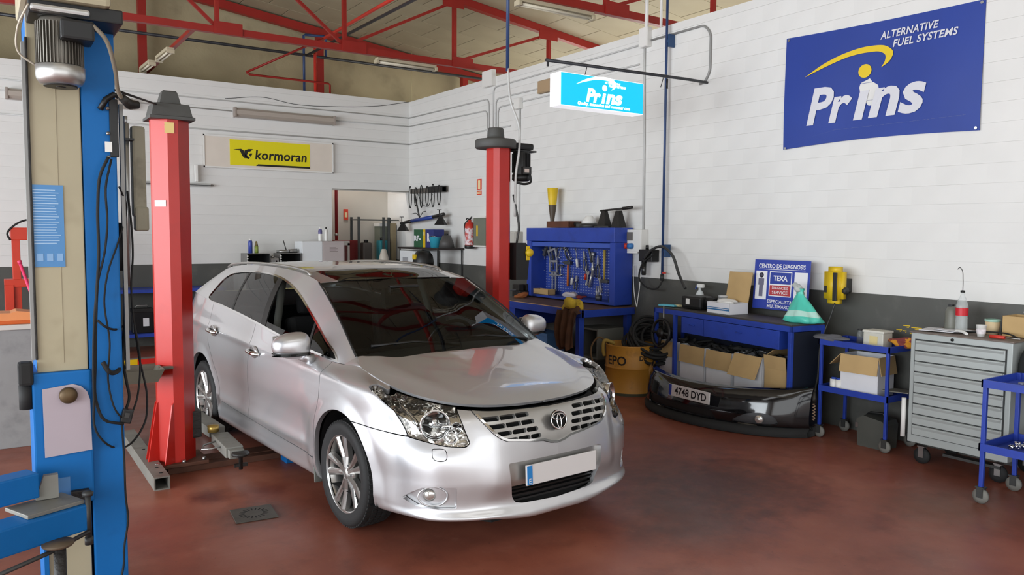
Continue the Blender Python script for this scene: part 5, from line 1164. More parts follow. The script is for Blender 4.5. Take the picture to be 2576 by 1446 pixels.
t=thing('vent_box','grey metal box with dark open front under the right end of the workbench','box',(-.32,-5.72,.27)); MB().box(-.20,.20,-.20,.20,0,.02).box(-.20,.20,-.20,.20,.34,.36).box(-.20,.20,-.20,-.18,.02,.34).box(-.20,.20,.18,.20,.02,.34).box(.18,.20,-.18,.18,.02,.34).build('casing',mat('grey_casing','6B6C66',.6),t)
# drum of hoses
DR=thing('oil_drum','cut-down yellow oil drum full of black hoses between bench and table','drum',(-.55,-6.52,0))
M_DRUM=mat('drum_yellow','B07C2C',.5,var=.1,vscale=4,dirt=('5A3E18',.6),dscale=4)
MB().lathe([(.0,.0),(.275,.0),(.285,.012),(.285,.03),(.277,.04),(.275,.28),(.280,.287),(.285,.295),(.280,.303),(.275,.31),(.275,.53),(.279,.54),(.265,.54),(.262,.02),(.0,.02)],(0,0,0),'Z',48).build('shell',M_DRUM,DR)
MB().lathe([(.2865,.0),(.2865,.03)],(0,0,0),'Z',40,cap=False).build('bottom_rim',mat('drum_rim','3B3B28',.6),DR)
def curved(body,size,R,a0,z,parent,name,m):
    tm=text_mb(body,size,0,.0025); A=np.array(tm.v); 
    tm.v=[(R*math.cos(a0+x/R),R*math.sin(a0+x/R),z+y) for x,y,_ in A]; return tm.build(name,m,parent)
M_INK=mat('drum_ink','1A1512',.6); camang=math.atan2(-12.95+6.52,-6.48+.55)
curved('EPO',.135,.2775,camang-.60,.375,DR,'lettering',M_INK); curved('DE',.07,.2775,camang+.50,.41,DR,'lettering',M_INK)
hz=MB()
for i in range(18):
    tlt=random.uniform(.35,.75); c=Vector((random.uniform(-.05,.08),random.uniform(-.12,.08),.53+.011*i)); Rr=.19+.05*random.random(); P=[]
    for k in range(33):
        q=2*math.pi*k/32; v=Vector((Rr*math.cos(q),Rr*1.15*math.sin(q),0)); v.rotate(Matrix.Rotation(tlt,3,'X')); v.rotate(Matrix.Rotation(random.uniform(-.02,.02)-.5,3,'Z')); P.append((Vector((-.38,-6.64,-.06))+c+v)[:])
    hz.tube(hermite(np.array(P),40),.016,7,False)
tag(hz.build('coiled_hoses',M_BLK2),'tangle of black rubber hoses heaped in the yellow drum','hoses',kind='stuff')
tag(MB().tube(hermite(np.array([(-.72,-6.35,.52),(-.80,-6.28,.60),(-.86,-6.22,.50),(-.88,-6.25,.36),(-.84,-6.32,.22),(-.86,-6.40,.02)]),30),.010,8).build('hose_end',mat('brown_hose','5A4326',.7)),'thin brown hose end looping over the left rim of the drum','hose')
tag(MB().tube(hermite(np.array([(-.70,-6.42,.54),(-.79,-6.36,.57),(-.81,-6.36,.46),(-.80,-6.37,.40)]),16),.020,8).build('hose_end',mat('yellow_hose','8E7430',.7)),'short yellowish hose stub hooked over the drum rim','hose')
# ---------------------------------------------------------------- socket box, filter, hoses near the blue pipe
t=thing('socket_box','white electrical socket box with red and blue sockets beside the tool cabinet','socket box',(0,-6.03,1.52))
MB().box(-.11,0,-.16,.16,.02,.28,.008).build('body',M_WPL,t); MB().box(-.118,-.11,-.02,.14,.15,.25,.004).build('window',mat('smoked_window','6A6660',.2),t)
MB().lathe([(.0,-.05),(.032,-.05),(.036,0)],(-.11,.08,.085),'X',18).build('red_socket',M_RED,t); MB().lathe([(.0,-.05),(.032,-.05),(.036,0)],(-.11,.0,.085),'X',18).build('blue_socket',mat('socket_blue','2E6FB0',.4),t); MB().box(-.11,0,-.10,.15,0,.022,.003).build('bottom_rail',M_WPL,t)
for i,(u0) in enumerate((1595,1609)):
    tag(MB().tube(hermite(np.array([[(-0.05,-5.998,1.372),(-0.06,-6.022,1.127),(-0.07,-6.064,0.964),(-0.08,-6.104,0.888)],[(-0.05,-6.114,1.376),(-0.06,-6.124,1.133),(-0.07,-6.105,0.967),(-0.08,-6.104,0.888)]][i]),20),.006,6).build('white_flex',M_WPL),['left white flex hanging below the socket box','right white flex hanging below the socket box'][i],'cable')
t=thing('air_filter','black compressed-air filter regulator on the wall by the blue pipe','air regulator',(-.05,-6.27,1.40))
MB().box(-.07,.045,-.11,.11,.03,.17,.01).build('body',M_BLK,t); MB().lathe([(.0,-.13),(.022,-.13),(.028,-.12),(.03,.03)],(-.03,.06,0),'Z',16).build('bowl',mat('smoked_bowl','2B2B2B',.15),t); MB().lathe([(.0,.22),(.018,.22),(.02,.17)],(-.02,.02,0),'Z',14).build('knob',M_BLK,t)
tag(MB().tube(hermite(np.array([(-0.12,-6.407,1.516),(-0.13,-6.232,1.396),(-0.13,-6.189,1.232),(-0.13,-6.304,1.137),(-0.12,-6.487,1.139),(-0.08,-6.52,1.225)]),40),.010,8).build('air_hose',M_BLK2),'black air hose looping back to the foot of the blue pipe','hose')
tag(MB().tube(hermite(np.array([(-0.13,-6.263,1.466),(-0.15,-6.411,1.57),(-0.16,-6.578,1.609),(-0.16,-6.733,1.525),(-0.18,-6.866,1.312),(-.25,-7.03,1.17)]),40),.016,8).build('air_hose',M_DGREY),'thick grey air hose arching over to the diagnosis table','hose')
# ---------------------------------------------------------------- diagnosis table
TA=-.123
TB=thing('service_table','blue steel service table with drawers in front of the diagnosis sign','table',(-.25,-7.75,0),TA)
def tw(lx,ly,z=0.): return (-.25+lx*math.cos(TA)-ly*math.sin(TA),-7.75+lx*math.sin(TA)+ly*math.cos(TA),z)
def tb(n,mb,m): return mb.build(n,m,TB)
TT=.971
tb('tabletop',MB().box(-.30,.10,-.97,.95,.945,.97,.003),mat('table_top','3E3A38',.5,var=.1,vscale=6))
tb('front_rail',MB().box(-.31,-.285,-.98,.96,.905,.955,.003),M_BLUE); tb('side_rail',MB().box(-.31,.10,-.98,-.955,.905,.955,.003),M_BLUE); tb('side_rail',MB().box(-.31,.10,.935,.96,.905,.955,.003),M_BLUE)
for (x,y) in ((-.29,.94),(-.29,.62),(-.29,-.96),(.08,.94),(.08,-.96)): tb('leg',MB().box(x-.018,x+.018,y-.018,y+.018,0,.91,.003),M_BLUE)
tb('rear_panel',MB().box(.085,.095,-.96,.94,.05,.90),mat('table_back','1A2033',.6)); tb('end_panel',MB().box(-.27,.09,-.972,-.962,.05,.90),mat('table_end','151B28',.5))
for y0,y1 in ((.17,.50),(-.84,.16)):
    d=tb('drawer',MB().box(-.305,.05,y0,y1,.735,.90,.004),M_BLUE); MB().tube([(-.305,(y0+y1)/2-.04,.83),(-.32,(y0+y1)/2-.03,.83),(-.32,(y0+y1)/2+.03,.83),(-.305,(y0+y1)/2+.04,.83)],.005,6).build('handle',M_BLUE,d)
tb('shelf',MB().box(-.30,.09,-.96,.94,.225,.245,.003),M_BLUE)
for l,yc,wd,h,fl in [('white carton with cut-down front standing on the table shelf under the steering wheel',.78,.26,.36,(('-x',-1.48,.16),)),('white carton with brown folded flap, second on the table shelf',.38,.38,.36,(('-x',-1.48,.18),)),('white carton with brown flap, third on the table shelf',-.02,.36,.36,(('-x',-1.48,.18),)),('carton with a slanting open flap and red print on the table shelf',-.42,.36,.38,(('-x',-1.15,.22),('-y',.6,.16)))]:
    carton('parts_carton',l,tw(-.10,yc,.245),(.32,wd,h),TA,M_PAPER,fl,M_CARD,'cartons on the table shelf')
carton('parts_carton','all-brown carton with an upright flap at the right end of the table shelf',tw(-.10,-.76,.245),(.32,.26,.30),TA,M_CARD,(('-x',1.45,.12),),M_CARD,'cartons on the table shelf')
cz=MB()
for i in range(16):
    y=.66-.088*i; P=[tw(-.12+random.uniform(-.10,.10),y+.12*random.uniform(-1,1),.58+.09*random.random()) for _ in range(6)]
    cz.tube(hermite(np.array(P),24),.010+.008*random.random(),7)
tag(cz.build('tangled_cables',M_BLK2),'tangle of black cables stuffed into the cartons on the table shelf','cables',kind='stuff')
t=thing('steering_wheel','black steering wheel leaning at the left end of the table','steering wheel',tw(-.36,.77,.70)); 
R_=[(0,.145*math.cos(2*math.pi*i/32),.145*math.sin(2*math.pi*i/32)) for i in range(33)]; MB().tube(R_,.016,8,False).build('rim',M_BLK,t); MB().tube([(0,-.14,0),(0,.14,0)],.016,8).tube([(0,0,0),(0,0,-.14)],.016,8).lathe([(.0,-.03),(.05,-.02),(.05,.02),(.0,.02)],(0,0,0),'X',18).build('spokes',M_BLK,t); t.rotation_euler=(0,.12,TA)
t=thing('long_rod','thin steel rod with white ball hanging in front of the table','rod',tw(-.335,.75,.72)); MB().rod((0,0,0),(0,.01,.27),.007).build('rod',M_STEEL,t); MB().lathe([(.0,0),(.01,.004),(.012,.012),(.0,.022)],(0,0,-.015),'Z',12).build('ball',M_WPL,t)
# on the table
t=thing('spray_bottle','spray bottle with white trigger and blue lever at the left of the table','bottle',tw(.03,.62,TT)); MB().lathe([(.0,0),(.045,0),(.048,.02),(.048,.13),(.03,.17),(.015,.185),(.015,.21),(.0,.21)],(0,0,0),'Z',20).build('bottle',mat('pale_bottle','C9CDCF',.25),t); MB().box(-.02,.02,-.05,.03,.21,.25,.008).build('trigger_head',M_WPL,t); MB().obox((0,.045,.22),(.012,.012,.07),(.5,0,0),.003).build('lever',mat('lever_blue','3D56A0',.4),t)
t=thing('black_tool_case','black power tool lying on the left half of the table','power tool',tw(-.10,.52,TT)); MB().box(-.10,.10,-.16,.12,0,.14,.03).build('body',M_BLK,t); MB().tube([(0,-.10,.09),(0,-.26,.08)],[.055,.05],14).build('barrel',M_BLK,t); MB().box(-.104,-.10,.0,.05,.05,.11).build('tag',M_WPL,t)
t=thing('plastic_jar','clear plastic jar beside the black power tool on the table','jar',tw(.0,.22,TT)); MB().lathe([(.0,0),(.06,0),(.06,.12),(.05,.14),(.0,.14)],(0,0,0),'Z',20).build('jar',mat('cloudy_plastic','9EA0A0',.3,alpha=.7),t); MB().lathe([(.0,.14),(.052,.14),(.052,.16),(.0,.16)],(0,0,0),'Z',20).build('lid',mat('cloudy_lid','B8B8B8',.4),t)
t=carton('white_box','white carton with blue stripes and raised brown lid on the table',tw(-.12,.03,TT),(.24,.32,.11),TA,M_PAPER,(('+x',1.4,.30),),M_CARD)
MB().box(-.1225,-.121,-.16,.16,.055,.062).box(-.1225,-.121,-.16,.16,.035,.048).build('stripe',mat('stripe_blue','2C6A9C',.5),t)
t2=thing('foam_packing','crumpled white packing in the striped carton','packing',tw(-.12,.04,TT+.10)); blob(12,.075,(1,1.5,.55),.35).build('sheet',M_WPL,t2)
t=thing('gloves_pack','light blue glove packet on the left end of the table','packet',tw(-.20,.84,TT)); MB().obox((0,0,.012),(.12,.20,.02),(0,.05,.2),.006).build('packet',mat('cyan_packet','5FB4C8',.5),t); MB().obox((.03,-.11,.016),(.05,.08,.02),(0,0,-.2),.005).build('tag',mat('pale_yellow','D2C79A',.6),t)
# teal bag
G=[]; prof=[(.0,.0),(.16,.0),(.185,.02),(.165,.07),(.13,.13),(.095,.19),(.06,.25),(.038,.29),(.030,.325),(.045,.36)]
bag=MB(); vs=[]; n=32
for i,(r,h) in enumerate(prof):
    for j in range(n):
        a=2*math.pi*j/n; k=1+.10*math.sin(5*a+i*.6)+.06*math.sin(9*a-i); vs.append((r*k*.72*math.cos(a)+.02*h,r*k*1.0*math.sin(a)+.16*h,h+.008*math.sin(3*a+i)*(i>1)))
fs=[(i*n+j,i*n+(j+1)%n,(i+1)*n+(j+1)%n,(i+1)*n+j) for i in range(len(prof)-1) for j in range(n)]
t=thing('teal_bag','teal and white plastic bag standing at the right end of the table','bag',tw(-.04,-.86,TT),TA); t.scale=(1,1,.82); bag.add(vs,fs,True); M_TEAL=mat('teal_plastic','52C4B0',.35); 
b2=MB(); b2.v=bag.v; b2.f=bag.f; b2.sm=bag.sm; b2.mi=[1 if (f[0]//n) in (3,) else 0 for f in bag.f]; b2.build('bag_body',[M_TEAL,mat('teal_pale','B4DCD0',.4)],t)
MB().tube(hermite(np.array([(.0,.05,.33),(-.02,.08,.38),(.02,.12,.40),(.0,.04,.36)]),12),[.02,.03,.028,.02]*3,8).build('bag_knot',mat('clear_bag_top','B7BDBB',.3),t)
# ---- diagnosis sign
SG=thing('diagnosis_sign','blue CENTRO DE DIAGNOSIS sign board leaning on the wall behind the table','sign',(-.17,-8.17,1.03))
Msg=Matrix.Rotation(.06,4,'Y')
SG.rotation_euler=(0,.06,0); SG.scale=(1,.94,.92)
MB().box(-.006,0,-.335,.335,0,.52,.002).build('board',mat('sign_blue','2B3F9E',.4),SG)
def slab_t(par,body,yc,zc,wd,ht,name,m,bold=.0,x=-.0075,shear=0.):
    tm=fit(text_mb(body,.1,shear,bold),wd,ht); tm.xform(Matrix(((0,0,-1,x),(-1,0,0,yc),(0,1,0,zc),(0,0,0,1)))); return tm.build(name,m,par)
M_SW=mat('sign_white','E6E6EA',.5)
slab_t(SG,'CENTRO DE DIAGNOSIS',0,.455,.56,.045,'lettering',M_SW,.002)
MB().box(-.0072,-.006,-.28,.28,.418,.423).build('underline',M_SW,SG)
MB().box(-.0072,-.006,.17,.31,.10,.40).build('left_photo',M_SW,SG); MB().box(-.0072,-.006,-.31,-.16,.10,.40).build('right_photo',M_SW,SG)
fg=MB(); fg.lathe([(.0,0),(.028,0)],(-.0078,.24,.355),'X',18); fg.box(-.0085,-.0074,.205,.275,.25,.32).box(-.0085,-.0074,.215,.262,.13,.25); fg.build('pictured_machine',mat('pict_grey','6C6A80',.6),SG)
fg=disc((0,0),.05,20,.035); fg.xform(Matrix(((0,0,-1,-.0078),(-1,0,0,-.24),(0,1,0,.19),(0,0,0,1)))); fg.build('pictured_tester',mat('pict_olive','8A8F7E',.6),SG)
MB().box(-.0072,-.006,-.13,.14,.14,.40).build('logo_frame',M_SW,SG); MB().box(-.0080,-.0072,-.12,.13,.27,.39).build('logo_panel',mat('logo_blue','2A3F98',.4),SG); MB().box(-.0080,-.0072,-.12,.13,.15,.255).build('service_panel',mat('logo_red','B23A40',.4),SG)
slab_t(SG,'TEXA',.005,.33,.17,.055,'lettering',M_SW,.003,-.0085); slab_t(SG,'DIAGNOSIS',.005,.228,.19,.028,'lettering',M_SW,.001,-.0085); slab_t(SG,'SERVICE',.005,.182,.19,.032,'lettering',M_SW,.001,-.0085)
slab_t(SG,'ESPECIALISTA',0,.085,.30,.036,'lettering',M_SW,.0015); slab_t(SG,'MULTIMARCA',0,.035,.30,.036,'lettering',M_SW,.0015)
# ---- loose black bumper in front of the table
BM=thing('spare_bumper','loose black car bumper with number plate 4748 DYD on the floor before the table','bumper',(-1.02,-7.95,0))
M_BBL=mat('gloss_black_paint','0C0C0E',.12,coat=.6)
_bp=[(-.60,-8.84),(-.74,-8.75),(-.90,-8.57),(-1.02,-8.3),(-1.09,-8.0),(-1.10,-7.7),(-1.05,-7.44),(-.95,-7.22),(-.80,-7.05)]
ctl=[]
for (dx,z) in ((.10,.06),(.0,.09),(-.02,.16),(.0,.24),(.03,.32),(.07,.37),(.12,.39)):
    ctl.append([(x+dx*.9*(1 if x<-.6 else .6),y,z+.05*(abs(y+7.95)/.9)**2*(z>.2)) for x,y in _bp])
GBm=net(ctl,100,44); Pm=np.stack([np.concatenate([[0],np.cumsum(np.hypot(*np.diff(GBm[22,:,:2],axis=0).T))])[None,:]*np.ones((44,1)),GBm[...,2]],-1)
Ls=Pm[0,-1,0]
def bpanel(n,fields,m,par,off=0.,fl=.012):
    vs,fs=clip_grid(GBm,fields); bm=bmesh.new(); bv=[bm.verts.new(v) for v in vs]
    for f in fs:
        try: bm.faces.new([bv[i] for i in f])
        except ValueError: pass
    bmesh.ops.remove_doubles(bm,verts=bm.verts,dist=2e-4); bmesh.ops.recalc_face_normals(bm,faces=bm.faces)
    if sum(f.normal.dot(f.calc_center_median()-Vector((-.4,-7.95,.3)))*f.calc_area() for f in bm.faces)<0: bmesh.ops.reverse_faces(bm,faces=bm.faces)
    bm.normal_update()
    for v in bm.verts: v.co-=v.normal*off
    if fl:
        be=[e for e in bm.edges if e.is_boundary]; bm.normal_update(); nr={v:v.normal.copy() for e in be for v in e.verts}; r=bmesh.ops.extrude_edge_only(bm,edges=be)
        nv=set(g_ for g_ in r['geom'] if isinstance(g_,bmesh.types.BMVert))
        for v in nv:
            for e in v.link_edges:
                o_=e.other_vert(v)
                if o_ in nr and o_ not in nv: v.co-=nr[o_]*fl; break
        for e in be: e.smooth=False
    for f in bm.faces: f.smooth=True
    me=bpy.data.meshes.new(n); bm.to_mesh(me); bm.free(); me.materials.append(m); o=bpy.data.objects.new(n,me); COL.objects.link(o); o.parent=par
    if par is BM: o.location=(1.02,7.95,0)
    return o
fogp=[(.26,.12),(.30,.105),(.62,.09),(.66,.105),(.58,.165),(.48,.20),(.36,.20),(.28,.165)]
midp=[(.80,.09),(1.75,.09),(1.70,.19),(.86,.18)]
fo=sdpoly(Pm,hermite(np.array(fogp+[fogp[0]]),50)[:-1]); mi_=sdpoly(Pm,np.array(midp))
bpanel('skin',[-fo,-mi_],M_BBL,BM); lg=bpanel('lower_grille',[mi_],mat('grille_black','141414',.6),BM,.02,0); fg=bpanel('fog_recess',[fo],mat('fog_grey','3A3A3C',.45),BM,.02,0)
hcol=lambda s: tuple(GBm[np.argmin(abs(GBm[:,int(s/Ls*99),2]-.145)),int(s/Ls*99)])
c=Vector(hcol(.44)); 
o=MB().lathe([(.0,-.02),(.03,-.016),(.04,0),(.04,.02)],(0,0,0),'X',20).build('fog_lamp',mat('fog_glass','D8D8D4',.08,.8),fg); o.location=c+Vector((.0,.0,.0)); o.rotation_euler=(0,0,.55)
ls=MB(); 
tag(MB().box(0,.01,0,.01,0,.01).build('tmp',M_BLK),kind='structure') if False else None
lip=[(x-.02,y,.0) for x,y in _bp]; Lp=hermite(np.array(lip),50); mb=MB(); Gl=np.stack([Lp+np.array([0,0,.04]),Lp+np.array([-.015,0,.075]),Lp+np.array([.03,0,.12]),Lp+np.array([.10,0,.13]),Lp+np.array([.10,0,.04])]); mb.grid(np.concatenate([Gl,Gl[:1]])); o=mb.build('lower_lip',mat('matt_black_lip','1C1C1C',.8),BM); o.location=(1.02,7.95,-.035)
NP=bpy.data.objects.new('number_plate',None); COL.objects.link(NP); NP.parent=BM; 
cp=Vector((-1.135,-7.944,0.289)); NP.location=cp-Vector((-1.02,-7.95,0)); NP.rotation_euler=(0,.06,math.radians(-2))
MB().box(-.006,0,-.26,.26,-.055,.055,.003).build('plate',mat('plate_white','D2CFCE',.4),NP); MB().box(-.0075,-.006,.222,.256,-.05,.05).build('plate_strip',mat('plate_dkblue','2A3F9A',.4),NP)
slab_t(NP,'4748 DYD',-.02,0,.40,.072,'lettering',mat('plate_black','15151A',.5),.002,-.0078)
# yellow reel on the wall
YR=thing('hose_reel','yellow retractable cable reel on the wall above the trolley','cable reel',(-.18,-8.76,1.14)); YR.scale=(1,.86,1)
bm=bmesh.new(); bmesh.ops.create_cube(bm,size=1)
for v in bm.verts: v.co=Vector((v.co.x*.14,v.co.y*.22,v.co.z*.33))
bmesh.ops.bevel(bm,geom=bm.edges[:],offset=.045,segments=4,affect='EDGES'); MB().frombm(bm,True).build('case',M_YEL,YR).location=(0,0,.165)
MB().box(-.076,-.066,-.075,-.030,.03,.28,.003).build('slot',M_BLK,YR); MB().box(.07,.18,-.06,.06,.10,.22,.004).build('bracket',M_DGREY,YR); MB().lathe([(.0,-.14),(.03,-.14),(.03,-.10)],(0,0,.12),'Y',14).build('pivot',M_DGREY,YR); MB().box(-.073,-.068,.04,.07,.10,.16).build('marking',M_BLK,YR)
tag(MB().tube(hermite(np.array([(-.20,-8.78,1.15),(-.22,-8.76,1.05),(-.30,-8.72,.80),(-.42,-8.78,.50),(-.55,-8.84,.38)]),24),.008,8).build('reel_cable',M_DGREY),'grey cable hanging from the yellow reel down beside the table','cable')
t=thing('cable_plug','dark plug with striped coil at the end of the reel cable','plug',(-.56,-8.85,.30)); MB().tube([(0,0,.10),(0,0,.04),(0,0,.0)],[.012,.022,.018],10).build('plug',M_GREASE,t); MB().tube([(.012*math.cos(i*.9),.012*math.sin(i*.9),-.15+.15*i/40) for i in range(41)],.004,6).build('coil',mat('coil_tan','9A7F68',.6),t)
# ---------------------------------------------------------------- trolleys and chest at the right end
def caster(par,x,y,r=.05,m=M_DGREY,wm=None):
    c=bpy.data.objects.new('caster',None); COL.objects.link(c); c.parent=par; c.location=(x,y,0)
    MB().lathe([(.0,-.016),(r*.55,-.016),(r,-.010),(r,.010),(r*.55,.016),(.0,.016)],(0,0,r),'X',20).build('wheel',wm or mat('caster_wheel','6E6C66',.6),c)
    MB().box(-.024,-.019,-.02,.02,r*.8,r*2.1).box(.019,.024,-.02,.02,r*.8,r*2.1).box(-.026,.026,-.028,.028,r*2.08,r*2.22).build('fork',m,c); return c
M_TRB=mat('trolley_blue','263E9C',.4,var=.06,dirt=('1B2450',.4),dscale=5)
def trolley(t,x0,x1,y0,y1,zt,zs,leg=.012):
    for (x,y) in ((x0,y0),(x0,y1),(x1,y0),(x1,y1)):
        MB().box(x-leg,x+leg,y-leg,y+leg,.11,zt,.003).build('leg',M_TRB,t); caster(t,x,y)
    for n,z,h in (('top_tray',zt,.05),('lower_tray',zs,.05)):
        tr=MB().box(x0,x1,y0,y1,z-h,z-h+.006); tr.box(x0-.02,x0-.01,y0-.02,y1+.02,z-h,z).box(x1+.01,x1+.02,y0-.02,y1+.02,z-h,z).box(x0-.02,x1+.02,y0-.02,y0-.01,z-h,z).box(x0-.02,x1+.02,y1+.01,y1+.02,z-h,z); tr.build(n,M_TRB,t)
CT=thing('tool_trolley','blue two-shelf trolley between the table and the grey tool chest','trolley',(-.28,-9.16,0))
trolley(CT,-.21,.16,-.30,.30,.86,.46)
carton('white_carton','open white carton with brown flaps on the lower tray of the blue trolley',(-.32,-9.18,.42),(.26,.33,.33),.06,M_PAPER,(('-x',-1.42,.15),('-y',-1.40,.15),('+y',-.8,.14)),M_CARD)
for i,(y,l) in enumerate(((-8.955,'left white roll standing beside the carton on the trolley'),(-9.005,'white roll touching the carton on the trolley'))):
    t=thing('tape_roll',l,'roll',(-.44,y,.42)); MB().lathe([(.012,0),(.034,0),(.034,.10),(.012,.10),(.012,0)],(0,0,0),'Z',20,cap=False).build('roll',M_WPL,t); MB().lathe([(.0,.10),(.026,.101),(.02,.115),(.0,.115)],(0,0,0),'Z',16).build('blue_cap',mat('cap_blue','2F4AA0',.4),t)
t=thing('clear_tub','translucent square tub on the top of the blue trolley','tub',(-.28,-9.24,.815)); MB().box(-.07,.07,-.09,.09,0,.13,.012).build('tub',mat('milky_tub','C8C5B8',.4),t); MB().box(-.075,.075,-.095,.095,.125,.145,.006).build('lid',mat('milky_lid','D5D2C6',.4),t); MB().box(-.0725,-.0705,-.04,.03,.03,.10).build('label',mat('tub_label','D9C68C',.6),t)
t=thing('grey_rag','grey rag draped over the left edge of the blue trolley','cloth',(-.46,-8.93,.875)); blob(21,.07,(.9,2.0,.35),.4).build('fabric',mat('grey_rag','5C5C60',.9),t)
t=thing('orange_red_cloth','red and orange cloth on the right end of the trolley top','cloth',(-.22,-9.43,.875)); blob(22,.075,(1,1.5,.5),.35).build('fabric',mat('red_cloth','7D3A38',.9,var=.2,dirt=('C98A22',.95),dscale=6,dcut=(.5,.53)),t)
for i,(y,x) in enumerate(((-9.02,-.18),(-9.11,-.15))):
    t=thing('glass_jar',['clear glass jar at the back left of the trolley top','second clear jar at the back of the trolley top'][i],'jar',(x,y,.815)); MB().lathe([(.0,0),(.03,0),(.03,.08),(.022,.10),(.022,.115)],(0,0,0),'Z',16,cap=False).build('jar',mat('jar_glass','8D908E',.15,alpha=.45),t); MB().lathe([(.0,.115),(.024,.115),(.024,.125),(.0,.125)],(0,0,0),'Z',16).build('lid',M_DGREY,t)
t=thing('flat_board','thin grey board lying across the lower tray beside the carton','board',(-.25,-9.42,.475)); MB().obox((0,0,0),(.24,.20,.008),(0,.06,.3),.001).build('board',mat('grey_board','7D7A70',.7),t)
t=thing('battery_case','dark grey plastic case standing on the floor under the blue trolley','case',(-.36,-9.30,0)); MB().prism([(-.12,0),(.10,0),(.12,.22),(.06,.26),(-.11,.235),(-.13,.20)],0,-.09,.11).build('body',mat('case_grey','4A4B46',.5,var=.08),t); MB().tube([(-.0,-.10,.24),(-.0,-.06,.285),(-.0,.05,.275),(-.0,.08,.25)],.010,8).build('handle',M_BLK,t); MB().box(-.095,-.09,.10,.125,.15,.19).build('latch',M_STEEL,t)
# grey tool chest
CH=thing('tool_chest','grey steel tool chest with nine drawers on casters','tool chest',(-.28,-10.05,0))
M_CHG=mat('chest_grey','A3A8A6',.42,.15,var=.03,vscale=4); M_LINE=mat('drawer_shadow_gap','2A2C2C',.7)
MB().box(-.30,.26,-.36,.36,.165,1.01,.006).build('body',M_CHG,CH)
MB().box(-.306,-.299,-.325,.325,.225,.965).build('drawer_recess',M_LINE,CH)
for i in range(9):
    z0=.230+i*.0815; d=MB().box(-.316,-.300,-.318,.318,z0,z0+.074,.003).build('drawer',M_CHG,CH)
    MB().prism([(-.316,z0+.074),(-.322,z0+.071),(-.322,z0+.064),(-.316,z0+.046)],1,-.312,.312).build('pull_lip',M_CHG,d)
MB().lathe([(.0,-.312),(.010,-.312),(.011,-.30)],(0,.05,.987),'X',14).build('lock',M_BLK,CH)
tp=MB().box(-.31,.27,-.37,.37,1.01,1.02,.003).build('top_tray',mat('chest_top','6C6058',.6,var=.2,vscale=8),CH)
MB().tube([(-.32,.385,.20),(-.32,.385,.50)],.017,10).build('side_handle',M_WPL,CH)
for (x,y) in ((-.24,.27),(-.24,-.28),(.20,.27),(.20,-.28)): caster(CH,x,y,.062,M_STEEL,M_BLK2)
MB().box(-.27,-.20,-.30,.1,.10,.12).build('brake_bar',M_DGREY,CH)
TZ=1.021
t=thing('paper_sheets','white papers lying over the left edge of the grey chest top','paper',(-.36,-9.80,TZ)); MB().obox((0,0,.006),(.30,.24,.004),(0,.02,.25)).build('sheet',M_PAPER,t); MB().obox((.03,-.10,.012),(.26,.20,.003),(0,.03,-.2)).build('sheet',M_PAPER,t)
t=thing('soda_bottle','clear cola bottle with red label and a bent wire on the chest','bottle',(-.30,-9.92,TZ))
M_PET=mat('clear_pet','D5DAD9',.08,alpha=.35); MB().lathe([(.0,0),(.038,0),(.043,.02),(.041,.10),(.043,.16),(.042,.20),(.03,.245),(.014,.28),(.014,.30),(.0,.30)],(0,0,0),'Z',24).build('bottle',M_PET,t); MB().lathe([(.0435,.125),(.044,.185)],(0,0,0),'Z',24,cap=False).build('label',mat('cola_red','C0202C',.4),t); MB().lathe([(.0,.30),(.016,.30),(.016,.315),(.0,.317)],(0,0,0),'Z',16).build('cap',M_BLK,t)
MB().tube(hermite(np.array([(0,0,.31),(.003,.004,.40),(.0,.012,.47),(.0,.03,.49),(.0,.045,.475)]),16),.003,6).build('wire',M_DGREY,t)
t=thing('oil_can','translucent grey can beside the cola bottle on the chest','can',(-.26,-9.83,TZ)); MB().lathe([(.0,0),(.05,0),(.052,.02),(.05,.15),(.035,.18),(.0,.185)],(0,0,0),'Z',22).build('body',mat('grey_can','75756C',.4,alpha=.85),t); MB().box(-.01,.03,.0,.03,.18,.20,.003).build('cap',M_BLK,t)
t=thing('cream_pot','cream plastic pot with pale green rim on the chest','pot',(-.25,-10.12,TZ)); MB().lathe([(.0,0),(.042,0),(.050,.10),(.0,.10)],(0,0,0),'Z',22).build('pot',mat('cream_plastic','D6C09A',.5),t); MB().lathe([(.051,.095),(.053,.10),(.053,.112),(.047,.112)],(0,0,0),'Z',22,cap=False).build('rim',mat('pale_green_rim','9CC0B0',.5),t)
t=thing('paper_cup','small white paper cup standing on the chest in front of the carton','cup',(-.46,-10.14,TZ)); MB().lathe([(.0,0),(.024,0),(.034,.082),(.036,.084),(.032,.082),(.022,.004),(.0,.004)],(0,0,0),'Z',22).build('cup',M_WPL,t); MB().lathe([(.0278,.02),(.0325,.055)],(0,0,0),'Z',22,cap=False).build('print',mat('cup_print','D9D2D4',.6,var=.15,vscale=40),t)
carton('brown_box','plain brown cardboard box at the right end of the grey chest',(-.20,-10.36,TZ),(.22,.30,.15),.0,M_CARD,(('-x',-.05,.0),),M_CARD)
t=thing('water_bottle','clear water bottle with blue label lying tilted on the brown box','bottle',(-.22,-10.28,TZ+.16)); t.rotation_euler=(.55,0,0); t.location=(-.22,-10.34,TZ+.165)
MB().lathe([(.0,0),(.032,0),(.034,.02),(.034,.12),(.02,.17),(.012,.19),(.0,.19)],(0,0,0),'Z',20).build('bottle',M_PET,t); MB().lathe([(.035,.06),(.035,.10)],(0,0,0),'Z',20,cap=False).build('label',mat('water_label','5FA8D0',.4),t); MB().lathe([(.0,.19),(.014,.19),(.014,.21),(.0,.21)],(0,0,0),'Z',14).build('cap',mat('navy_cap','27305E',.4),t)
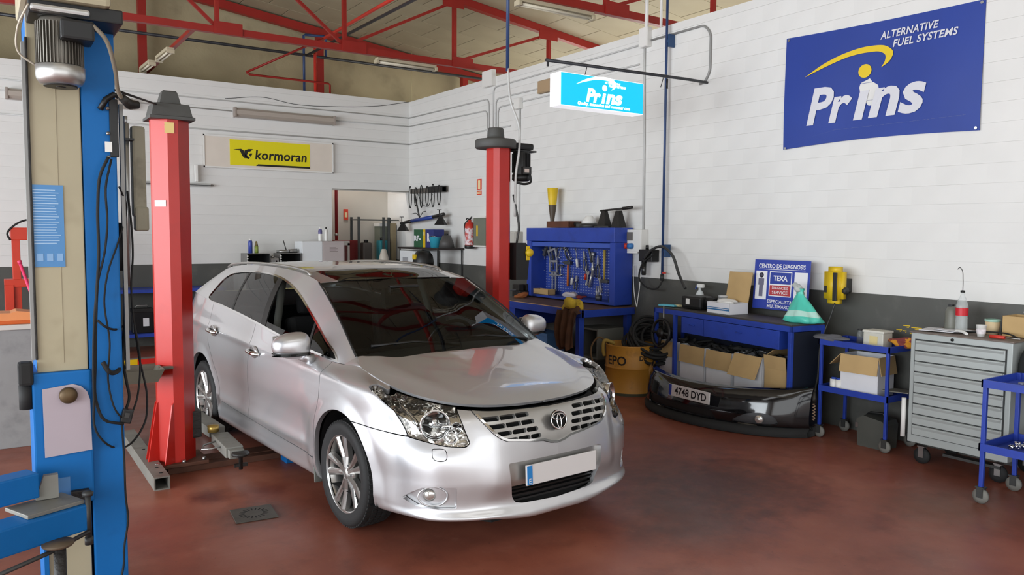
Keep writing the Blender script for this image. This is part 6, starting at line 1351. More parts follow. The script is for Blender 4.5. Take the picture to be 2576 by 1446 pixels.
t=thing('red_screwdriver','red-handled screwdriver lying on the front edge of the chest','tool',(-.50,-10.27,TZ)); MB().tube([(0,.05,.014),(0,-.05,.014)],[.014,.012],10).build('grip',M_RED,t); MB().rod((0,-.05,.014),(0,-.15,.014),.004).build('blade',M_STEEL,t)
tag(MB().tube(hermite(np.array([(-.34,-9.96,TZ+.01),(-.42,-10.02,TZ+.02),(-.36,-10.2,TZ+.03),(-.4,-10.3,TZ+.03),(-.46,-10.40,TZ+.01)]),30),.006,6).build('black_lead',M_BLK2),'black lead trailing across the top of the grey chest','cable')
tag(MB().tube(hermite(np.array([(-.40,-9.93,TZ+.015),(-.45,-10.0,TZ+.02),(-.50,-10.06,TZ+.012)]),12),.011,8).build('white_tube',M_WPL),'short white tube lying before the cola bottle','tube')
t=thing('black_jacket','black bag hanging at the right side of the grey chest','bag',(-.45,-10.52,.80)); blob(31,.13,(.7,.8,1.5),.25).build('fabric',mat('black_fabric','1D1F1F',.9),t)
# nearest blue trolley at the right edge
T2=thing('tool_trolley','blue tray trolley at the right edge, nearest the viewer','trolley',(-.85,-10.72,0))
trolley(T2,-.24,.22,-.32,.24,.82,.40,.013)
for i,(x,y,a,l) in enumerate(((-.92,-10.62,.4,'spanner'),(-.84,-10.70,-.3,'spanner'),(-.74,-10.62,1.0,'spanner'))):
    t=thing('spanner',['steel spanner lying at the front of the near trolley top tray','steel spanner in the middle of the near trolley top tray','steel spanner at the back of the near trolley top tray'][i],'tool',(x,y,.778)); spanner(t,.18); t.rotation_euler=(0,0,a)
for i in range(6):
    t=thing('socket','chrome socket lying in the lower tray of the near trolley','tool',(-.95+.05*i,-10.58-.03*(i%3),.358),group='sockets in the near trolley'); MB().lathe([(.008,0),(.016,0),(.016,.035),(.009,.035),(.008,0)],(0,0,.016),'X',14,cap=False).build('socket_body',M_CHROME,t); t.rotation_euler=(0,0,i*.7)
t=thing('white_tag','small white tag in the top tray of the near trolley','tag',(-.80,-10.78,.776)); MB().box(-.03,.03,-.02,.02,0,.03,.003).build('tag_body',M_WPL,t)
t=thing('blue_jerrycan','bright blue container behind the near trolley','container',(-.48,-10.84,0)); MB().box(-.10,.10,-.12,.12,0,.42,.03).build('body',mat('bright_blue_can','1E78C8',.35),t); MB().tube([(-.04,-.05,.42),(-.04,-.04,.46),(-.04,.04,.46),(-.04,.05,.42)],.012,8).build('handle',mat('bright_blue_can','1E78C8',.35),t); MB().lathe([(.0,.42),(.03,.42),(.03,.45),(.0,.45)],(.05,.06,0),'Z',14).build('cap',M_BLK,t)

# yellow paint scratches on the dark band behind the trolley
sc=MB()
for (u,a,b_) in ((0,-9.30,-9.36),(1,-9.37,-9.46),(2,-9.24,-9.29),(3,-9.30,-9.33),(4,-9.36,-9.43)):
    z=(.985,.975,.945,.94,.925)[u]; sc.box(-.0052,-.004,b_,a,z,z+.008).box(-.0052,-.004,b_+.01,a-.03,z-.012,z-.007)
sc.build('paint_scratches',M_YEL,w_right)
# ---------------------------------------------------------------- back wall
def bwc(pts,r,label,m=M_COND,n=None): 
    P=[(x,-.014,z) for x,z in pts]; return conduit(P,r,label,m,n)
bwc([(-7.5,3.80),(0,3.80)],.009,'uppermost conduit along the back wall above the lamp'); bwc([(-7.5,3.65),(-3.1,3.645)],.009,'conduit running into the left end of the back wall lamp'); bwc([(-1.44,3.64),(0,3.65)],.009,'conduit leaving the right end of the back wall lamp')
bwc([(-7.5,3.33),(0,3.33)],.011,'conduit on the back wall between the lamp and the yellow sign'); bwc([(-3.22,3.83),(-2.63,3.91),(-2.11,3.85),(-1.35,3.88),(-.62,3.96),(-.01,4.09)],.004,'thin sagging black wire high on the back wall',M_BLK2,40)
M_DIFF=mat('lamp_diffuser','A89E94',.35,spec=.6)
def batten(name,label,p0,p1,h=.15,d=.11,shape='box'):
    p0=Vector(p0);p1=Vector(p1); L=(p1-p0).length; a=math.atan2((p1-p0).y,(p1-p0).x); t=thing(name,label,'lamp',(p0+p1)/2,a)
    MB().box(-L/2,L/2,-.02,.02,-h/2,h/2,.005).build('backplate',M_WPL,t)
    o=MB(); pr=[(-.02,-h/2),(-d*.7,-h*.42),(-d,-h*.2),(-d,h*.2),(-d*.7,h*.42),(-.02,h/2)]; o.prism([(y,z) for y,z in pr],0,-L/2+.03,L/2-.03); o.build('diffuser',M_DIFF,t)
    for s in (-1,1): MB().box(s*L/2-.035*(s>0),s*L/2+.035*(s<0),-d-.004,0,-h/2-.003,h/2+.003,.008).build('end_cap',mat('lamp_end','988E86',.5),t)
    return t
batten('wall_lamp','long grey sealed strip lamp on the back wall above the yellow sign',(-3.11,-.03,3.63),(-1.44,-.03,3.62)); batten('wall_lamp','strip lamp on the back wall partly hidden behind the blue post',(-6.14,-.03,3.61),(-4.56,-.03,3.60))
# yellow sign
KS=thing('tyre_sign','white framed sign with yellow KORMORAN panel on the back wall','sign',(-2.515,-.01,2.745))
MB().box(-1.05,1.05,-.035,0,0,.505,.004).build('board',mat('sign_cream','DAD0C4',.5,var=.02),KS)
f=MB(); 
for b_ in ((-1.055,1.055,0,.02),(-1.055,1.055,.485,.508)): f.box(b_[0],b_[1],-.045,-.033,b_[2],b_[3])
f.box(-1.055,-1.035,-.045,-.033,0,.508).box(1.035,1.055,-.045,-.033,0,.508).build('frame',M_WPL,KS)
yp=MB().box(-.655,.645,-.038,-.035,.055,.455).build('yellow_panel',mat('sign_yellow','E2D50A',.45),KS); M_KB=mat('sign_black','16160F',.5)
MB().prism([(-.25,.055),(-.215,.085),(.645,.085),(.645,.055)],1,-.0395,-.038).build('black_bar',M_KB,KS)
tm=fit(text_mb('KORMORAN'.lower(),.2,.12,.005,spacing=1.05),.85,.155); tm.xform(Matrix(((1,0,0,.165),(0,0,-1,-.0395),(0,1,0,.235),(0,0,0,1)))); tm.build('lettering',M_KB,KS)
bd=flat_poly([(-.60,.30),(-.50,.285),(-.46,.20),(-.43,.17),(-.37,.17),(-.41,.21),(-.44,.29),(-.48,.315)]); bd.join(flat_poly([(-.43,.29),(-.36,.32),(-.29,.32),(-.34,.28),(-.37,.275),(-.39,.22),(-.355,.185),(-.335,.20),(-.36,.225),(-.33,.255),(-.30,.25),(-.33,.20),(-.37,.155),(-.42,.20)])); bd.xform(Matrix(((1,0,0,0),(0,0,-1,-.0395),(0,1,0,.0),(0,0,0,1)))); bd.build('bird_emblem',M_KB,KS)
# curtain rail / shelf rail left of the red post
t=thing('wall_rail','grey slotted rail with a white bracket on the back wall behind the red post','rail',(-3.95,-.02,2.46)); MB().box(-.60,.48,-.05,0,-.02,.03,.004).build('rail',mat('rail_grey','A9A9A6',.4),t); MB().box(-.60,.52,-.055,-.045,-.005,.005).build('slot',M_DGREY,t); MB().box(.245,.285,-.08,0,.05,.31,.006).build('bracket',M_WPL,t)
# passage
t=thing('fire_hose_pipe','dark red fire pipe running down inside the passage','pipe',(-1.20,.50,1.2)); MB().rod((0,0,0),(0,0,2.6),.028).build('pipe',mat('fire_red','8E1F22',.4),t); MB().rod((0,0,.48),(0,0,.52),.035).build('collar',M_STEEL,t)
t=thing('fire_sign','small red fire sign on the plaster inside the passage','sign',(-.85,.925,1.97)); MB().box(-.045,.045,-.006,0,0,.20).build('panel',mat('sign_red','D4432E',.5),t); MB().box(-.02,.03,-.008,-.006,.05,.14).build('pictogram',mat('sign_pale','F0D9A8',.5),t)
t=thing('hose_cabinet','dark red fire hose cabinet with white frame in the passage','cabinet',(-1.03,.45,.85)); MB().box(-.22,.22,-.0,.25,0,.75,.01).build('body',mat('cab_red','7A1F1E',.4),t); MB().box(-.20,.02,-.012,0,.08,.70).build('door',mat('cab_brown','6B3230',.5),t)
fr=MB().box(-.23,.05,-.02,-.005,.66,.74).box(-.23,-.18,-.02,-.005,.05,.70).box(.01,.05,-.02,-.005,.05,.70); fr.build('frame',M_WPL,t); MB().lathe([(.0,-.03),(.03,-.025),(.035,0)],(-.12,-.01,.12),'Y',14).build('reel_cap',mat('reel_blue','6A7BC0',.4),t)
RK=thing('storage_rack','grey slotted-angle rack in the passage with bottles on it','shelving',(-.42,.42,0)); M_ANG=mat('angle_grey','4E5150',.5,.4)
for (x,y) in ((-.46,-.17),(.02,-.17),(-.46,.17),(.30,.17),(.12,-.17)): MB().box(x-.018,x+.018,y-.018,y+.018,0,2.02).build('upright',M_ANG,RK)
for z in (.5,1.18,1.98): MB().box(-.48,.32,-.19,.19,z-.02,z).build('shelf',M_ANG,RK)
t=thing('turquoise_container','turquoise plastic container on the rack in the passage','container',(-.36,.40,1.18)); MB().box(-.09,.09,-.08,.08,0,.42,.03).build('body',mat('turq','2F8A94',.4),t); MB().lathe([(.0,.42),(.04,.42),(.04,.47),(.0,.47)],(0,0,0),'Z',14).build('cap',M_BLK,t)
t=thing('oil_container','dark grey oil container left of the turquoise one on the rack','container',(-.68,.40,1.18)); MB().box(-.09,.09,-.08,.08,0,.38,.03).build('body',mat('oilgrey','55504C',.5),t); MB().lathe([(.0,.38),(.04,.38),(.04,.43),(.0,.43)],(0,0,0),'Z',14).build('cap',M_BLK,t)
t=thing('green_cabinet','grey-green panel with yellow sticker beside the rack in the passage','cabinet',(-.16,.65,1.22)); MB().box(-.13,.13,0,.25,0,.66,.006).build('body',mat('panel_green','6F7467',.5,var=.05),t); MB().box(-.14,.14,-.01,.26,.64,.70,.003).box(-.14,.14,-.01,.26,-.03,.02,.003).build('trim',M_WPL,t); MB().box(.03,.11,-.004,0,.06,.20).build('sticker',M_YEL,t)
t=thing('wooden_board','pale wooden board standing against the wall at the end of the passage','board',(-.02,.72,1.20)); MB().box(-.10,.0,-.2,.10,0,.72,.003).build('board',mat('plywood','A89878',.7,var=.06),t)
t=thing('tyre_stack','dark worn tyre leaning under the rack in the passage','tyre',(-.35,.30,.30)); MB().lathe([(.18,-.09),(.26,-.10),(.30,-.07),(.30,.07),(.26,.10),(.18,.09),(.18,-.09)],(0,0,0),'Y',32,cap=False).build('tyre_ring',M_TYRE,t)
# ---- bench on the back wall with steel boxes
WBk=thing('wall_counter','pale counter along the back wall behind the car','counter',(-2.35,-.35,0)); MB().box(-.80,.86,-.30,.33,1.17,1.205,.004).build('worktop',mat('pale_top','B8B6B2',.5),WBk)
for x in (-.78,.80): MB().box(x-.02,x+.02,-.28,.30,0,1.17).build('end_panel',mat('pale_top','B8B6B2',.5),WBk)
M_STB=mat('sheet_steel','8D8B88',.35,.7,var=.1,vscale=9)
def open_box(name,label,c,w_,d,h):
    t=thing(name,label,'box',c); k=.008
    MB().box(-w_/2,w_/2,-d/2,d/2,0,k).box(-w_/2,w_/2,-d/2,d/2,h-k,h).box(-w_/2,-w_/2+k,-d/2,d/2,k,h-k).box(w_/2-k,w_/2,-d/2,d/2,k,h-k).build('casing',M_STB,t); MB().box(-w_/2+k,w_/2-k,d/2-k,d/2,k,h-k).box(-w_/2+k,w_/2-k,-d/2+.02,d/2-k,k,k+.002).box(-w_/2+k,-w_/2+k+.002,-d/2+.02,d/2-k,k,h-k).box(w_/2-k-.002,w_/2-k,-d/2+.02,d/2-k,k,h-k).build('interior',M_DKCH,t)  # bin insides coloured near black to stand for the shade in them
    for i in range(4): inst('vent_clip',MB().box(-.012,.012,-.006,.0,-.01,.01,.002).mesh('vent_clip',M_WPL),t,(-w_/2+.006,-d/2,h*(.2+.2*i)))
    return t
open_box('steel_bin','open steel bin at the left of the back counter',(-2.89,-.38,1.205),.36,.36,.20); open_box('steel_bin','open steel bin beside the white carton on the back counter',(-2.38,-.38,1.205),.34,.36,.20)
t=thing('metal_parts','dull metal casting between the two steel bins','parts',(-2.635,-.42,1.205)); t.scale=(.45,1,1); MB().box(-.15,.15,-.12,.12,0,.13,.02).build('block',M_STB,t); MB().lathe([(.0,.13),(.09,.13),(.10,.15),(.06,.17),(.0,.17)],(-.04,0,0),'Z',22).build('dome',M_STEEL,t); MB().lathe([(.0,-.125),(.02,-.125)],(.06,0,.07),'Y',12).build('bore',M_DKCH,t)
t=thing('bearing_ring','steel ring and lever lying on the right steel bin','parts',(-2.40,-.40,1.405)); MB().lathe([(.07,0),(.10,0),(.10,.05),(.07,.05),(.07,0)],(-.06,0,0),'Z',24,cap=False).build('ring',M_STEEL,t); MB().rod((.0,0,.03),(-.05,0,.20),.008).build('lever',M_DGREY,t); MB().tube([(.03,0,.03),(.17,0,.035)],[.03,.035],14).build('sleeve',M_STB,t)
t=thing('spray_can','blue spray can standing on the left steel bin','spray can',(-2.96,-.35,1.405)); MB().lathe([(.0,0),(.033,0),(.033,.18),(.025,.20),(.0,.20)],(0,0,0),'Z',18).build('can',mat('can_blue','3F4FA0',.35),t); MB().lathe([(.0,.20),(.02,.20),(.02,.225),(.0,.23)],(0,0,0),'Z',14).build('cap',M_WPL,t)
t=thing('green_bottle','small green and brown bottle beside the blue spray can','bottle',(-2.86,-.33,1.405)); MB().lathe([(.0,0),(.03,0),(.03,.11),(.0,.11)],(0,0,0),'Z',16).build('label',mat('bottle_green','8A9A48',.5),t); MB().lathe([(.0,.11),(.028,.11),(.018,.16),(.012,.19),(.0,.19)],(0,0,0),'Z',16).build('neck',mat('bottle_brown','7A6A42',.4),t)
t=thing('white_cabinet','white metal drawer case on the back counter','cabinet',(-1.83,-.36,1.205)); MB().box(-.36,-.02,-.18,.18,0,.39,.008).build('white_side',mat('white_enamel','DDE0E2',.3),t); MB().box(-.02,.36,-.18,.18,0,.39,.008).build('body',mat('pinkish_grey','AFA5A4',.5,var=.03),t); MB().box(-.0,.34,-.186,-.18,.03,.34,.003).build('front_panel',mat('pinkish_grey2','B3A9A8',.5),t); 
tm=MB(); [tm.box(.10,.24-.03*(i%2),-.188,-.186,.22+.02*i,.232+.02*i) for i in range(4)]; tm.build('stencil',mat('stencil','8F8382',.6),t)
for i,(x,l,bl) in enumerate(((-1.62,'white and violet aerosol can on the white case',True),(-1.52,'plain white aerosol can on the white case',False))):
    t=thing('aerosol_can',l,'spray can',(x-.20,-.36,1.595)); MB().lathe([(.0,0),(.032,0),(.033,.01),(.033,.17),(.02,.20),(.0,.20)],(0,0,0),'Z',18).build('can',M_WPL,t); MB().lathe([(.0,.20),(.014,.20),(.012,.235),(.0,.235)],(0,0,0),'Z',12).build('nozzle',M_BLK if not bl else M_WPL,t)
    if bl: MB().lathe([(.0335,.12),(.0335,.17),(.022,.20)],(0,0,0),'Z',18,cap=False).build('violet_band',mat('violet','5B5686',.4),t)
# blue rack at the far left of the back wall with batteries
BR=thing('battery_rack','blue steel rack against the back wall behind the red post','shelving',(-4.15,-.35,0))
for z in (.26,.90): MB().box(-.75,.75,-.25,.30,z-.05,z,.004).build('shelf',M_BLUE,BR)
for (x,y) in ((-.73,-.23),(.73,-.23),(-.73,.28),(.73,.28)): MB().box(x-.02,x+.02,y-.02,y+.02,0,.90).build('leg',M_BLUE,BR)
for i,(x,l) in enumerate(((-4.56,'black car battery with white label on the blue rack'),(-4.22,'second black battery on the blue rack, right of the labelled one'))):
    t=thing('car_battery',l,'battery',(x,-.42,.26)); MB().box(-.14,.14,-.09,.09,0,.34,.012).build('case',mat('battery_black','17181A',.3),t); MB().box(-.145,.145,-.095,.095,.30,.36,.01).build('lid',M_BLK,t); MB().tube([(-.08,0,.36),(-.07,0,.40),(.07,0,.40),(.08,0,.36)],.010,8).build('handle',M_STEEL,t)
    if i==0: MB().box(.0,.08,-.093,-.09,.10,.22).build('label',M_PAPER,t)
t=thing('blue_case','blue and black plastic case behind the batteries','case',(-4.0,-.25,.26)); MB().box(-.14,.14,-.09,.09,0,.46,.015).build('case',M_BLK,t); MB().box(-.14,.14,-.092,-.09,.30,.44).build('front',mat('case_blue','4767A8',.4),t)
# ramp / sill with yellow and red strip near the back
t=thing('striped_barrier','low barrier with yellow and red reflective strip on the floor behind the post','barrier',(-4.885,-2.2,-0.149)[:2]+(0,)); cx=0
MB().box(-.46,.46,-.05,.05,0,.15,.004).build('beam',mat('barrier_grey','6A655F',.6),t); MB().box(-.46,-.02,-.056,-.05,.03,.145).build('yellow_strip',mat('strip_yellow','E0B810',.4),t); MB().box(-.02,.46,-.056,-.05,.03,.145).build('red_strip',mat('strip_red','C4261E',.4),t)
# drip tray on the red post
t=thing('drip_tray','grey-green plastic tray hooked on the left of the red lift post','tray',(-5.585,-6.95,.70)); 
MB().add([(-.16,-.12,.0),(.10,-.12,.0),(.10,.12,.0),(-.16,.12,.0),(-.20,-.15,.09),(.14,-.15,.09),(.14,.15,.09),(-.20,.15,.09),(-.19,-.14,.085),(.13,-.14,.085),(.13,.14,.085),(-.19,.14,.085),(-.15,-.11,.012),(.09,-.11,.012),(.09,.11,.012),(-.15,.11,.012)],[(3,2,1,0),(0,1,5,4),(1,2,6,5),(2,3,7,6),(3,0,4,7),(4,5,9,8),(5,6,10,9),(6,7,11,10),(7,4,8,11),(8,9,13,12),(9,10,14,13),(10,11,15,14),(11,8,12,15),(12,13,14,15)]).build('tray',mat('tray_olive','5E5B50',.5),t); MB().obox((.17,0,.075),(.10,.05,.02),(0,0,0),.004).build('hook',mat('tray_olive','5E5B50',.5),t)
# ---- left: grey cabinet with orange tray and red press
GC=thing('grey_bench','grey metal bench cabinet with a white top at the left edge','cabinet',(-6.40,-5.25,0)); MB().box(-.6,.27,-.30,.30,0,.955,.006).build('body',mat('bench_grey','8E8E8E',.5,var=.05,dirt=('6A6A6C',.6),dscale=4),GC); MB().box(-.6,.29,-.32,.32,.955,.995,.006).build('top',mat('bench_white','C8C4BE',.5),GC)
t=thing('orange_tray','orange plastic tray lying on the grey bench','tray',(-6.32,-5.38,.995)); MB().box(-.34,.18,-.14,.14,0,.03,.006).build('base',mat('orange_dark','C65A1E',.5),t); MB().prism([(-.34,.03),(.18,.03),(.17,.09),(.06,.105),(.02,.09),(-.34,.095)],1,-.13,.13).build('lid',mat('orange_plastic','DD8E58',.5,var=.05),t)
RP=thing('hydraulic_press','red hydraulic press standing against the back wall at the left','press',(-5.95,-1.0,0)); M_PR=mat('press_red','C83A24',.4,var=.06)
for x in (-.16,.42): MB().box(x-.045,x+.045,-.08,.08,.02,1.70,.005).build('upright',M_PR,RP)
MB().box(-.22,.48,-.10,.10,1.62,1.78,.01).build('crown_beam',M_PR,RP); MB().box(-.30,.56,-.11,.11,1.02,1.12,.006).build('bed_beam',M_PR,RP); MB().box(-.30,-.20,-.12,.12,0,1.05,.005).build('front_leg',M_PR,RP)
MB().tube([(.12,0,1.62),(.12,0,1.42)],[.045,.035],14).build('ram',M_STEEL,RP); MB().box(.04,.16,-.05,.05,1.78,1.84,.004).box(.02,.07,-.03,.03,1.84,1.99).build('pump',M_PR,RP); MB().tube(hermite(np.array([(.10,-.05,1.84),(-.02,-.1,1.88),(-.18,-.1,1.80),(-.25,-.1,1.70),(-.22,-.1,1.62)]),20),.012,8).build('hose',M_BLK2,RP)
t=thing('pink_handle','long pink jack handle leaning against the grey bench','handle',(-6.0,-5.0,1.0)); MB().tube([(-6.194,-4.6,1.458),(-6.083,-4.72,1.049),(-5.79,-4.84,.02)],.014,10).build('bar',mat('pink_red','D63A64',.5),t).location=(6.0,5.0,-1.0); MB().tube([(-6.199,-4.6,1.476),(-6.191,-4.6,1.444)],.018,10).build('tip',mat('pink_red','D63A64',.5),t).location=(6.0,5.0,-1.0)
# ---- corner: high table against the right wall
HT_=thing('wall_table','high table with black top against the right wall near the corner','table',(-.25,-1.25,0)); MB().box(-.25,.25,-.72,.72,1.47,1.50,.004).build('tabletop',mat('dark_top','2A2422',.5),HT_)
for (x,y) in ((-.22,-.68),(.22,-.68),(-.22,.68),(.22,.68)): MB().box(x-.009,x+.009,y-.009,y+.009,0,1.47).build('leg',M_DGREY,HT_)
t=thing('white_machine','white machine cabinet with grey label under the high table','machine',(-.28,-.90,0)); MB().box(-.22,.22,-.28,.28,0,1.44,.01).build('body',mat('white_enamel','DDE0E2',.3),t); MB().box(-.224,-.22,-.04,.16,1.25,1.33).build('label',mat('grey_label','9A9CA0',.5),t)
t=thing('coil_cable_rack','grey wall bracket with coiled black cables above the high table','bracket',(-.10,-.85,2.45)); MB().box(-.04,.04,-.62,.55,-.02,.06,.006).build('bar',mat('bracket_grey','6C6660',.5,.3),t); MB().box(-.06,.05,-.62,-.15,-.03,.075,.01).build('bar_sleeve',M_BLK,t)
for k in range(6):
    y=-.55+.21*k; P=[(-.06,y+.05*math.sin(2*math.pi*i/24),-.08+(.16+.03*(k%2))*math.cos(2*math.pi*i/24)) for i in range(25)]; MB().tube(P,.009,6,False).build('cable_coil',M_BLK2,t)
MB().tube(hermite(np.array([(-.02,.30,-.02),(-.02,.10,-.22),(-.02,-.10,-.25),(-.02,-.25,-.05)]),20),.005,6).build('loose_wire',M_BLK2,t)
t=thing('lamp_bar','blue and black inspection lamp bar with two black shades on the wall','lamp',(-.18,-.80,1.95)); MB().tube([(0,.78,-.04),(0,.35,.0)],[.025,.03],10).build('bar_end',M_BLK,t); MB().tube([(0,-.45,.06),(0,-.80,.10)],[.03,.028],10).build('bar_end',M_BLK,t); MB().tube([(0,.35,.0),(0,-.45,.06)],.032,12).build('bar_blue',mat('bar_blue','27408F',.4),t)
for y,z in ((.70,-.03),(-.70,.07)): MB().lathe([(.03,0),(.045,-.03),(.12,-.14),(.125,-.145),(.04,-.03)],(0,y,z),'Z',4,smooth=False,cap=False).build('shade',M_BLK,t); MB().rod((0,y+.05,z),(0,y+.05,z+.10),.008).lathe([(.0,0),(.04,0),(.04,.01),(.0,.01)],(0,y+.05,z+.10),'Z',10).build('clamp',M_BLK,t)
MB().rod((0,.05,.03),(.02,.28,.46),.014).build('support_arm',M_DGREY,t); MB().tube(hermite(np.array([(0,.05,.06),(0,.18,.13),(0,.35,.12)]),10),.006,6).tube(hermite(np.array([(0,.05,.06),(0,-.08,.15),(0,-.18,.16)]),10),.006,6).build('hook',M_BLK,t)
t=thing('green_white_box','green carton with white letters standing on the high table','box',(-.25,-1.02,1.50)); MB().box(-.10,.10,-.16,.16,0,.30,.003).build('carton',mat('box_green','2E5A3E',.6),t); slab_t(t,'RF-',.03,.15,.24,.09,'lettering',M_SW,.004,-.1015); t.children[-1].rotation_euler=(0,0,0)
t=thing('yellow_file','yellow file standing between the two lettered cartons','file',(-.25,-1.23,1.50)); MB().box(-.10,.10,-.04,.04,0,.30,.003).build('file',M_YEL,t); MB().box(-.1015,-.10,-.02,.02,.20,.26).build('label',mat('pale_yellow','D2C79A',.6),t)
t=thing('blue_white_box','dark blue carton with a white letter on the high table','box',(-.25,-1.42,1.50)); MB().box(-.10,.10,-.14,.14,0,.30,.003).build('carton',mat('box_navy','2C3470',.6),t); slab_t(t,'R',.03,.17,.09,.14,'lettering',M_SW,.006,-.1015)
t=thing('cyan_bucket','cyan plastic bucket on the high table','bucket',(-.32,-1.58,1.50)); MB().lathe([(.0,0),(.08,0),(.105,.17),(.11,.175),(.10,.172),(.078,.008),(.0,.008)],(0,0,0),'Z',24).build('bucket',mat('cyan_plastic','3A9FB8',.4),t); MB().tube([(0,-.105,.165),(-.06,-.05,.19),(-.06,.05,.19),(0,.105,.165)],.005,6).build('handle',M_STEEL,t)
t=thing('dark_canister','dark grey tapered canister at the right end of the high table','canister',(-.25,-1.82,1.50)); MB().lathe([(.0,0),(.13,0),(.11,.10),(.07,.20),(.0,.21)],(0,0,0),'Z',20).build('body',mat('dark_canister','4B4948',.5),t); MB().lathe([(.0,.21),(.03,.21),(.03,.23),(.0,.23)],(0,0,0),'Z',14).build('cap',M_BLK,t)
t=thing('vacuum_cleaner','green and black wet vacuum standing before the high table','vacuum cleaner',(-.62,-1.72,0)); t.scale=(1,1,1.32); MB().lathe([(.0,.10),(.14,.10),(.16,.14),(.16,.90),(.15,.95),(.0,.95)],(0,0,0),'Z',26).build('tank',mat('vac_tank','8A8A6A',.35,.4),t); MB().lathe([(.165,.93),(.17,.97),(.15,1.05),(.10,1.10),(.0,1.10)],(0,0,0),'Z',26).build('head',M_BLK,t); MB().box(-.17,-.14,-.05,.05,1.0,1.06,.004).build('badge',M_YEL,t); MB().obox((-.12,.10,.90),(.05,.03,.12)).obox((-.12,-.10,.90),(.05,.03,.12)).build('latch',M_BLK,t)
t=thing('red_white_bottle','pale bottle with red base left of the white machine','bottle',(-.72,-.45,1.10)); MB().lathe([(.0,.06),(.09,.06),(.085,.20),(.05,.33),(.035,.36),(.0,.36)],(0,0,0),'Z',20).build('bottle',mat('pale_bottle2','B7B0A4',.4),t); MB().lathe([(.0,0),(.09,0),(.092,.06),(.0,.06)],(0,0,0),'Z',20).build('base',M_RED,t)
t=thing('bottle_stand','small dark stool under the pale bottle','stool',(-.72,-.45,0)); MB().box(-.13,.13,-.13,.13,1.06,1.10,.004).build('seat',M_DGREY,t); [inst('leg',MB().box(-.015,.015,-.015,.015,0,1.06).mesh('leg',M_DGREY),t,(a,b_,0)) for a in (-.1,.1) for b_ in (-.1,.1)]
# ---- roof pipes and lamps
tag(MB().rod((-8,.3,4.74),(2.9,.3,4.74),.024).build('air_main',M_PIPE),'long dark air main crossing in front of the beige end wall','pipe')
tag(MB().rod((-1.78,.28,4.74),(-1.70,-9.0,4.74),.022).build('air_branch',M_PIPE),'dark air pipe running from the main towards the viewer under the roof','pipe')
tag(MB().tube([(-1.83,.3,4.0),(-1.83,.3,5.06),(-1.80,.3,5.08),(-1.47,.3,5.10),(-1.44,.3,5.08),(-1.44,.3,4.76)],.022,8).build('pipe_arch',M_BLUEP),'blue-grey pipe arch rising from behind the white wall','pipe')
tag(MB().tube([(-1.70,.12,4.0),(-1.70,.12,4.88),(-1.72,.05,4.9),(-1.80,-8.5,4.9)],.026,8).build('sprinkler_pipe',mat('bright_red_pipe','C2382C',.4)),'bright red pipe rising from the wall and running under the roof towards the viewer','pipe')
tag(MB().tube([(-1.72,-.4,4.9),(-2.85,.1,4.30)],.018,8).tube([(-2.85,.1,4.30),(-2.8,.1,4.27),(-1.48,.1,4.27),(-1.45,.1,4.25),(-1.45,.1,4.05)],.018,8).build('red_pipe_loop',M_REDST),'thin red pipe bracket running level above the back wall','pipe')
tag(MB().rod((.35,.6,4.0),(.35,.6,5.17),.012).build('pale_cord',mat('pale_cord','A89C78',.6)),'pale cord hanging in front of the beige wall at the corner','cord')
def tube_lamp(label,p0,p1):
    p0=Vector(p0);p1=Vector(p1);L=(p1-p0).length; t=thing('tube_lamp',label,'lamp',(p0+p1)/2,math.atan2((p1-p0).y,(p1-p0).x)); MB().box(-L/2,L/2,-.05,.05,.01,.05,.004).build('housing',mat('lamp_cream','B8AE94',.5),t)
    for y in (-.025,.025): MB().rod((-L/2+.03,y,-.012),(L/2-.03,y,-.012),.014).build('tube',mat('lamp_tube','CFC8B4',.3),t)
    for s in (-1,1): MB().box(s*L/2-.02,s*L/2+.02,-.05,.05,-.03,.02,.003).build('end_cap',mat('lamp_cream','B8AE94',.5),t)
tube_lamp('strip lamp hanging under the far truss near the room corner',(-1.74,-2.45,4.17),(-.80,-2.45,4.17)); tube_lamp('strip lamp hanging under the nearer truss at the top of the picture',(-1.70,-5.95,4.17),(-.70,-5.95,4.17))
tube_lamp('strip lamp fixed to the upper part of the tie bar',(-4.30,-1.55,4.14),(-4.32,-.85,4.14)); tube_lamp('strip lamp fixed to the lower end of the tie bar',(-4.36,-.55,4.14),(-4.38,.1,4.14))
# ---------------------------------------------------------------- banner and light box
BN=thing('wall_banner','large blue Prins ALTERNATIVE FUEL SYSTEMS banner on the right wall','banner',(0,-8.945,2.55))
M_BAN=mat('banner_blue','1F3A8E',.5,var=.05,vscale=2); G=np.zeros((14,24,3))
for i in range(14):
    for j in range(24):
        u=j/23; v=i/13; y=.905-1.81*u; sag=.028*math.sin(math.pi*u)
        z0=.02-.03*(1-u)*0+sag*(1-v); z1=1.075-.055*u-sag*.5
        G[i,j]=(-.012-.008*math.sin(3*u*math.pi)*math.sin(v*math.pi)-.006*math.sin(7*u+4*v),y,z0*(1-v)+z1*v)
mb=MB().grid(G); G2=G.copy(); G2[...,0]+=.003; mb.grid(G2,flip=True); mb.build('cloth',M_BAN,BN)
def on_ban(tm,u,v,name,m):
    """lay flat shapes on the cloth: u,v centre in 0..1 of the banner"""
    A=np.array(tm.v); out=[]
    for x,y,_ in A:
        yy=.905-1.81*u-x; zz=v+y; uu=(.905-yy)/1.81; vv=zz/1.06
        out.append((-.012-.008*math.sin(3*uu*math.pi)*math.sin(vv*math.pi)-.006*math.sin(7*uu+4*vv)-.008,yy,zz))
    tm.v=out; return tm.build(name,m,BN)
M_BW=mat('banner_white','D2D2D8',.6); M_BY=mat('banner_yellow','E0C020',.55); M_BG=mat('banner_grey','8C8F94',.6)
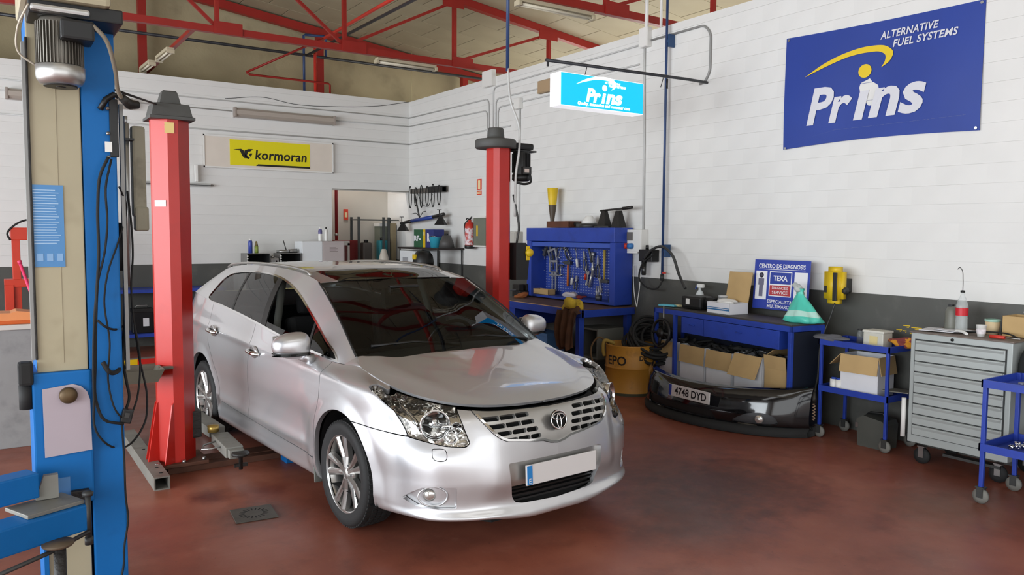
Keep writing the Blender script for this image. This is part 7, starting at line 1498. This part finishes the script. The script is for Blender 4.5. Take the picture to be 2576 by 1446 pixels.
def prins(w,h,bold):
    """the word with a dotless i: two text pieces and a slanted stroke"""
    m=fit(text_mb('Pr',.3,.22,bold),w*.40,h); m.v=[(x-w*.30,y,z) for x,y,z in m.v]
    n=fit(text_mb('ns',.3,.22,bold),w*.46,h*.76); n.v=[(x+w*.27,y-h*.12,z) for x,y,z in n.v]
    sl=.22*h*.76; x0=-w*.085; m.join(n); m.join(flat_poly([(x0,-h/2),(x0+w*.075,-h/2),(x0+w*.075+sl,h*.24),(x0+sl,h*.24)])); return m
on_ban(prins(1.12,.335,.009),.455,.385,'lettering',M_BW)
on_ban(disc((0,0),.062,28,.058),.455,.635,'yellow_dot',M_BY)
def swoosh(k=1.):
    o=hermite(np.array([(-.50,-.085),(-.30,.01),(-.05,.075),(.15,.085),(.30,.055),(.36,-.005),(.33,-.07),(.25,-.115)])*k,40); i_=hermite(np.array([(.25,-.115),(.285,-.065),(.29,-.02),(.25,.015),(.12,.035),(-.05,.03),(-.28,-.02),(-.50,-.085)])*k,40)
    n=40; vs=[(x,y,0) for x,y in o]+[(x,y,0) for x,y in i_[::-1]]; return MB().add(vs,[(q,q+1,n+q+1,n+q) for q in range(n-1)])
on_ban(swoosh(),.40,.755,'swoosh',M_BY)
on_ban(fit(text_mb('ALTERNATIVE',.1,.2,.0022,spacing=1.06),.50,.062),.67,.905,'lettering',M_BW); on_ban(fit(text_mb('FUEL SYSTEMS',.1,.2,.0022,spacing=1.06),.54,.062),.745,.82,'lettering',M_BW)
on_ban(fit(text_mb("Quality, innovation and customer care, it's in our nature",.06,.3,.001),1.62,.075),.495,.115,'slogan',M_BG)
for u,v in ((.015,.03),(.985,.04),(.985,1.0),(.015,1.05)): on_ban(disc((0,0),.012,12),u,v,'eyelet',M_STEEL)
LB=thing('light_box_sign','glowing cyan Prins light box hanging from a pipe on the right wall','light sign',(-1.44,-7.05,2.94))
MB().box(-.535,.515,0,.16,0,.31,.006).build('housing',mat('lightbox_white','EDEDF2',.4,emit=.7),LB)
MB().box(-.525,.505,-.006,0,.008,.302).build('face',mat('lightbox_cyan','0892E0',.4,emit=1.55),LB)
M_LW=mat('lightbox_letter','FFFFFF',.4,emit=2.0)
def on_lb(tm,x,z,n): tm.xform(Matrix(((1,0,0,x),(0,0,-1,-.0085),(0,1,0,z),(0,0,0,1)))); return tm.build(n,M_LW,LB)
on_lb(prins(.46,.13,.013),.0,.125,'lettering'); on_lb(swoosh(.58),-.06,.262,'swoosh'); on_lb(disc((0,0),.03,20),.0,.208,'dot'); on_lb(fit(text_mb('ALTERNATIVE',.1,.2,.004),.20,.022),.10,.262,'lettering'); on_lb(fit(text_mb('FUEL SYSTEMS',.1,.2,.004),.22,.022),.16,.235,'lettering')
on_lb(fit(text_mb("Quality, innovation and customer care",.06,.25,.002),.66,.04),.0,.036,'slogan')
SP=thing('sign_pipe','dark pipe arm sticking out of the wall, carrying the light box','pipe',(-.9,-7.05,3.35)); o=MB().tube([(.89,0,.01),(.6,0,.012),(-1.24,0,-.02)],.015,10).build('pipe',M_PIPE,SP); 
for x in (-.75,.25): MB().rod((x,0,0),(x,.04,-.10),.004,None,6).build('wire_tie',M_DGREY,SP)
MB().obox((-1.22,0,-.04),(.015,.015,.07)).build('end_hook',M_PIPE,SP); MB().rod((.36,.06,0),(.36,.06,-.1),.01).build('hanger',M_BLK,SP)
# ---------------------------------------------------------------- floor drain
FD=thing('floor_drain','square grey steel drain cover with round slots set in the floor','drain',(-5.13,-8.10,0)); MB().box(-.125,.125,-.125,.125,.0,.008,.003).build('cover',mat('drain_steel','55524C',.5,.5,var=.15,vscale=12),FD); FD.rotation_euler=(0,0,-.1)
sm=MB().box(-.004,.004,.055,.088,.008,.0086).mesh('drain_slot',M_DKCH)
for i in range(20): inst('drain_slot',sm,FD,(0,0,0),(0,0,2*math.pi*i/20))
